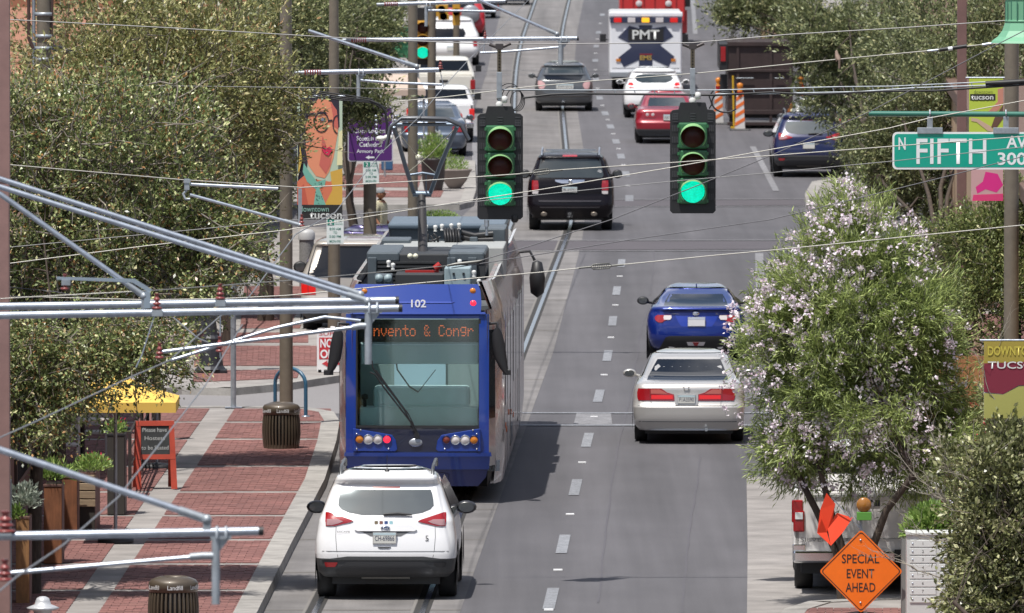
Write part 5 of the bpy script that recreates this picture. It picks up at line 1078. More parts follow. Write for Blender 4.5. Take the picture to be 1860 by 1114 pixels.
# ---- FIFTH AVE sign on its mast arm, lantern above
s = 139; o0 = PD(1740, 308, s); sgr = thing('street_name_sign', 'green and white sign reading N FIFTH AVE 300 hanging from a green arm', 'street sign', o0, 0)
X = lambda a: (a - 1740) / s; Z = lambda y: (308 - y) / s
def rrect(x0, x1, z0, z1, r): return [(x + r * math.cos(q), z + r * math.sin(q)) for x, z, a in ((x1 - r, z1 - r, 0), (x0 + r, z1 - r, 90), (x0 + r, z0 + r, 180), (x1 - r, z0 + r, 270)) for q in np.radians(np.linspace(a, a + 90, 6))]
b = MB(); b.plate(rrect(X(1621), X(1945), 0, Z(240), .06), 0, .006); pl = b.build('sign_panel', white, sgr)
b = MB(); b.plate(rrect(X(1624.5), X(1941.5), Z(304), Z(243.5), .045), -.003, 0); b.build('sign_face', mat('sign_green', (.0, .33, .235), .35, coat=.3, noise=.05, nscale=2), pl)
sw = mat('sign_white', (.75, .77, .78), .4)
text('N', pl, sw, X(1638.5), Z(261), h=22.5 / s, wd=13 / s, y=-.006, bold=.02)
text('FIFTH', pl, sw, X(1728), Z(275), h=46 / s, wd=127 / s, y=-.006, bold=.008)
text('AVE', pl, sw, X(1853), Z(258), h=23 / s, wd=50 / s, y=-.006, bold=.02)
text('300', pl, sw, X(1838), Z(288.5), h=23 / s, wd=52 / s, y=-.006, bold=.02)
for px in (1689, 1827):
    b = MB(); b.box(X(px - 23), X(px + 23), -.02, .02, Z(243), Z(232)); b.box(X(px - 5), X(px + 5), -.01, .015, Z(232), Z(212)); b.tube([(X(px), .01, Z(214)), (X(px), -.03, Z(207)), (X(px), .01, Z(200))], .012, 6); b.build('hanging_bracket', galv2, sgr, bevel=.004)
mastg = mat('mast_green', (.028, .15, .11), .4, coat=.3)
b = MB(); b.tube([(X(1578), .03, Z(207)), (X(1960), .03, Z(208.5))], .036, 12); b.build('mast_arm', mastg, sgr)
# ---- right pole with banners and the green lantern
def pole(cx, yg, w_px, ytop, label, m=polem, taper=.8, name='street_pole', cat='pole', base=True, square=False):
    s = (yg + 458) / (HC - KH); r = thing(name, label, cat, P(cx, yg, KH), 0); h = HC - (ytop + 458) / s - KH; rad = w_px / s / 2
    b = MB()
    if square: b.box(-rad, rad, -rad, rad, -.1, h)
    else: b.tube([(0, 0, -.1), (0, 0, h * .5), (0, 0, h)], [rad, rad * (1 + taper) / 2, rad * taper], 18)
    b.build('shaft', m, r, bevel=.01 if square else 0)
    if base: b = MB(); b.lathe([(rad * 1.7, 0), (rad * 1.7, .03), (rad * 1.25, .05), (rad * 1.15, .2)], n=18); b.build('base_plate', m, r)
    return r, (lambda px: (px - cx) / s), (lambda py: (yg - py) / s), s
r = thing('street_pole', 'olive mast out past the right edge that holds the green arm', 'pole', P(1962, 1067, KH), 0); b = MB(); b.tube([(0, 0, -.1), (0, 0, 7.2)], .11, 14); b.build('shaft', polem, r)
grn = mat('lantern_green', (.15, .36, .22), .45)
rF, X, Z, s = pole(1836, 905, 28, -60, 'thick olive pole at the right edge behind the street name sign', taper=.92)
q0 = PD(1858, 78, 139); lt = thing('lantern', 'pale green bell shaped lantern cut off by the top right corner', 'lantern', q0, 0)
b = MB(); b.lathe([(.42, 0), (.40, .03), (.33, .08), (.27, .16), (.235, .26), (.225, .28), (.225, .56), (.24, .58), (.24, .62)], n=8, sm=False); b.lathe([(.235, .27), (.245, .285), (.235, .30)], n=8); b.build('shade', grn, lt); b = MB(); b.tube([(0, 0, .6), (0, 0, 1.2)], .05, 8); b.build('stem', grn, lt); b = MB()
for k in range(16): a = k * math.pi / 8; b.box(.226 * math.cos(a) - .006, .226 * math.cos(a) + .006, .226 * math.sin(a) - .006, .226 * math.sin(a) + .006, .3, .55)
b.build('rib', mat('lantern_dark_green', (.05, .18, .12), .5), lt)
# banners
def banner(name, label, cx, s, x0, x1, y0, y1, shapes, depth=0, back=(.5, .5, .5), tilt=0):
    o0 = PD(cx, y1, s); r = thing(name, label, 'banner', o0, 0); X = lambda a: (a - cx) / s; Z = lambda y: (y1 - y) / s
    b = MB(); n = 10; g = [[(X(x0) + (X(x1) - X(x0)) * i / n, .02 * math.sin(i * .9 + j * .5) * .5, Z(y1) + (Z(y0) - Z(y1)) * j / 12) for i in range(n + 1)] for j in range(13)]
    b.grid(g); b.grid([[(x, y + .008, z) for x, y, z in r_] for r_ in g]); cl = b.build('cloth', mat('cloth_%s' % name + str(cx), back, .8), r)
    for i, (poly, colr) in enumerate(shapes):
        b = MB(); b.plate([(X(a), Z(y)) for a, y in poly], -.014 - .0012 * i, -.012 - .0012 * i); b.build('printed_shape', mat('print_%s' % str(colr), colr, .8), cl)
    b = MB(); b.tube([(X(x0) - .05, .0, Z(y0) + .012), (X(x1) + .05, .0, Z(y0) + .012)], .015, 6); b.build('banner_rod', galv, r)
    if depth: b = MB(); b.tube([(X(x0) - .05, 0, Z(y1) + .01), (X(x1) + .05, .0, Z(y1) + .01)], .015, 6); b.build('banner_rod', galv, r)
    return r, cl, X, Z
def circ(cx, cy, rx_, ry, n=18, a0=0, a1=360): return [(cx + rx_ * math.cos(q), cy - ry * math.sin(q)) for q in np.radians(np.linspace(a0, a1, n, endpoint=(a1 - a0) < 360))]
def ring(cx, cy, rx_, ry, w_, a0=0, a1=360): return circ(cx, cy, rx_, ry, 22, a0, a1) + circ(cx, cy, rx_ - w_, ry - w_, 22, a0, a1)[::-1]
dk, sk, sk2, tl, yl_, sc_ = (.025, .02, .035), (.72, .27, .15), (.55, .13, .1), (.17, .42, .33), (.6, .36, .06), (.62, .17, .09)
shapes = [([(540, 176), (622, 176), (622, 372), (540, 372)], (.45, .55, .42)),
 ([(545, 178), (580, 177), (590, 184), (566, 200), (560, 232), (561, 270), (556, 330), (541, 338), (541, 230), (545, 205)], dk), ([(585, 176), (616, 178), (617, 230), (610, 240), (606, 205), (590, 188)], dk),
 ([(566, 196), (578, 180), (600, 182), (612, 202), (614, 240), (606, 286), (598, 312), (590, 324), (574, 320), (560, 300), (555, 270), (558, 220)], sk),
 ([(555, 226), (559, 222), (561, 246), (556, 244)], sk), ([(600, 184), (612, 200), (615, 235), (607, 230), (604, 205)], sk2), ([(585, 270), (604, 272), (600, 300), (592, 316), (580, 300)], sk2), ([(588, 272), (604, 270), (600, 288), (590, 284)], sk),
 (ring(584, 222, 14, 19, 2.2), dk), (ring(613, 226, 9, 17, 2.2, 90, 270), dk), ([(597, 218), (604, 217), (604, 220), (597, 221)], dk), ([(556, 206), (572, 204), (574, 208), (558, 211)], dk),
 ([(578, 217), (586, 213), (593, 217), (586, 221)], dk), (circ(586, 217, 3, 3, 8), (.2, .22, .3)), ([(576, 205), (590, 202), (596, 207), (588, 206), (577, 209)], dk), ([(586, 246), (592, 262), (590, 266), (584, 264)], sk2),
 ([(583, 268), (590, 266), (594, 269), (599, 266), (604, 272), (597, 283), (590, 280)], (.6, .02, .08)),
 ([(540, 330), (556, 316), (574, 326), (600, 330), (622, 316), (622, 372), (540, 372)], sc_), ([(600, 312), (622, 306), (622, 372), (590, 372), (604, 345)], yl_), ([(540, 346), (552, 334), (560, 372), (540, 372)], (.5, .1, .06)),
 ([(552, 296), (562, 312), (576, 330), (592, 326), (590, 338), (580, 342), (592, 372), (570, 372), (574, 344), (558, 330), (550, 312)], tl), ([(549, 290), (541, 322), (545, 262)], (.6, .42, .08)),
 ([(616, 240), (622, 236), (622, 300), (612, 300)], (.75, .7, .4)), ([(540, 372), (622, 372), (622, 399), (540, 399)], (.02, .02, .02))]
for k in range(16): a, y = random.uniform(556, 588), random.uniform(316, 370); shapes.append(([(a, y), (a + 2.4, y + 1), (a + 1, y + 3)], (.03, .1, .08))) if (a - 570) ** 2 / 90 < 3 and y > 322 and abs(a - 579) < 9 else None
shapes = [q for q in shapes if q]
rA, Xa, Za, sA = pole(520, 772, 25, -80, 'olive brown pole rising behind the far litter bin with the portrait banner', taper=.85)
r, cl, X, Z = banner('street_banner', 'portrait banner of a face with round glasses reading downtown tucson', 581, sA + .5, 540, 622, 176, 399, shapes)
text('downtown', cl, mat('teal_ink', (.25, .45, .38), .6), X(571), Z(379.5), h=10 / sA, wd=52 / sA, y=-.05); text('tucson', cl, mat('ivory_ink', (.62, .64, .62), .5), X(592), Z(391.5), h=13 / sA, wd=58 / sA, y=-.05, bold=.02)
r, cl, X, Z = banner('street_banner', 'lime green banner reading downtown tucson beside the right pole', 1790, 124, 1760, 1822, 143, 243, [([(1760, 143), (1822, 143), (1822, 243), (1760, 243)], (.42, .52, .06)), ([(1762, 171), (1808, 171), (1808, 183), (1762, 183)], (.025, .025, .02)), ([(1812, 162), (1822, 160), (1822, 186), (1814, 200), (1800, 208), (1793, 205), (1812, 185)], (.5, .22, .16)), ([(1822, 190), (1806, 215), (1800, 232), (1810, 232), (1822, 215)], (.12, .06, .04)), ([(1764, 214), (1776, 216), (1800, 230), (1806, 240), (1794, 238), (1774, 222), (1764, 220)], (.5, .35, .25))])
text('tucson', cl, mat('ivory_ink', (.62, .64, .62), .5), X(1784), Z(177), h=8 / 122, wd=40 / 122, y=-.024, bold=.02); text('downtown', cl, mat('olive_ink', (.12, .14, .03), .6), X(1786), Z(167), h=6 / 122, wd=34 / 122, y=-.024)
r, cl, X, Z = banner('street_banner', 'magenta banner half hidden by leaves below the street name sign', 1790, 124, 1764, 1822, 306, 365, [([(1764, 306), (1822, 306), (1822, 365), (1764, 365)], (.5, .3, .3)), ([(1790, 312), (1812, 316), (1822, 336), (1810, 350), (1790, 344), (1775, 352), (1772, 340), (1785, 330)], (.6, .02, .2)), ([(1768, 354), (1822, 352), (1822, 365), (1766, 365)], (.62, .04, .16))])
r, cl, X, Z = banner('street_banner', 'yellow and maroon banner reading DOWNTOWN TUCSON at the right edge', 1830, 150, 1787, 1885, 620, 760, [([(1787, 620), (1885, 620), (1885, 660), (1787, 660)], (.32, .25, .04)), ([(1787, 660), (1885, 656), (1885, 700), (1850, 700), (1822, 716), (1787, 712)], (.18, .015, .035)), ([(1787, 714), (1822, 717), (1850, 702), (1885, 700), (1885, 760), (1787, 760)], (.34, .33, .09))])
text('DOWNTOWN', cl, mat('mustard_ink', (.5, .42, .06), .6), X(1844), Z(637), h=17 / 150, wd=100 / 150, y=-.022, bold=.02); text('TUCSON', cl, mat('ivory_ink', (.62, .64, .62), .5), X(1846), Z(663), h=13 / 150, wd=104 / 150, y=-.022, bold=.01)
p0 = PD(1905, 1000, 149); r = thing('street_pole', 'olive pole out past the right edge that carries the maroon banner', 'pole', P(1900, 1196, KH), 0); b = MB(); b.tube([(0, 0, -.1), (0, 0, 5.5)], .1, 14); b.build('shaft', polem, r)
# ---- other poles
rB, X, Z, sB = pole(607, 640, 24, -90, 'olive pole behind the open house board with a green parking sign', taper=.68)
def parking(px, y0, y1, w_, s, label, yaw=0):
    r = thing('parking_sign', label, 'parking sign', PD(px, y1, s * 1.0025), 0, 'two hour parking signs'); W2 = w_ / s / 2; H = (y1 - y0) / s
    b = MB(); b.box(-W2, W2, -.16, -.15, 0, H); f = b.build('sign_face', mat('sign_pale', (.68, .74, .72), .5), r)
    g = mat('parking_green', (.01, .2, .14), .5); b = MB(); b.box(-W2 * .9, -W2 * .1, -.163, -.16, H * .74, H * .97); b.build('green_block', g, f)
    text('2', f, sw, -W2 * .5, H * .86, h=H * .18, y=-.166, bold=.02); text('HR', f, g, W2 * .45, H * .9, h=H * .08, wd=W2 * .7, y=-.163); text('PARKING', f, g, W2 * .45, H * .79, h=H * .06, wd=W2 * .85, y=-.163)
    for t_, z_, w__ in (('8:00 AM', .6, 1.3), ('TO', .45, .45), ('5:00 PM', .3, 1.35), ('MON-FRI', .11, 1.3)): text(t_, f, g, 0, H * z_, h=H * .1, wd=W2 * w__, y=-.163, bold=.01)
    return r
parking(609, 397, 443, 31, sB, 'two hour parking sign just below the portrait banner')
rC, X, Z, sC_ = pole(672, 545, 25, 198, 'olive pole behind the purple direction sign', taper=.9)
parking(674, 293, 333, 29, sC_, 'two hour parking sign just under the purple direction sign')
s = sC_ + .15; r = thing('direction_sign', 'purple sign with white lettering pointing to Scottish Rite Cathedral and Armory Park', 'sign', PD(674, 293, s), 0)
X = lambda a: (a - 674) / s; Z = lambda y: (293 - y) / s; b = MB(); b.plate(rrect(X(632), X(714), 0, Z(193), .05), -.2, -.19); o = b.build('sign_panel', mat('sign_border', (.5, .48, .55), .5), r)
b = MB(); b.plate(rrect(X(634), X(712), Z(291), Z(195), .04), -.204, -.2); b.build('sign_face', mat('purple_sign', (.085, .018, .15), .5), o)
for t_, y, a, w_ in (('Tucson', 209, 684, 34), ('Convention', 237, 671, 58), ('Scottish Rite', 251, 673, 50), ('Cathedral', 262, 673, 40), ('Armory Park', 275, 673, 50)):
    text(t_, o, sw, X(a), Z(y), h=8.5 / s, wd=w_ / s, y=-.207, bold=.01)

b = MB(); b.plate([(X(664), Z(285.5)), (X(671), Z(282)), (X(671), Z(284)), (X(681), Z(284)), (X(681), Z(287)), (X(671), Z(287)), (X(671), Z(289))], -.207, -.204); b.build('arrow', sw, o)
rD, X, Z, sD = pole(750, 432, 19, -60, 'tall olive pole left of the yellow signal', taper=.9)
rE, X, Z, sE = pole(784, 316, 15, -60, 'olive pole between the round planter and the yellow signal', taper=.95)
yel = mat('signal_yellow', (.5, .27, .03), .45, noise=.1, nscale=6); yelv = mat('signal_yellow_visor', (.42, .22, .03), .5)
r, X, Z = signal(768, 14, 118, sE, 'yellow traffic signal showing green on the left pole', None, housing=yel, visor=yelv, W=46, lens=(50, 73, 95), grp=None)
b = MB(); b.box(.2, .34, .02, .12, .1, 1.5); b.build('bracket', blackm, r)
rG, X, Z, sG = pole(829, 155, 12, -60, 'far olive pole with yellow pedestrian signal boxes', taper=.95)
for k, (a, y0, y1, w_) in enumerate(((802, 8, 30, 24), (829, 6, 46, 14), (806, 26, 36, 20))):
    r = thing('signal_box', ('wide yellow signal head at the top of the far pole', 'narrow yellow signal head on the far pole', 'small yellow bracket box under the wide yellow head')[k], 'signal head', PD(a, y1, sG + .3), 0)
    hh = (y1 - y0) / sG; ww = w_ / sG / 2; b = MB(); b.box(-ww, ww, -.1, .12, 0, hh, ch=.02); o = b.build('housing', yel, r)
    b = MB()
    for q in (.3, .7): b.lathe([(.1, 0), (.12, -.18)], n=14, axis='y'); 
    b.v = [(vx, vy - .1, vz + hh * .6) for vx, vy, vz in b.v]; b.build('visor', yelv, o); b = MB(); b.lathe([(0, -.01), (.09, 0)], n=14, axis='y'); b.v = [(vx, vy - .102, vz + hh * .6) for vx, vy, vz in b.v]; b.build('lens', blackm, o)
rust = mat('rusty_mauve_steel', (.16, .088, .078), .65, noise=.14, nscale=4)
r, X, Z, s = pole(1746, 700, 17, -80, 'mauve rusted square post left of the lime banner', rust, square=True, base=False)
r, X, Z, s = pole(1764, 520, 14, -60, 'shorter looking mauve post just right of the other one at the top', rust, square=True, base=False)
r, X, Z, s = pole(2, 1190, 34, 328, 'mauve steel post at the left edge of the frame', mat('mauve_post', (.24, .14, .125), .6, noise=.12, nscale=3), square=True, base=False)
b = MB(); b.box(-.12, .12, -.12, .12, (1190 - 330) / s, (1190 + 80) / s); b.build('shaft_upper', MATS['mauve_post'], r)
r, X, Z, s = pole(13, 1160, 17, 870, 'grey galvanised square post low at the left edge', mat('dark_galvanised', (.12, .14, .16), .45, .5, noise=.15), square=True, base=False)
r, X, Z, s = pole(82, 800, 28, -60, 'thick olive pole with steel bands and a conduit beside it, upper left', taper=.95)
for py in (26, 66, 108, 88):
    b = MB(); z = Z(py) ; b.lathe([(.13, -.03), (.145, -.03), (.145, .03), (.13, .03)], (0, 0, z), 18); b.build('band', galv2, r)
b = MB(); b.tube([(X(63), 0, 0), (X(63), 0, Z(-40))], .028, 8); b.build('conduit', galv, r)
b = MB(); b.tube([(X(98), -.05, Z(-40)), (X(96), -.05, Z(60)), (X(100), -.05, Z(86)), (X(120), -.1, Z(90))], .02, 6); b.tube([(X(54), -.05, Z(-10)), (X(54), -.05, Z(70)), (X(62), -.05, Z(88))], .03, 6); b.build('cable', mat('brown_cable', (.06, .03, .025), .6), r)
r, X, Z, s = pole(424, 741, 10, 455, 'thin galvanised sign pole standing at the alley edge', galv2, taper=1, base=False, name='sign_pole')
b = MB(); b.box(-.14, .14, -.12, .12, 0, .015); b.build('base_plate', galv, r)
b = MB(); b.box(-.15, .15, -.02, .0, 2.2, 2.75); b.build('sign_back', galv2, r)
# ---- overhead line brackets
def insul(mb_r, p, parent, r=.055, up=True):
    r *= .8
    b = MB(); prof = []
    for k in range(3): z = k * .04; prof += [(r * .5, z), (r * (1.25 - .22 * k), z + .008), (r * (1.05 - .22 * k), z + .022), (r * .45, z + .03)]
    prof += [(r * .35, .13), (r * .55, .135), (r * .55, .15)]; b.lathe(prof, p, 12); return b.build('insulator', insred, parent)
def bracket(label, pipe, strut, s, wpx, extras=None, tip=True, red=False, drops=(), cap=True, mastx=None):
    x0, y0, x1, y1 = pipe; q = [PD(x0, y0, s), PD(x1, y1, s)]; o0 = q[1]
    r = thing('cantilever_arm', label, 'overhead line bracket', o0, 0, 'tram wire brackets'); rad = wpx / s / 2
    A, B_ = q[0] - o0, q[1] - o0; b = MB(); b.tube([A, A.lerp(B_, .5), B_], rad, 14); b.build('pipe', galv, r)
    if cap: b = MB(); d = (B_ - A).normalized(); b.tube([B_ - d * .02, B_ + d * .015], rad * 1.04, 14); b.build('end_cap', blackm, r)
    for st in strut:
        a, c = PD(st[0], st[1], s) - o0, PD(st[2], st[3], s) - o0; rr_ = st[4] / s / 2; d = (c - a).normalized()
        b = MB(); b.tube([a, c - d * .12], rr_, 10); b.build('strut', galv, r)
        b = MB(); b.tube([c - d * .2, c - d * .02], rr_ * 1.25, 10); b.lathe([(0, -rr_ * 1.5), (rr_ * 1.35, -rr_ * 1.3), (rr_ * 1.35, rr_ * 1.3), (0, rr_ * 1.5)], tuple(c), 14, axis='y')
        t = (c.x - A.x) / (B_.x - A.x) if abs(B_.x - A.x) > 1e-6 else 1; pp = A.lerp(B_, min(max(t, 0), 1)); b.box(c.x - rr_ * 1.1, c.x + rr_ * 1.1, -rr_, rr_, min(pp.z, c.z), max(pp.z, c.z)); b.build('swivel_clamp', galv2, r)
    if red:
        d = (B_ - A).normalized(); b = MB(); n = 14; pts = [A - d * .02 + d * (.28 * k / n) for k in range(n + 1)]; b.tube(pts, [rad * (1.25 if k % 2 else .85) for k in range(n + 1)], 12, sm=False); b.build('insulator', insred, r)
        b = MB(); b.tube([A - d * .18, A - d * .02], rad * .8, 8); b.build('end_fitting', galv2, r)
    for (dx, dy0, dy1, wd) in drops:      # vertical post with gusset below the pipe
        t = PD(dx, dy0, s) - o0; e = PD(dx, dy1, s) - o0; b = MB(); b.tube([t, e], wd / s / 2, 12); b.build('drop_post', galv2, r)
        b = MB(); hw = wd / s / 2; z = t.z; b.box(t.x - hw * 1.3, t.x + hw * 3.8, -hw * .8, hw * .8, z - .005, z + .025); b.plate([(t.x + hw * .9, z), (t.x + hw * 3.4, z), (t.x + hw * .9, z - hw * 3.2)], -.008, .008)
        for k in (.2, 1.9): b.tube([(t.x + hw * k * 1.3, -rad * 1.1, z), (t.x + hw * k * 1.3, -rad * 1.1, z + rad * 2.4), (t.x + hw * k * 1.3, rad * 1.1, z + rad * 2.4)], .012, 6)
        b.build('saddle', galv2, r)
    return r, o0, (lambda px, py, dy=0: PD(px, py, s) - o0 + Vector((0, dy, 0)))
def rod(r, pts, wpx, s, name='registration_rod', m=galv): b = MB(); b.tube(pts, wpx / s / 2, 8); return b.build(name, m, r)
s1 = (965 + 458) / 5.35
r, o0, T = bracket('lowest tram wire bracket, ending in a black cap above the pavement at lower left', (-150, 977, 475, 965), [(-170, 760, 376, 944, 13)], s1, 16, drops=[(392, 978, 1098, 15)])
rod(r, [T(-150, 1052), T(20, 1041), T(350, 1012)], 8, s1); rod(r, [T(345, 1012), T(368, 1010), T(388, 1010)], 14, s1, 'clevis', galv2); insul(None, T(10, 968), r, .075); insul(None, T(9, 1056), r, .06)
b = MB(); b.box(*(T(-2, 0).x, T(22, 0).x), -.1, .1, T(0, 972).z, T(0, 968).z); b.build('insulator_plate', galv2, r)
s2 = (556 + 458) / 5.3
r, o0, T = bracket('upper of the two twin pipe brackets crossing in front of the tram', (-200, 560, 722, 546), [(-250, 245, 655, 535, 10)], s2, 14)
insul(None, T(400, 544), r, .05); rod(r, [T(400, 530), T(400, 650)], 2.5, s2, 'dropper_wire'); rod(r, [T(310, 655), T(500, 596), T(590, 576), T(655, 583)], 6, s2); insul(None, T(399, 640), r, .04)
b = MB(); b.box(T(391, 0).x, T(410, 0).x, -.08, .08, T(0, 556).z, T(0, 545).z); b.build('insulator_plate', galv2, r)
s3 = (566 + 458) / 5.25
r, o0, T = bracket('lower of the two twin pipe brackets, with the post hanging over the windscreen', (-200, 577, 728, 560), [(-250, 262, 668, 547, 10), (-100, 282, 262, 538, 10)], s3, 14, drops=[(669, 568, 662, 13)])
insul(None, T(285, 562), r, .05); rod(r, [T(285, 560), T(258, 645), T(247, 668)], 2.5, s3, 'dropper_wire'); rod(r, [T(290, 640), T(640, 595), T(668, 590)], 7, s3); insul(None, T(290, 652), r, .045)
rod(r, [T(640, 595), T(655, 592), T(668, 592)], 12, s3, 'clevis', galv2)
b = MB(); b.box(T(276, 0).x, T(296, 0).x, -.08, .08, T(0, 574).z, T(0, 563).z); b.build('insulator_plate', galv2, r)
b = MB(); b.plate([(T(103, 0).x, T(0, 508).z), (T(103, 0).x, T(0, 503).z), (T(245, 0).x, T(0, 507).z), (T(276, 0).x, T(0, 526).z), (T(272, 0).x, T(0, 532).z), (T(240, 0).x, T(0, 513).z)], -.015, .015); b.box(T(262, 0).x, T(273, 0).x, -.03, .03, T(0, 560).z, T(0, 530).z); b.build('offset_plate', mat('plate_blue_grey', (.3, .36, .42), .4, .4), r); insul(None, T(118, 527), r, .045); b = MB(); b.box(T(112, 0).x, T(128, 0).x, -.03, .03, T(0, 518).z, T(0, 508).z); b.build('offset_bracket', galv2, r)
s4 = (130 + 458) / 5.32
r, o0, T = bracket('white pipe bracket with red tip ending above the cream pickup', (555, 132, 800, 127), [(560, 56, 757, 121, 7)], s4, 9, red=True, drops=[(651, 137, 180, 7)])
rod(r, [T(655, 146), T(700, 150), T(803, 154)], 5, s4); insul(None, T(800, 126), r, .05); rod(r, [T(800, 132), T(806, 158)], 1.5, s4, 'dropper_wire')
s5 = (72 + 458) / 5.3
r, o0, T = bracket('long white pipe bracket with red tip crossing to the grey hatchback', (640, 73, 1050, 70), [(800, -30, 1012, 62, 6)], s5, 8, red=True, drops=[(1018, 76, 118, 9)])
rod(r, [T(872, 96), T(905, 95), T(1015, 86)], 4.5, s5); insul(None, T(881, 70), r, .045); rod(r, [T(881, 76), T(878, 96)], 1.5, s5, 'dropper_wire')
s6 = (10 + 458) / 5.3
r, o0, T = bracket('topmost white pipe bracket with red tip at the upper edge', (700, 8, 920, 2), [], s6, 7, red=True, drops=[(774, 14, 48, 6)])
rod(r, [T(778, 19), T(900, 21)], 4.5, s6); insul(None, T(905, 20), r, .03)
s7 = 150
r, o0, T = bracket('small pair of pull off rods in front of the left trees', (345, 335, 505, 343), [(345, 354, 545, 409, 6)], s7, 6, cap=False)
b = MB(); b.box(T(335, 0).x, T(344, 0).x, -.03, .03, T(0, 345).z, T(0, 325).z); b.tube([T(340, 345), T(333, 352), T(336, 362), T(345, 362)], .018, 6); b.box(T(334, 0).x, T(346, 0).x, -.04, .04, T(0, 332).z, T(0, 326).z); b.build('pull_off_clamp', galv2, r)
insul(None, T(548, 412), r, .04)
# supports the frame does not show in full
r = thing('street_pole', 'olive overhead line mast out past the left edge', 'pole', P(-190, 1180, KH), 0)
b = MB(); b.tube([(0, 0, -.1), (0, 0, 8)], .12, 14); b.build('shaft', polem, r)
# ---- wires
WN = [0]
def wire(label, pts, s=150, wpx=2.2, m=wirem, sag=0, cat='cable', name='span_wire', grp='wires across the street', extra=None):
    q = [PD(p[0], p[1], p[2] if len(p) > 2 else s) for p in pts]; o0 = q[0]; b = MB(); out = []
    for a, c in zip(q[:-1], q[1:]):
        for k in range(6): out.append(a.lerp(c, k / 6))
    out.append(q[-1]); b.tube([p - o0 for p in out], wpx / s / 2 * .82, 6)
    if extra:
        r = thing(name, label, cat, o0, 0, grp); b.build('strand', m, r); extra(r, lambda px, py, dy=0, s_=s: PD(px, py, s_) - o0 + Vector((0, dy, 0))); return r
    return tag(b.build(name, m, None, o0), label, cat, grp)
wire('grey span wire that carries both hanging traffic signals', [(-300, 18), (0, 35), (330, 52), (620, 69), (905, 81), (1258, 78), (1430, 63), (1651, 50), (1835, 37), (1990, 27)], 138, 2.6)
wire('thin dark wire below the signal span, left of the left signal', [(-300, 150), (0, 152), (520, 159), (700, 161), (905, 164), (1055, 166)], 138, 1.8, mat('wire_mid', (.2, .2, .2), .5, .3))
wire('pale wire with a black sleeve that the small bird sits on', [(715, 185), (812, 176), (960, 158), (1080, 147), (1259, 134), (1400, 120), (1520, 108), (1680, 93), (1795, 80), (1990, 72)], 138, 2.4, mat('wire_pale', (.34, .33, .3), .45, .4),
     extra=lambda r, T: (MB().tube([T(1706, 91), T(1756, 84)], .026, 10).build('sleeve', blackm, r), MB().tube([T(1722, 89, -.004), T(1730, 88, -.004)], .027, 10).build('sleeve_band', sw, r), MB().tube([T(1685, 93), T(1704, 91)], .016, 8).build('splice', galv, r), MB().tube([T(1784, 82), T(1803, 79)], .02, 8).build('splice', galv, r)))
def spring(r, T, x0, y0, x1, y1, n=9):
    b = MB()
    for sg in (-1, 1): b.tube([T(x0, y0), T(x0 + 5, y0 + sg * 4.5), T(x1 - 5, y1 + sg * 4.5), T(x1, y1)], .008, 5)
    for k in range(n): t = (k + .5) / n; x = x0 + 4 + (x1 - x0 - 8) * t; y = y0 + (y1 - y0) * t; b.tube([T(x - 1, y - 5), T(x + 1, y + 5)], .0075, 5)
    b.tube([T(x0 - 22, y0 + 2), T(x0, y0)], .013, 6); b.tube([T(x1, y1), T(x1 + 22, y1 - 2)], .013, 6); return b.build('turnbuckle', mat('turnbuckle_dark', (.14, .14, .13), .45, .6), r)
wire('pale wire with a spring turnbuckle over the black SUV', [(-300, 275), (0, 298), (334, 327), (535, 340), (545, 341), (760, 329), (960, 315), (1000, 310), (1216, 296), (1400, 283), (1622, 266), (1860, 248), (2000, 236)], 146, 2.6, MATS['wire_pale'], extra=lambda r, T: spring(r, T, 967, 314, 1000, 311))
wire('pale wire rising from the tram roof across both signals to the right pole', [(-300, 540), (0, 481), (264, 447), (520, 418), (758, 379), (980, 345), (1216, 305), (1400, 272), (1615, 233), (1687, 215), (1860, 183), (2000, 158)], 145, 2.4, MATS['wire_pale'])
wire('grey wire just under the rising pale one, crossing both green lenses', [(-300, 500), (0, 451), (306, 422), (520, 401), (615, 393), (868, 366), (980, 354), (1216, 330), (1400, 314), (1621, 293), (1860, 267), (2000, 252)], 145.5, 2, mat('wire_mid', (.2, .2, .2), .5, .3))
wire('dark wire climbing steeply from the tram roof to the green lantern', [(812, 484), (864, 476), (960, 448), (1111, 399), (1260, 340), (1400, 283), (1580, 203), (1823, 75), (1990, -10)], 144, 2.4, wiredark)
wire('dark wire from the tram roof to the lower edge of the street name sign', [(820, 487), (900, 475), (1130, 438), (1400, 399), (1601, 350), (1723, 320), (1860, 284), (2000, 250)], 144, 2.3, wiredark)
wire('pale wire from the left bracket plate to the tram roof splice', [(-200, 556, 190), (30, 541, 190), (275, 528, 190), (520, 510, 176), (640, 499, 168), (812, 483, 144)], 170, 2.4, MATS['wire_pale'], extra=lambda r, T: MB().tube([T(812, 483, 0, 144), T(828, 480, 0, 144), T(864, 476, 0, 144), T(876, 473, 0, 144)], [.012, .022, .022, .01], 6).build('splice', mat('turnbuckle_dark', (.14, .14, .13), .45, .6), r))
wire('lowest pale wire with a spring turnbuckle above the road, ending over the flowering tree', [(-200, 532), (0, 538), (268, 545), (400, 543), (520, 537), (700, 520), (980, 495), (1075, 485), (1110, 483), (1300, 464), (1400, 455), (1860, 409), (2000, 395)], 150, 2.7, MATS['wire_pale'], extra=lambda r, T: spring(r, T, 1073, 485, 1111, 483))
wire('thin dark wire at the far left ending behind the twin pipes', [(-200, 505), (0, 520), (100, 530), (190, 549)], 150, 2, wiredark)
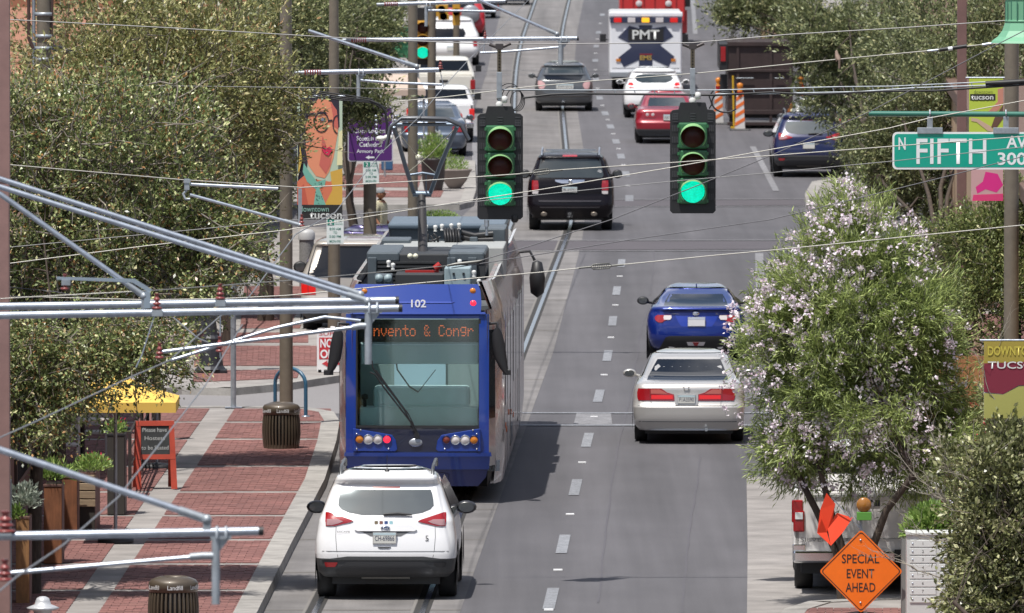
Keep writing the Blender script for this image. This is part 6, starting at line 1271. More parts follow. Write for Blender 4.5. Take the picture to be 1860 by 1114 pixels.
# feeder bundle left and right
def lash(r, T):
    for k in range(26):
        x = 1080 + k * 36; y = np.interp(x, [905, 1055, 1300, 1520, 1620, 1860, 2000], [163, 164, 164, 158, 157, 146, 140]); MB().tube([T(x, y), T(x + 3, y + 9)], .007, 5).build('lashing', galv2, r)
    MB().tube([T(950, 178), T(1000, 172), T(1055, 170), T(1200, 172), T(1300, 173), T(1400, 168), T(1470, 172), T(1600, 166), T(1700, 165), T(1860, 154), T(2000, 149)], .016, 6).build('cable', blackm, r)
    MB().tube([T(1300, 171), T(1420, 170), T(1560, 167), T(1660, 160), T(1860, 153)], .011, 6).build('cable', galv2, r)
    MB().tube([T(1790, 152), T(1820, 151), T(1862, 148)], [.03, .04, .03], 8).build('splice_box', blackm, r)
wire('messenger wire with lashed signal cables between the signals and the right pole', [(905, 163), (1055, 164), (1300, 164), (1520, 158), (1620, 157), (1860, 146), (2000, 140)], 138, 3, galv2, extra=lash, name='cable_bundle', grp=None)
def bund(r, T):
    for k in range(3): MB().tube([T(95, 84 + k * 3), T(160, 97 + k * 3), T(215, 113 + k * 2), T(330, 134 + k * 3), T(425, 149 + k * 3), T(520, 160 + k * 4), T(620, 176 + k * 3), T(676, 183 + k * 2), T(700, 196 + k * 2)], .014, 6).build('cable', blackm, r)
    for x, y in ((430, 151), (470, 157), (520, 164), (560, 169), (600, 176), (640, 181)): MB().tube([T(x, y - 3), T(x - 1, y + 9)], .02, 6).build('cable_tie', blackm, r)
wire('thick black cable bundle running from the left pole to above the purple sign', [(95, 82), (160, 95), (215, 111), (330, 132), (425, 147), (520, 158), (620, 172), (676, 180)], 118, 3.5, blackm, extra=bund, name='cable_bundle', grp=None)
b_s = (226 + 458) / 5.6
def cw_fit(r, T):
    for x, y in ((692, 252), (705, 250)):
        MB().lathe([(.0, .045), (.05, .04), (.075, .01), (.07, -.02), (.03, -.03), (.025, -.08)], T(x, y), 12).build('clamp', mat('porcelain', (.75, .75, .7), .25, coat=.5), r)
        for k in range(5): MB().lathe([(0, .02), (.02, .01), (.02, -.01), (0, -.02)], T(x - 8 + (16 if x > 700 else 0) + k * 1.5 * (1 if x > 700 else -.2), 243 - k * 8), 8).build('link', galv, r)
wire('curved black drop cable with chrome clamps above the pantograph', [(672, 183), (690, 190), (700, 203), (703, 225), (703, 248)], 118, 6, blackm, extra=cw_fit, name='drop_cable', grp=None)
def cwire(label, pts, h=5.6): 
    return wire(label, [(x, y, (y + 458) / (HC - h)) for x, y in pts], 190, 3, mat('contact_copper', (.28, .28, .29), .4, .7), name='contact_wire', grp='tram contact wires')
cwire('tram contact wire that zigzags from lower left up over the pantograph', [(-150, 870), (0, 795), (78, 760), (231, 688), (308, 655), (397, 577), (452, 540), (537, 426), (609, 386), (690, 280), (760, 214), (806, 158), (850, 110), (900, 60), (960, 0)])
cwire('second tram contact wire, straight across the brick pavement at lower left', [(-150, 1160), (0, 1073), (30, 1048), (115, 990), (215, 903), (373, 700), (400, 655), (440, 590)])
cwire('short tram contact wire crossing the grey lamp column base', [(315, 577), (360, 615), (378, 622)])
# ================================================================ STREET FURNITURE
binm = mat('bin_brown', (.085, .066, .046), .45, .2, coat=.3)
def bin_(cx, yg, w_px, h, label):
    s = SC(yg); r = thing('litter_bin', label, 'litter bin', P(cx, yg, KH), 0, 'slatted landfill bins'); R = w_px / s / 2
    prof = lambda t: R * (.86 + .14 * math.sin(math.pi * (t * .75 + .12)))
    b = MB(); b.lathe([(prof(0) - .03, 0.03), (prof(.5) - .03, h * .5), (prof(1) - .03, h - .05)], n=32); b.build('liner', blackm, r)
    n = 34
    b = MB(); g = [(prof(t), t * (h - .1)) for t in np.linspace(0, 1, 8)]; rows = [[(rr_ - .01, -.016, z), (rr_ + .014, -.012, z), (rr_ + .014, .012, z), (rr_ - .01, .016, z)] for rr_, z in g]; b.grid(rows, 0, False)
    me = b.mesh('slat', binm)
    for k in range(n): put('slat', me, r, rz=2 * math.pi * k / n)
    b = MB(); b.lathe([(prof(1) - .05, h - .13), (prof(1) + .025, h - .13), (prof(1) + .03, h - .02), (prof(1) + .0, h + .02), (prof(1) - .08, h + .05), (R * .55, h + .06), (R * .5, h + .02), (R * .5, h - .2)], n=40); b.build('rim', binm, r)
    b = MB(); b.lathe([(prof(0) + .012, 0), (prof(0) + .012, .06)], n=32); b.build('base_ring', binm, r)
    for a in (0.0, -.95, .95):
        t = text('Landfill', r, sw, 0, h - .065, h=.055, wd=.19, y=-(prof(1) + .032)); t.rotation_euler = (0, 0, a + .1)
    return r
bin_(511, 814, 66, .66, 'brown slatted bin marked Landfill at the foot of the olive pole')
bin_(315, 1146, 88, .62, 'brown slatted bin marked Landfill cut off by the bottom edge')
# bike rack
s = SC(757); r = thing('bike_rack', 'blue inverted U bike rack behind the far bin', 'bike rack', P(527, 757, KH), 0); X = lambda a: (a - 527) / s
b = MB(); R = (553 - 497) / s / 2; H = .78; pts = [(-R, .5, 0), (-R, .5, H - R)] + [(-R * math.cos(q), .5 - .5 * (1 - math.cos(q)) / 2, H - R + R * math.sin(q)) for q in np.linspace(.2, math.pi - .2, 10)] + [(R, 0, H - R), (R, 0, 0)]; b.tube(pts, .032, 10); b.build('hoop', mat('rack_blue', (.03, .10, .17), .35, coat=.4), r)
for x, y in ((-R, .5), (R, 0)): b = MB(); b.lathe([(.07, 0), (.07, .012), (.03, .02)], (x, y, 0), 14); b.build('foot', galv, r)
# A-frame chalk board
s = SC(889); r = thing('chalkboard_sign', 'red framed A board chalk sign beside the planters', 'chalkboard', P(285, 889, KH), .12); X = lambda a: (a - 285) / s; Z = lambda y: (889 - y) / s
rf = mat('red_wood', (.36, .045, .02), .5, noise=.15, nscale=8)
def lean(z, y0=0, k=.16): return y0 + k * z
for nm, y0, k, sd in (('front', 0, .2, 1), ('back', .52, -.28, -1)):
    b = MB()
    for x0, x1, xt in ((247, 257, 249), (311, 322, 309)):
        a, c = (X(x0), X(x1)); d = (X(xt), X(xt + 9))
        b.add([(a, y0, 0), (c, y0, 0), (c, y0 + .03, 0), (a, y0 + .03, 0), (d[0], lean(.93, y0, k), .93), (d[1], lean(.93, y0, k), .93), (d[1], lean(.93, y0, k) + .03, .93), (d[0], lean(.93, y0, k) + .03, .93)], [(0, 1, 5, 4), (1, 2, 6, 5), (2, 3, 7, 6), (3, 0, 4, 7), (4, 5, 6, 7)])
    for z0, z1 in ((.44, .51), (.93, 1.0)):
        b.add([(X(250), lean(z0, y0, k) - .004, z0), (X(319), lean(z0, y0, k) - .004, z0), (X(318), lean(z1, y0, k) - .004, z1), (X(249), lean(z1, y0, k) - .004, z1), (X(250), lean(z0, y0, k) + .03, z0), (X(319), lean(z0, y0, k) + .03, z0), (X(318), lean(z1, y0, k) + .03, z1), (X(249), lean(z1, y0, k) + .03, z1)], [(0, 1, 2, 3), (4, 5, 6, 7), (3, 2, 6, 7), (0, 1, 5, 4), (1, 2, 6, 5), (0, 3, 7, 4)])
    fr_ = b.build('frame', rf, r)
    b = MB(); b.add([(X(257), lean(.5, y0, k) + .012, .5), (X(311), lean(.5, y0, k) + .012, .5), (X(310), lean(.94, y0, k) + .012, .94), (X(256), lean(.94, y0, k) + .012, .94)], [(0, 1, 2, 3)]); bd = b.build('board', mat('chalkboard', (.02, .022, .022), .7, noise=.4, nscale=9), r)
chalk = mat('chalk', (.5, .52, .5), .9)
for t_, z_, w_ in (('Please have', .87, .36), ('Hostess', .75, .3), ('to be Seated', .61, .4)):
    t = text(t_, r, chalk, X(283), z_, h=.06, wd=w_, y=lean(z_, 0, .2) + .004)
# sandwich board
s = SC(676); r = thing('open_house_board', 'white board with red lettering NOW OPEN and an arrow, beside the tram nose', 'sign board', P(603, 676, KH), 0); X = lambda a: (a - 603) / s; Z = lambda y: (674 - y) / s
b = MB(); b.plate(rrect(X(576), X(632), Z(674) + .0, Z(597), .03), 0, .03); b.plate(rrect(X(576), X(632), 0, Z(597), .03), .35, .38); b.box(X(578), X(584), 0, .38, 0, .04); b.box(X(600), X(608), .0, .38, Z(598), Z(594)); bd = b.build('panel', mat('board_white', (.75, .73, .72), .5), r)
rk = mat('board_red', (.5, .03, .04), .5); q_ = MB(); q_.box(X(580), X(629), -.004, 0, Z(651), Z(612)); q_.build('red_field', rk, bd); text('SUPER', bd, rk, X(602), Z(605), h=7 / s, wd=44 / s, y=-.004); 
text('NOW', bd, white, X(601), Z(622), h=16 / s, wd=38 / s, y=-.008, bold=.03); text('OPEN', bd, white, X(604), Z(641.5), h=16 / s, wd=44 / s, y=-.008, bold=.03)
b = MB(); b.plate([(X(585), Z(659)), (X(595), Z(653)), (X(594), Z(657)), (X(624), Z(657)), (X(624), Z(661)), (X(595), Z(661)), (X(596), Z(665))], -.006, 0); b.build('arrow', rk, bd)
# hydrant cap
s = SC(1172); r = thing('bollard', 'silver domed bollard top at the bottom left corner', 'bollard', P(78, 1172, KH), 0)
b = MB(); b.lathe([(.11, 0), (.11, .42), (.19, .44), (.2, .46), (.15, .48), (.1, .5), (.09, .54), (.075, .575), (.04, .595), (.0, .6)], n=26); b.build('post', mat('silver_paint', (.5, .51, .53), .4, .25, noise=.15), r)
# mesh litter bin behind the tan SUV
r = thing('mesh_bin', 'pale grey round mesh bin between the portrait pole and the tan SUV', 'litter bin', P(557, 520, KH), 0); s = SC(520)
b = MB(); b.lathe([(.15, 0), (.15, .95)], n=22); b.build('drum', mat('mesh_grey', (.22, .22, .215), .6, noise=.5, nscale=60), r); b = MB(); b.lathe([(.17, .95), (.17, 1.08), (.12, 1.15), (0, 1.17)], n=22); b.build('lid', mat('lid_grey', (.4, .4, .4), .5), r)
# lamp column base
s = SC(677); r = thing('lamp_column', 'black flared lamp column base on the brick bulb', 'street lamp', P(383, 677, KH), 0)
blk = mat('cast_black', (.02, .02, .025), .5)
b = MB(); b.box(-.28, .28, -.2, .2, 0, .06); b.lathe([(.27, .06), (.22, .12), (.19, .35), (.16, .55), (.17, .6), (.12, .66), (.1, .85), (.075, 1.0)], n=12, sm=False); b.build('base', blk, r, bevel=.01)
b = MB(); b.tube([(0, 0, 1), (0, 0, 4.2)], .06, 12); b.build('shaft', blk, r); b = MB(); b.lathe([(.08, 4.2), (.2, 4.3), (.22, 4.5), (.14, 4.75), (0, 4.85)], n=18); b.build('lantern', mat('frosted_lamp', (.6, .6, .55), .4), r)
# planters by the left building
cort = mat('corten', (.2, .075, .032), .75, noise=.35, nscale=5, stretch=(3, 3, .7)); cort2 = mat('corten_mauve', (.13, .065, .052), .7, noise=.25, nscale=5)
def planter(cx, x0, x1, yg, ytop, label, m=cort, m2=None, slats=0, depth=.5):
    s = SC(yg); r = thing('planter_box', label, 'planter', P(cx, yg, KH), -.0203, 'planters beside the left building'); X = lambda a: (a - cx) / s; H = (yg - ytop) / s
    b = MB(); b.box(X(x0), X(x1), 0, depth, 0, H, 0); b.box(X(x0) - .008, X(x1) + .008, -.008, .02, H - .03, H + .004, 1); b.box(X(x1) - .004, X(x1) + .006, .02, depth, 0, H - .002, 1); b.build('box', [m, m2 or cort2], r, bevel=.006)
    if slats:
        for k in range(slats):
            z1 = H - .03 - k * .115; q = MB(); q.box(X(x0) - .01, X(x1) + .01, -.03, 0, z1 - .1, z1); q.build('slat', mat('weathered_slat', (.3, .22, .14), .7, noise=.3, nscale=6, stretch=(.5, 3, 3)), r, bevel=.006)
    b = MB(); b.box(X(x0) + .02, X(x1) - .02, .02, depth - .02, H - .01, H + .012); b.build('soil', mat('soil', (.05, .035, .025), .95), r)
    return r, X, H
r, X, H = planter(43, 29, 53, 1096, 940, 'tall narrow rusted planter with silvery and lime plants, nearest the camera', m=mat('corten_gold', (.24, .12, .045), .7, noise=.35, nscale=5, stretch=(3, 3, .7)))
clump('silver_plant', r, (.0, .2, H + .1), (.2, .18, .32), 500, .09, greyherb); clump('lime_plant', r, (-.1, .05, H - .05), (.12, .12, .2), 260, .07, herbleaf)
r, X, H = planter(93, 80, 112, 1024, 882, 'rusted planter with a yellowing grassy plant, second from the camera'); clump('grassy_plant', r, (.0, .2, H + .05), (.22, .18, .25), 420, .14, herbleaf, .16)
r, X, H = planter(126, 113, 140, 972, 866, 'squat rusted planter, third from the camera'); clump('leafy_plant', r, (0, .2, H), (.1, .12, .12), 120, .06, herbleaf)
r, X, H = planter(152, 138, 172, 966, 860, 'slatted wooden planter with flowering greenery beyond the rusted ones', m=mat('planter_dark', (.035, .03, .025), .7), slats=4, depth=1.2); clump('flowering_plant', r, (.1, .4, H + .02), (.28, .5, .22), 900, .06, herbleaf); clump('red_flowers', r, (.1, .4, H + .12), (.22, .4, .14), 14, .05, redflower)
r, X, H = planter(208, 195, 226, 935, 790, 'dark tall planter stand next to the chalk board', m=mat('planter_dark', (.035, .03, .025), .7), m2=blackm)
clump('red_flowers', r, (0, .2, H + .1), (.2, .2, .2), 16, .05, redflower); clump('leafy_plant', r, (0, .2, H), (.18, .18, .2), 260, .07, herbleaf)
# umbrellas and cafe fence
def umbrella(cx, yg, R, zr, label, m, sides=4, rz=0):
    r = thing('parasol', label, 'parasol', P(cx, yg, KH), rz); b = MB(); n = sides; rows = []
    for t in (0, .35, .7, 1.0): rows.append([(R * t * math.cos(2 * math.pi * k / n + .785) * 1.414, R * t * math.sin(2 * math.pi * k / n + .785) * 1.414, zr + .38 * (1 - t) - (.03 * math.sin(t * 3.1))) for k in range(n)])
    b.grid(rows[1:], 0, False, True); b.add([rows[0][0]] + rows[1], [(0, 1 + k, 1 + (k + 1) % n) for k in range(n)]); b.grid([rows[-1], [(x, y, z - .14) for x, y, z in rows[-1]]], 0, False, True); b.build('canopy', m, r)
    b = MB(); b.tube([(0, 0, 0), (0, 0, zr + .42)], .025, 8); b.build('pole', galv2, r); b = MB(); b.lathe([(.25, 0), (.25, .05), (.05, .08)], n=18); b.build('base', blackm, r); return r
umbrella(210, 985, .86, 1.98, 'yellow parasol over the cafe terrace at the left', mat('canvas_yellow', (.7, .45, .09), .8))
umbrella(285, 850, .55, 2.05, 'white patterned parasol just beyond the yellow one', mat('canvas_pattern', (.62, .5, .48), .8, noise=.6, nscale=9))
def cafe_fence(cx, yg, x1, y1, label, h=.95):
    s = SC(yg); A = P(cx, yg, KH); B_ = P(x1, y1, KH); r = thing('cafe_railing', label, 'railing', A, 0); d = B_ - A; n = 5
    for k in range(n + 1): q = d * k / n; b = MB(); b.box(q.x - .025, q.x + .025, q.y - .025, q.y + .025, 0, h); b.build('post', mat('rail_brown', (.03, .022, .02), .6), r)
    for z in (.2, .45, .7, h): b = MB(); b.tube([(0, 0, z), (d.x, d.y, z)], .012 if z < h else .022, 6); b.build('rail', MATS['rail_brown'], r)
cafe_fence(236, 905, 288, 790, 'dark cafe railing running behind the chalk board')
b = MB(); b.box(-.06, .06, -.06, .06, 0, 2.3); tag(b.build('awning_post', mat('rail_brown', (.03, .022, .02), .6), None, P(285, 800, KH)), 'dark square awning post behind the chalk board', 'post')
# cafe tables
for cx, yg, lab in ((150, 850, 'round pale table top under the parasol'), (215, 780, 'round pale table farther in on the terrace')):
    r = thing('cafe_table', lab, 'table', P(cx, yg, KH), 0); b = MB(); b.lathe([(0, .72), (.4, .72), (.4, .75), (0, .75)], n=22); b.build('table_top', mat('table_pale', (.55, .5, .45), .5), r); b = MB(); b.tube([(0, 0, 0), (0, 0, .72)], .035, 8); b.lathe([(.25, 0), (.22, .03), (.04, .05)], n=14); b.build('leg', blackm, r)
for cx, yg, lab in ((118, 862, 'white slatted cafe chair left of the near table'), (170, 838, 'white slatted cafe chair right of the near table')):
    r = thing('cafe_chair', lab, 'chair', P(cx, yg, KH), 0, 'cafe chairs'); wm = mat('chair_white', (.6, .58, .55), .5); b = MB(); b.box(-.22, .22, -.22, .22, .43, .47); b.build('seat', wm, r, bevel=.01)
    for k in range(3): b = MB(); b.box(-.22, .22, .2, .22, .55 + k * .12, .63 + k * .12); b.build('slat', wm, r)
    for x in (-.2, .2):
        for y in (-.2, .2): b = MB(); b.box(x - .015, x + .015, y - .015, y + .015, 0, .43 if y < 0 else .9); b.build('leg', wm, r)
# far left: round planters and bush bed
s = SC(346); r = thing('round_planter', 'dark round planter at the far corner below the purple flowers', 'planter', P(787, 346, KH), 0); b = MB(); b.lathe([(.22, 0), (.28, .3), (.3, .72), (.33, .75), (.33, .8), (.27, .8), (.25, .7), (0, .7)], n=24); b.build('pot', mat('pot_dark', (.05, .045, .045), .6), r)
clump('flower_bush', r, (0, 0, .8), (.45, .4, .62), 1500, .09, herbleaf, .25); clump('purple_flower', r, (0, 0, .95), (.42, .4, .55), 50, .06, petalm)
r = thing('round_planter', 'pale wide bowl planter right of the dark round one', 'planter', P(826, 342, KH), 0); b = MB(); b.lathe([(.15, 0), (.3, .2), (.4, .42), (.43, .44), (.43, .48), (.36, .46), (0, .4)], n=24); b.build('pot', mat('pot_pale', (.24, .2, .18), .7), r); clump('leafy_plant', r, (0, 0, .45), (.38, .35, .35), 700, .08, herbleaf, .25)
s = SC(408); r = thing('planter_bed', 'low kerbed bed of clipped green groundcover just beyond the tram roof', 'planter bed', P(800, 412, KH), 0); b = MB(); b.box(-.75, .75, -.2, .9, 0, .12); b.build('kerb', kerbm, r, bevel=.01); clump('groundcover', r, (-.05, .35, .1), (.55, .5, .26), 2200, .05, herbleaf)
r = thing('planter_tub', 'orange brown tub with a small shrub on the far left corner', 'planter', P(811, 103, KH), 0); b = MB(); b.lathe([(.2, 0), (.23, .35), (.21, .36), (0, .33)], n=16); b.build('tub', mat('tub_orange', (.3, .12, .05), .7), r); clump('small_shrub', r, (0, 0, .35), (.25, .2, .35), 350, .08, herbleaf)
b = MB(); b.box(-.14, .14, -.1, .1, .05, .32); o = tag(b.build('newspaper_box', mat('box_blue', (.04, .12, .25), .5), None, P(703, 313, KH), .2, bevel=.03), 'small blue box on the far left pavement', 'newspaper box')
# right: orange sign, stand, flags and beacon
s = 144.5; ctr = PD(1564, 1038, s); r = thing('warning_sign', 'orange diamond sign reading SPECIAL EVENT AHEAD on a spring stand', 'warning sign', Vector((ctr.x, ctr.y, KH)), 0)
cz = ctr.z - KH; X = lambda a: (a - 1564) / s; Z = lambda y: cz + (1038 - y) / s
def dia(hd, rr_=.035):
    out = []
    for a in (0, 90, 180, 270):
        q = math.radians(a); c = Vector((math.cos(q), math.sin(q))) * (hd - rr_ * 1.41); out += [(c.x + rr_ * math.cos(q + t), cz + c.y + rr_ * math.sin(q + t)) for t in np.linspace(-.7, .7, 5)]
    return out
org = mat('sign_orange', (.85, .16, .005), .45, noise=.05, nscale=6, coat=.2)
hd = 76 / s; b = MB(); b.plate(dia(hd), -.006, 0); p_ = b.build('sign_panel', org, r)
b = MB(); o_, i_ = dia(hd - .022), dia(hd - .036); n = len(o_); b.add([(x, -.0085, z) for x, z in o_ + i_], [(k, (k + 1) % n, n + (k + 1) % n, n + k) for k in range(n)]); b.build('sign_border', mat('sign_ink', (.03, .02, .015), .6), p_)
ink = MATS['sign_ink']
for t_, y, w_ in (('SPECIAL', 1015, 68), ('EVENT', 1042, 50), ('AHEAD', 1067, 54)): text(t_, p_, ink, X(1563), Z(y), h=16.5 / s, wd=w_ / s, y=-.009, bold=.008)
for y in (981, 1095): b = MB(); b.lathe([(0, -.012), (.012, -.01), (.014, 0)], n=8, axis='y'); b.v = [(vx + X(1563), vy - .006, vz + Z(y)) for vx, vy, vz in b.v]; b.build('bolt', galv, p_)
b = MB(); b.tube([(0, .03, .0), (0, .03, Z(935))], .02, 8); b.box(-.02, .02, .0, .02, Z(1100), Z(960)); b.build('mast', galv2, r)
for x, y in ((-.5, -.3), (.5, -.3), (-.5, .5), (.5, .5)): b = MB(); b.tube([(0, .03, .1), (x, y + .03, 0)], .016, 6); b.build('leg', blackm, r)
flm = mat('flag_orange', (.85, .06, .015), .7)
def flag(pts, fold, nm='flag'):
    b = MB(); q = [(X(a), -.04 + f, Z(y)) for (a, y), f in zip(pts, fold)]; b.add(q, [tuple(range(len(q)))]); b.add([(x, y + .008, z) for x, y, z in q], [tuple(range(len(q)))]); return b.build(nm, flm, r)
flag([(1501, 895), (1517, 915), (1512, 945), (1502, 967), (1484, 968), (1490, 925)], [0, .02, .06, .05, .01, .03]); flag([(1484, 968), (1492, 942), (1502, 967), (1509, 991)], [.01, -.03, .02, .0]); flag([(1503, 958), (1520, 932), (1549, 941), (1530, 968), (1509, 991)], [.05, .08, .06, .03, .0])
b = MB(); b.tube([(0, .0, Z(962)), (X(1512), -.02, Z(905))], .007, 5); b.tube([(0, .0, Z(962)), (X(1552), -.02, Z(936))], .007, 5); b.build('flag_staff', galv, r)
b = MB(); b.lathe([(0, -.05), (.08, -.045), (.095, -.02), (.095, .03), (0, .05)], n=20, axis='y'); b.v = [(vx + X(1569), vy, vz + Z(917)) for vx, vy, vz in b.v]; o = b.build('beacon', mat('beacon_amber', (.3, .12, .015), .25, coat=.6), r)
b = MB(); b.box(X(1556), X(1583), -.05, .06, Z(945), Z(930)); b.build('beacon_box', mat('beacon_green', (.09, .26, .04), .5), r, bevel=.006)
# cluster mailbox
s = 144; o0 = P(1705, 1140, KH); r = thing('cluster_mailbox', 'grey cluster mailbox with numbered doors right of the orange sign', 'mailbox', P(1705, 1140, KH), 0); s = SC(1140); X = lambda a: (a - 1705) / s; Z = lambda y: (1140 - y) / s
mb_ = mat('mailbox_grey', (.55, .56, .54), .5, noise=.06, nscale=6)
b = MB(); b.box(X(1648), X(1770), 0, .45, .12, Z(972)); b.box(X(1646), X(1772), -.02, .47, Z(974), Z(969)); b.build('cabinet', mb_, r, bevel=.008); b = MB(); b.box(X(1670), X(1740), .1, .35, -.05, .14); b.build('pedestal', galv2, r)
dm = None; mbd = mat('mailbox_door', (.62, .63, .61), .45)
num = 1
for col, (x0, x1) in enumerate(((1653, 1700), (1706, 1764))):
    yy = 983
    for k in range(8):
        hgt = 12.2 if k else 12.2; b = MB(); b.box(X(x0), X(x1), -.012, .0, Z(yy + hgt), Z(yy)); d_ = b.build('door', mbd, r, bevel=.004)
        b = MB(); b.lathe([(0, -.018), (.01, -.018), (.012, -.012)], n=8, axis='y'); b.v = [(vx + X(x0 + 5), vy, vz + Z(yy + 6)) for vx, vy, vz in b.v]; b.build('lock', galv, d_)
        if col == 0: text(str(num), d_, ink, X((x0 + x1) / 2), Z(yy + 6), h=.035, y=-.0135); num += 1
        yy += 14.3
clump('box_top_shrub', None, (0, 0, 0), (.3, .3, .45), 10, .05, herbleaf)
bpy.data.objects.remove(bpy.data.objects['box_top_shrub'])
r = thing('potted_shrub', 'bright green leafy shrub in a trough directly behind the mailbox', 'shrub', P(1700, 1128, KH), 0); b = MB(); b.box(-.42, .3, .2, .6, 0, 1.02); b.build('trough', mat('trough_grey', (.2, .2, .19), .7), r); clump('foliage', r, (-.05, .35, 1.0), (.36, .3, .46), 2600, .085, herbleaf, .4, .4)
# parking meter
s = SC(905); r = thing('parking_meter', 'grey domed parking meter behind the flowering tree, right side', 'parking meter', P(1748, 905, KH), 0); b = MB(); b.tube([(0, 0, 0), (0, 0, 1.0)], .03, 10); b.build('post', galv2, r)
b = MB(); b.box(-.075, .075, -.06, .06, 1.0, 1.28); b.lathe([(.08, 1.26), (.085, 1.33), (.07, 1.4), (.03, 1.44), (0, 1.445)], n=16); b.build('meter_head', mat('meter_grey', (.25, .27, .3), .35, .5), r, bevel=.015); b = MB(); b.box(-.05, .05, -.07, -.06, 1.26, 1.36); b.build('window', glassd, r)
# cones / barricades of the roadworks
wob = mat('cone_orange', (.75, .16, .03), .5); wow = mat('cone_white', (.66, .64, .62), .5)
for cx, yg, sc_k, lab in ((1305, 226, 1, 'striped channelizer with a double amber lamp left of the brown trailer'), (1344, 237, 1, 'striped channelizer in front of the brown trailer'), (1454, 222, .9, 'striped channelizer nearly hidden above the dark blue SUV')):
    s = SC(yg); r = thing('channelizer', lab, 'traffic cone', P(cx, yg), 0, 'roadworks channelizers'); H = 1.05
    b = MB(); b.box(-.3, .3, -.25, .25, 0, .05, ch=.03); b.build('base', blackm, r)
    b = MB(); rows = [(z, .15 - .05 * z / H) for z in np.linspace(.05, H, 8)]; b.grid([[(-w_, -.04, z), (w_, -.04, z), (w_, .04, z), (-w_, .04, z)] for z, w_ in rows], 0, False, True); pn = b.build('panel', wow, r)
    for k in range(4):
        z = .12 + k * .24; w_ = .15 - .05 * (z + .1) / H; q = MB(); q.plate([(-w_, z), (w_, z + .16), (w_, z + .27), (-w_, z + .11)], -.046, -.04); q.build('stripe', wob, pn)
    b = MB(); b.lathe([(.07, 0), (.08, .12), (.05, .14), (.09, .2), (.09, .3), (0, .34)], (0, 0, H), 14); b.build('lamp', amber, r); b = MB(); b.lathe([(.085, 0), (.085, .1)], (0, 0, H - .02), 14); b.build('lamp_collar', redlens, r)
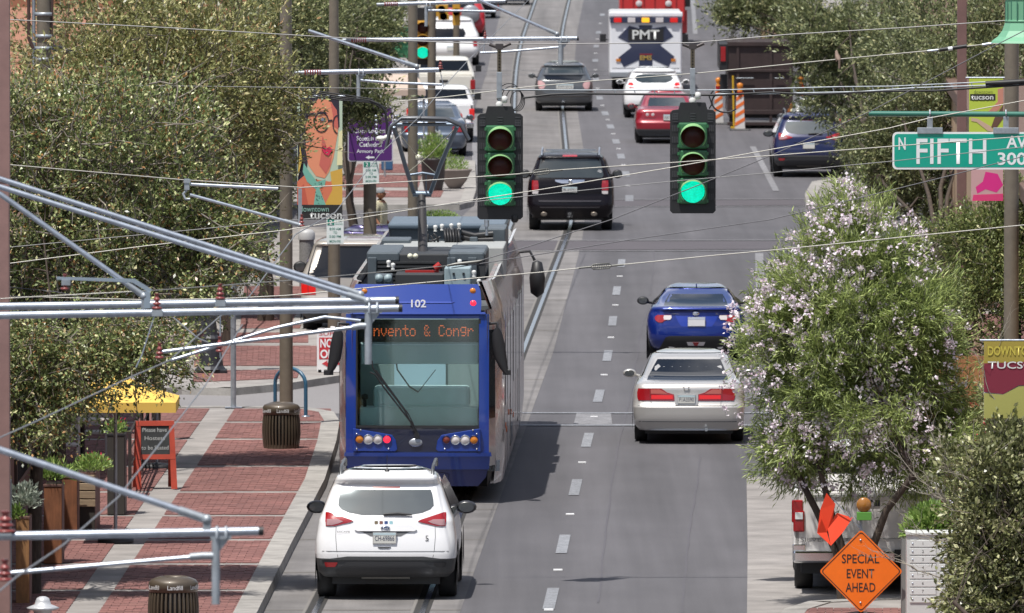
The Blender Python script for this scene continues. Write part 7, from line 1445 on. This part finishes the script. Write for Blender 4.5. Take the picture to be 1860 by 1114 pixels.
# ---- people
def person(label, base, rz, h, shirt, trousers, skin, hat=None, stripes=None, pose=0):
    r = thing('person', label, 'person', base, rz); k = h / 1.75
    J = {'pel': (0, 0, .95), 'wst': (0, .0, 1.1), 'cst': (0, .02, 1.32), 'nkb': (0, 0, 1.47), 'nkt': (0, -.02, 1.53), 'shl': (-.18, 0, 1.42), 'shr': (.18, 0, 1.42), 'ell': (-.25, .06, 1.15), 'elr': (.26, .04, 1.15), 'wrl': (-.25, -.1, .95), 'wrr': (.27, -.12, .95), 'hil': (-.1, 0, .9), 'hir': (.1, 0, .9), 'knl': (-.11, -.08, .5), 'knr': (.12, .06, .49), 'anl': (-.11, -.05, .08), 'anr': (.12, .22, .1), 'tol': (-.12, -.2, .03), 'tor': (.13, .1, .03)}
    def skinned(name, nodes, edges, radii, m, root_i=0):
        me = bpy.data.meshes.new(name); me.from_pydata([Vector(p) * k for p in nodes], edges, []); o = put(name, me, r); sk_ = o.modifiers.new('s', 'SKIN'); sk_.use_smooth_shade = True
        for i, v in enumerate(me.skin_vertices[0].data): v.radius = (radii[i][0] * k, radii[i][1] * k); v.use_root = i == root_i
        ss = o.modifiers.new('u', 'SUBSURF'); ss.levels = 2; ss.render_levels = 2; me.materials.append(m); return o
    names = list(J); idx = {n: i for i, n in enumerate(names)}
    rad = {'pel': (.155, .11), 'wst': (.15, .105), 'cst': (.165, .115), 'nkb': (.07, .065), 'nkt': (.055, .055), 'shl': (.07, .07), 'shr': (.07, .07), 'ell': (.045, .045), 'elr': (.045, .045), 'wrl': (.028, .033), 'wrr': (.028, .033), 'hil': (.1, .1), 'hir': (.1, .1), 'knl': (.07, .07), 'knr': (.07, .07), 'anl': (.05, .05), 'anr': (.05, .05), 'tol': (.045, .03), 'tor': (.045, .03)}
    ed = [('pel', 'wst'), ('wst', 'cst'), ('cst', 'nkb'), ('nkb', 'nkt'), ('cst', 'shl'), ('cst', 'shr'), ('shl', 'ell'), ('shr', 'elr'), ('ell', 'wrl'), ('elr', 'wrr'), ('pel', 'hil'), ('pel', 'hir'), ('hil', 'knl'), ('hir', 'knr'), ('knl', 'anl'), ('knr', 'anr'), ('anl', 'tol'), ('anr', 'tor')]
    skinned('body', [J[n] for n in names], [(idx[a], idx[c]) for a, c in ed], [rad[n] for n in names], skin)
    # shirt and trousers follow the body
    up = ['wst', 'pel', 'cst', 'shl', 'shr', 'ell', 'elr']; q = {n: i for i, n in enumerate(up)}; skinned('shirt', [J[n] for n in up], [(q['pel'], q['wst']), (q['wst'], q['cst']), (q['cst'], q['shl']), (q['cst'], q['shr']), (q['shl'], q['ell']), (q['shr'], q['elr'])], [(rad[n][0] * 1.16 + .012, rad[n][1] * 1.2 + .012) for n in up], shirt)
    dn = ['pel', 'hil', 'hir', 'knl', 'knr', 'anl', 'anr']; q = {n: i for i, n in enumerate(dn)}; skinned('trousers', [J[n] for n in dn], [(0, 1), (0, 2), (1, 3), (2, 4), (3, 5), (4, 6)], [(rad[n][0] * 1.12 + .01, rad[n][1] * 1.12 + .01) for n in dn], trousers)
    b = MB(); rows = []
    for t in np.linspace(0, math.pi, 12):
        z = 1.635 + .115 * math.cos(t); rr_ = math.sin(t); low = max(0, -math.cos(t)); rows.append([(.078 * rr_ * (1 - .22 * low) * math.cos(a), -.01 + .098 * rr_ * (1 - .1 * low) * math.sin(a) - (.014 * max(0, -math.sin(a)) ** 4 if abs(z - 1.62) < .05 else 0), z) for a in np.linspace(0, 2 * math.pi, 18, endpoint=False)])
    b.grid(rows, 0, True, True); b.v = [tuple(c * k for c in v) for v in b.v]; hd_ = b.build('head', skin, r)
    b = MB(); b.add([(-.014, -.1, 1.615), (.014, -.1, 1.615), (0, -.135, 1.612), (0, -.1, 1.66), (0, -.1, 1.6)], [(0, 2, 3), (2, 1, 3), (0, 4, 2), (2, 4, 1)], 0, True); b.v = [tuple(c * k for c in v) for v in b.v]; b.build('nose', skin, hd_)
    for sg in (-1, 1):
        b = MB(); b.lathe([(0, -.004), (.011, 0)], n=8, axis='y'); b.v = [((vx + sg * .03) * k, (vy - .104) * k, (vz + 1.645) * k) for vx, vy, vz in b.v]; b.build('eye', blackm, hd_)
        b = MB(); b.lathe([(0, -.008), (.022, -.004), (.026, .004)], n=10, axis='x'); b.v = [((sg * (.078 + abs(vx))) * k, (vy) * k, (vz * 1.4 + 1.63) * k) for vx, vy, vz in b.v]; b.build('ear', skin, hd_)
    b = MB(); b.box(-.022 * k, .022 * k, -.102 * k, -.098 * k, 1.572 * k, 1.578 * k); b.build('mouth', mat('lip', (.25, .08, .06), .6), hd_)
    b = MB(); b.lathe([(.086, 1.655), (.09, 1.69), (.075, 1.74), (.04, 1.765), (0, 1.77)], n=18)
    if hat: b.add([(-.075, -.05, 1.675), (.075, -.05, 1.675), (.06, -.16, 1.662), (0, -.19, 1.66), (-.06, -.16, 1.662)], [(0, 1, 2, 3, 4)])
    b.v = [(x * k, y * 1.12 * k, z * k) for x, y, z in b.v]; b.build('cap' if hat else 'hair', hat or mat('hair_dark', (.03, .02, .015), .8), hd_)
    for sg, w_, hx in ((-1, J['wrl'], -.25), (1, J['wrr'], .27)):
        b = MB(); wx, wy, wz = w_; b.tube([(wx, wy, wz), (wx, wy - .03, wz - .05), (wx, wy - .035, wz - .09)], [.026, .04, .036], 8)
        for f in range(4): fx = wx - .027 + f * .018; b.tube([(fx, wy - .035, wz - .085), (fx, wy - .045, wz - .125), (fx, wy - .035, wz - .155 - (.012 if f in (1, 2) else 0))], [.009, .0085, .007], 6)
        b.tube([(wx - sg * .02, wy - .04, wz - .03), (wx - sg * .045, wy - .065, wz - .06), (wx - sg * .045, wy - .075, wz - .09)], [.011, .01, .008], 6); b.v = [tuple(c * k for c in v) for v in b.v]; b.build('hand', skin, r)
    return r
plaid = mat('shirt_plaid', (.42, .4, .3), .8, noise=.3, nscale=24, col2=(.55, .5, .32))
person('man in a grey cap and pale checked shirt walking behind the tram roof', P(691, 493, KH), math.radians(70), 1.74, plaid, mat('trousers_tan', (.2, .17, .13), .9), mat('skin_tan', (.3, .13, .07), .6), hat=mat('cap_grey', (.25, .26, .27), .8))
person('person in a white and lilac patterned shirt standing behind the mailbox, mostly hidden by bushes', P(1752, 1104, KH), math.radians(200), 1.66, mat('shirt_lilac', (.6, .58, .68), .8, noise=.35, nscale=16), mat('trousers_dark', (.04, .04, .05), .9), mat('skin_mid', (.32, .16, .1), .6))
# ---- bird
q0 = PD(1521, 112, 138); r = thing('bird', 'small brown bird perched on the pale sleeved wire', 'bird', q0, math.radians(200)); bm_ = mat('bird_brown', (.2, .14, .11), .8, noise=.2, nscale=40)
b = MB(); rows = []
for t, y, z, a in ((0, .07, .0, .0), (.1, .065, .01, .018), (.3, .04, .03, .033), (.55, .0, .06, .036), (.75, -.02, .095, .026), (.86, -.03, .115, .021), (.95, -.035, .132, .02), (1, -.035, .15, .004)): rows.append([(a * math.cos(k_), y + a * .9 * math.sin(k_) * .8, z + a * .5 * math.sin(k_)) for k_ in np.linspace(0, 6.283, 12, endpoint=False)])
b.grid(rows, 0, True, True); bd = b.build('body', bm_, r); b = MB(); b.box(-.012, .012, .06, .075, -.09, .01); b.build('tail', bm_, r); b = MB(); b.lathe([(0, -.075), (.005, -.055)], (0, 0, .13), 6, axis='y'); b.build('beak', blackm, r)
for sg in (-1, 1): b = MB(); b.plate([(-.01, .0), (.01, .0), (.012, .07), (-.008, .09)], 0, .01); b.v = [(sg * (.033) + vx * .3, .04 - (vz - .0) * .5 + vy, vz) for vx, vy, vz in b.v]; b.build('wing', mat('wing_brown', (.13, .09, .07), .8), r); b = MB(); b.tube([(sg * .01, .0, .03), (sg * .012, .0, 0)], .003, 4); b.build('foot', blackm, r)
# ================================================================ BUILDINGS
def building(name, label, A, B_, h, m, depth=8, windows=0, base_m=None, roofm=None, side=1, floors=2, wm=None, skip=0):
    """front wall from A to B (ground points), body extends away from the street"""
    d = (B_ - A); Ln = d.length; r = thing(name, label, 'building', A, math.atan2(d.y, d.x))
    y0, y1 = (0, depth * side) if side > 0 else (depth * side, 0)
    b = MB(); b.box(0, Ln, y0, y1, -.05, h); b.build('wall', m, r, bevel=.02)
    b = MB(); b.box(-.1, Ln + .1, y0 - .12 , y1 + .12, h, h + .25); b.build('cornice', roofm or kerbm, r, bevel=.02)
    f = 0; sg = -side; n = windows
    for fl in range(floors):
        z0 = .5 + fl * 3.4
        for k in range(n):
            x = (k + .5) * Ln / n; ww = Ln / n * .32
            b = MB(); yy = sg * .02; b.box(x - ww, x + ww, min(0, sg * .05), max(0, sg * .05), z0, z0 + 2.1); fr_ = b.build('window', wm or mat('frame_brown', (.06, .035, .025), .5), r, bevel=.01)
            b = MB(); b.box(x - ww + .08, x + ww - .08, min(sg * .05, sg * .058), max(sg * .05, sg * .058), z0 + .08, z0 + 2.02); b.build('pane', glassm, fr_)
    return r
bricky = mat('building_brown', (.16, .075, .05), .8, noise=.15, nscale=3); tanm = mat('building_tan', (.42, .29, .18), .8, noise=.12, nscale=1.5)
A = P(-20, 1090); Bq = P(-20 + 520, 400)
def bp(x, y): return P(x, y)
building('cafe_building', 'brown cafe building along the left pavement', P(-170, 1250), P(150, 760), 3.9, bricky, depth=9, windows=6, side=1, floors=1, roofm=mat('cornice_brown', (.12, .07, .05), .7))
building('brick_building', 'second brown building on the left beyond the alley', P(200, 690), P(455, 380), 4.6, mat('building_grey_brown', (.17, .13, .11), .8, noise=.2, nscale=2), depth=12, windows=8, side=1, floors=1, roofm=mat('cornice_orange', (.3, .13, .07), .7))
building('orange_roof_building', 'far left building with orange brown wall and white trim', P(470, 350), P(640, 60), 5.2, mat('building_orange', (.33, .13, .07), .8), depth=14, windows=8, side=1, roofm=white, floors=1)
building('tan_building', 'tan and orange building behind the right trees', P(1990, 1150), P(1700, 480), 4.2, tanm, depth=9, windows=5, side=-1, floors=1, roofm=mat('cornice_brown', (.12, .07, .05), .7))
building('pink_building', 'dusty pink building on the right beyond the intersection', P(1800, 375), P(1560, 40), 5.5, mat('building_pink', (.36, .2, .16), .8, noise=.15, nscale=1.5), depth=12, windows=7, side=-1, floors=1)
# orange timber door screen seen past the parking meter
b = MB(); b.box(-.55, .45, 0, .06, 0, 2.0); r = thing('timber_gate', 'orange brown timber gate behind the parking meter', 'gate', P(1745, 878, KH), 0)
for k in range(7): q = MB(); q.box(-.62 + k * .18, -.62 + k * .18 + .172, 0, .04, .02, 1.9); q.build('plank', mat('timber_orange', (.33, .15, .06), .7, noise=.25, nscale=6, stretch=(4, 4, .4)), r)
# far right: crates and pale vehicles beyond the trailer
r = thing('box_truck', 'pale box truck behind the brown trailer at the upper right', 'truck', P(1440, 120), 0); b = MB(); b.box(-1.0, 1.4, 0, 4, .5, 1.7); b.build('body', mat('truck_cream', (.6, .55, .48), .6), r, bevel=.03); b = MB(); b.box(-1.1, -.6, -.1, .2, .3, 2.1); b.build('tan_panel', mat('panel_tan', (.5, .34, .2), .6), r); tyre_set(r, [(-.8, .8), (1.2, .8), (-.8, 3.2), (1.2, 3.2)], .4, .25, galv2)
b = MB(); b.box(-1.2, 1.2, 0, 1.4, 0, .05); 
r = thing('awning', 'green canvas awning on the far left', 'awning', P(700, 240, 0), 0); b = MB(); b.add([(-.6, 0, 2.4), (1.0, 0, 2.4), (1.0, 1.2, 3.0), (-.6, 1.2, 3.0), (-.6, 0, 2.15), (1.0, 0, 2.15)], [(0, 1, 2, 3), (4, 5, 1, 0)]); b.build('canvas', mat('canvas_green', (.08, .3, .14), .8), r)
for x in (-.55, .95): b = MB(); b.tube([(x, .05, 0), (x, .05, 2.4)], .03, 6); b.build('post', galv2, r)
r = thing('awning', 'pale tan awning with dark underside left of the tall olive pole', 'awning', P(706, 330, 0), 0); b = MB(); b.add([(-.8, .8, 2.75), (.7, .5, 2.72), (.95, -.2, 2.35), (-.15, -.1, 2.35), (-.15, -.1, 2.2), (.95, -.2, 2.2)], [(0, 1, 2, 3), (3, 2, 5, 4)]); b.build('canvas', mat('canvas_tan', (.45, .36, .3), .8), r)
for x, y in ((-.1, 0), (.9, -.1)): b = MB(); b.tube([(x, y, 0), (x, y, 2.35)], .03, 6); b.build('post', galv2, r)
# ================================================================ TREES AND BUSHES
def blob(px, py, s, rx_, ry_, rz_, wt=1):     # crown lobe centred at that pixel, at the depth where a metre spans s pixels
    p = PD(px, py, s); return (tuple(p), (rx_, ry_, rz_), wt)
sL = SC(1078)
tree('oak_tree', 'near left oak with olive leaves and bare grey twigs, trunk behind the rusted planters', 'tree', P(58, 1078, KH),
     [blob(60, 620, sL, 1.3, 1.4, 1.15, 1.2), blob(250, 500, sL, 1.25, 1.3, 1.0, 1.3), blob(110, 380, sL, 1.4, 1.4, .9, 1.2), blob(330, 400, sL, 1.0, 1.1, .8, .9), blob(20, 250, sL, .8, 1.1, .6, .5), blob(240, 250, sL, 1.1, 1.2, .75, .9), blob(70, 735, 141, .8, .6, .4, .5), blob(215, 640, 141, .8, .6, .35, .5), blob(20, 640, 141, .7, .6, .4, .4), blob(-40, 480, sL, 1, 1.2, 1.5, .8), blob(400, 470, sL, .5, .9, .5, .35)],
     8600, 14, .06, oakleaf, .42, .1, ntw=1700, group=None, twr=.0075, aspect=.5, lr=.5)
sL2 = SC(865)
tree('oak_tree', 'second left oak just beyond the cafe terrace, browner crown', 'tree', P(105, 872, KH),
     [blob(150, 205, sL2, 1.3, 1.5, .8, .9), blob(330, 110, sL2, 1.7, 1.6, 1.1, 1.3), blob(250, 300, sL2, 1.6, 1.5, 1.0, 1.1), blob(420, 220, sL2, 1.0, 1.3, .95, .9), blob(60, 330, sL2, 1.2, 1.3, 1.2, .8)],
     5200, 14, .075, leafmat('oak_leaf_brown', [(0, (.05, .052, .02)), (.45, (.125, .13, .048)), (.78, (.2, .2, .08)), (.9, (.36, .33, .17)), (1, (.18, .09, .04))], .38), .45, .1, ntw=500, twr=.007, aspect=.45, lr=.6)
sL3 = SC(590)
tree('mesquite_tree', 'left tree whose dark leaning trunk stands in front of the alley wall', 'tree', P(482, 582, KH),
     [blob(430, 110, sL3, 1.5, 1.4, 1.2, 1), blob(495, 190, sL3, .7, 1.2, 1.2, .6), blob(440, 330, sL3, 1.0, 1.1, .75, .8), blob(530, 40, sL3, .9, 1.2, .8, .6), blob(350, 230, sL3, 1.0, 1.1, 1.0, .7)],
     3600, 14, .085, mesqleaf, .5, .14, ntw=150, stems=1, twr=.008)
tree('mesquite_tree', 'thinner left tree with a pale trunk just left of the leaning one', 'tree', P(412, 628, KH),
     [blob(330, 330, sL3, 1.3, 1.3, 1.0, 1), blob(400, 240, sL3, 1.1, 1.1, 1.0, .8), blob(250, 420, sL3, 1.0, 1.1, .8, .6)], 1900, 14, .085, mesqleaf, .5, .1, ntw=80, twr=.008)
sL4 = SC(430)
tree('mesquite_tree', 'far left tree over the purple direction sign', 'tree', P(640, 452, KH),
     [blob(650, 60, sL4, .75, 1.2, .95, 1), blob(600, 120, sL4, .8, 1.1, .9, .8), blob(670, 110, sL4, .4, .9, .5, .4), blob(650, 200, 94, .42, .5, .3, .2), blob(690, 190, 94, .3, .5, .18, .08), blob(590, 250, sL4, .7, 1, .9, .5)], 2300, 13, .1, mesqleaf, .5, .11, ntw=60, twr=.01)
sL5 = SC(240)
tree('mesquite_tree', 'farthest left tree at the top of the street', 'tree', P(690, 250, KH), [blob(690, 20, sL5, 1.1, 1.3, .8, 1), blob(620, 60, sL5, 1.2, 1.3, 1.0, 1), blob(560, 20, sL5, 1.2, 1.3, 1.0, .8)], 1700, 12, .13, mesqleaf, .6, .12, ntw=40)
tree('mesquite_tree', 'dark left tree filling the upper left behind the olive pole', 'tree', P(230, 560, KH), [blob(200, 90, 92, 2.4, 1.6, 1.4, 1), blob(330, 60, 92, 1.8, 1.6, 1.2, 1), blob(80, 250, 92, 1.6, 1.5, 1.6, .8), blob(330, 330, 92, 1.6, 1.5, 1.3, .8)], 3200, 13, .1, mesqleaf, .55, .15, ntw=60, twr=.01)
# right side
sR = 140.5
tr_, (p, d) = tree('desert_willow', 'flowering desert willow with pink and white blossoms beside the parked pickup', 'tree', P(1545, 1088, KH),
     [blob(1550, 770, sR, 1.05, 1.1, .7, 1.1), blob(1500, 650, sR, 1.1, 1.15, .8, 1.3), blob(1447, 572, sR, .46, .8, .42, .4), blob(1560, 520, sR, .95, 1.1, .7, 1.2), blob(1535, 430, sR, .46, .8, .4, .36), blob(1542, 375, sR, .18, .4, .22, .05), blob(1640, 620, sR, .75, 1.0, .8, .9), blob(1690, 780, sR, .5, .8, .7, .5), blob(1650, 835, sR, .5, .7, .36, .35), blob(1450, 820, sR, .4, .6, .35, .3), blob(1402, 625, sR, .22, .5, .3, .1)],
     7000, 17, .105, willowleaf, .36, .055, ntw=260, aspect=.13, stems=3, forks=4, jitter=.35, twr=.005, lr=.5)
# blossoms ride on the outer twigs
B = [((1480, 700), 1.1, 1.0, .9), ((1500, 620), 1.25, 1.0, 1.1), ((1560, 480), 1.0, .95, .75), ((1442, 565), .55, .8, .48), ((1640, 640), .85, .9, .8), ((1500, 800), .9, 1.0, .6), ((1640, 790), .8, .9, .6), ((1532, 415), .52, .7, .45), ((1540, 355), .2, .3, .22), ((1550, 800), 1.05, 1.0, .7), ((1398, 615), .24, .5, .3), ((1455, 830), .42, .6, .32)]
cs, ds = [], []
for (cx_, cy_), rx_, ry_, rz_ in B:
    n = int(105 * rx_ * (rz_ + .3)) + 12; u = rng.normal(0, 1, (n, 3)); u /= np.linalg.norm(u, axis=1, keepdims=True); u[:, 1] = -np.abs(u[:, 1]) * 1.0; u[:, 2] = np.abs(u[:, 2]) * np.where(rng.uniform(0, 1, n) < .7, 1, -1)
    c = np.array(PD(cx_, cy_, sR)) + u * np.array([rx_, ry_, rz_]) * rng.uniform(.9, 1.12, (n, 1))
    for q in range(n):
        m_ = rng.integers(8, 18); cs.append(c[q] + rng.normal(0, .028, (m_, 3))); dd = rng.normal(0, 1, (m_, 3)); dd[:, 2] -= .5; ds.append(dd)
o = leaves('blossom', np.concatenate(cs) - np.array(tr_.location), np.concatenate(ds), .046, petalm, tr_, .75, .3); o['kind'] = 'stuff'
sB = 150
tree('shrub_tree', 'olive leaved bush closest to the camera at the bottom right corner', 'bush', P(1850, 1230, KH),
     [blob(1870, 1010, sB, .8, .9, .9, 1.2), blob(1800, 1090, sB, .42, .7, .5, .7), blob(1850, 850, sB, .5, .7, .45, .5), blob(1790, 960, sB, .3, .6, .35, .3), blob(1760, 850, sB, .45, .6, .2, .16)],
     3400, 15, .07, bushleaf, .34, .035, ntw=600, stems=2, forks=3, twr=.006, aspect=.5, lr=.4)
sR2 = SC(860)
tree('oak_tree', 'right oak behind the yellow and maroon banner', 'tree', P(1840, 845, KH), [blob(1760, 560, sR2, .85, 1.1, .8, 1), blob(1850, 520, sR2, .9, 1.1, .9, 1), blob(1790, 440, sR2, .8, 1.0, .55, .7), blob(1700, 640, sR2, .35, .7, .4, .25), blob(1850, 380, sR2, .45, .8, .4, .3), blob(1860, 700, sR2, .6, .8, .5, .4)], 3300, 14, .07, leafmat('oak_leaf_green', [(0, (.032, .044, .014)), (.45, (.085, .105, .034)), (.85, (.16, .185, .065)), (1, (.24, .22, .1))], .38), .4, .1, ntw=160)
tr_, _ = tree('shrub_tree', 'dark bush with red flowers under the maroon banner', 'bush', P(1800, 1010, KH), [blob(1800, 800, 131, .55, .7, .55, 1), blob(1870, 820, 131, .5, .7, .6, .8), blob(1770, 900, 131, .4, .6, .4, .5)], 1500, 14, .07, bushleaf, .32, .05, ntw=120, stems=2, forks=4)
q = np.array(PD(1810, 790, 131)) + rng.normal(0, 1, (60, 3)) * [.4, .3, .35]; q[:, 1] -= .6; o = leaves('red_blossom', np.repeat(q, 4, 0) - np.array(tr_.location), rng.normal(0, 1, (240, 3)), .06, redflower, tr_, .5); o['kind'] = 'stuff'
sR3 = SC(470)
tree('mesquite_tree', 'right tree at the near side of the intersection, behind the mauve posts', 'tree', P(1690, 560, KH), [blob(1700, 120, 90, 1.4, 1.5, 1.3, 1), blob(1820, 100, 90, 1.3, 1.4, 1.4, 1), blob(1640, 260, 90, .9, 1.2, 1.0, .8), blob(1720, 330, 90, 1.0, 1.2, .7, .7), blob(1800, 250, 90, 1.0, 1.2, 1.1, .7), blob(1700, 440, 90, .7, 1.0, .45, .4)], 4200, 14, .09, mesqleaf, .5, .15, ntw=120, twr=.008)
tree('mesquite_tree', 'right tree over the dark blue SUV', 'tree', P(1610, 395, KH), [blob(1570, 110, 75, 1.35, 1.5, 1.3, 1.2), blob(1500, 60, 75, 1.0, 1.4, .75, .8), blob(1590, 250, 75, .85, 1.1, .95, .9), blob(1500, 190, 75, .55, 1.0, .5, .4), blob(1640, 350, 75, .7, 1.0, .5, .4)], 4200, 13, .1, mesqleaf, .5, .14, ntw=120, twr=.009)
tree('mesquite_tree', 'right tree whose thin branches reach over the street at the top', 'tree', P(1560, 220, KH), [blob(1430, 40, 61, 1.1, 1.3, .55, 1), blob(1350, 20, 61, .8, 1.2, .45, .5), blob(1480, 90, 61, .9, 1.2, .6, .8), blob(1600, 60, 61, 1.5, 1.4, 1.2, 1)], 2600, 12, .13, mesqleaf, .6, .12, ntw=60, twr=.011)
tree('mesquite_tree', 'right backdrop tree between the two mauve posts and the edge', 'tree', P(1850, 470, KH), [blob(1800, 180, 83, 1.6, 1.4, 1.8, 1), blob(1860, 350, 83, 1.0, 1.3, 1.3, .7), blob(1700, 60, 83, 1.5, 1.3, 1.2, .8)], 2600, 13, .1, mesqleaf, .5, .13, ntw=60)

# long bare twigs reaching out of the near bush
bb = bpy.data.objects['crown']; root = [o for o in bpy.data.objects if o.name.startswith('shrub_tree') and o.get('label', '').startswith('olive leaved bush')][0]
t = MB(); o0 = Vector(root.location)
def bare(mb, a, b_, r, depth=0):
    n = 6; pts = [a.lerp(b_, k / n) + Vector((random.uniform(-.03, .03), random.uniform(-.03, .03), random.uniform(-.03, .03))) * (k > 0) for k in range(n + 1)]
    mb.tube(pts, [r * (1 - .75 * k / n) for k in range(n + 1)], 5, cap=False)
    if depth < 2:
        for k in (2, 3, 4, 5):
            e = pts[k] + (b_ - a) * random.uniform(.2, .4) + Vector((random.uniform(-.22, .22), random.uniform(-.1, .1), random.uniform(-.05, .25))); bare(mb, pts[k], e, r * .5, depth + 1)
for (x0, y0, x1, y1) in ((1790, 980, 1610, 810), (1800, 950, 1640, 880), (1780, 930, 1690, 790), (1830, 880, 1795, 640), (1760, 1000, 1640, 960), (1850, 900, 1700, 850), (1740, 1060, 1600, 1010)): bare(t, PD(x0, y0, 150) - o0, PD(x1, y1, 150) - o0, .011)
o = t.build('twig', mat('pale_twig', (.3, .27, .22), .8, noise=.3, nscale=9), root); o['kind'] = 'stuff'
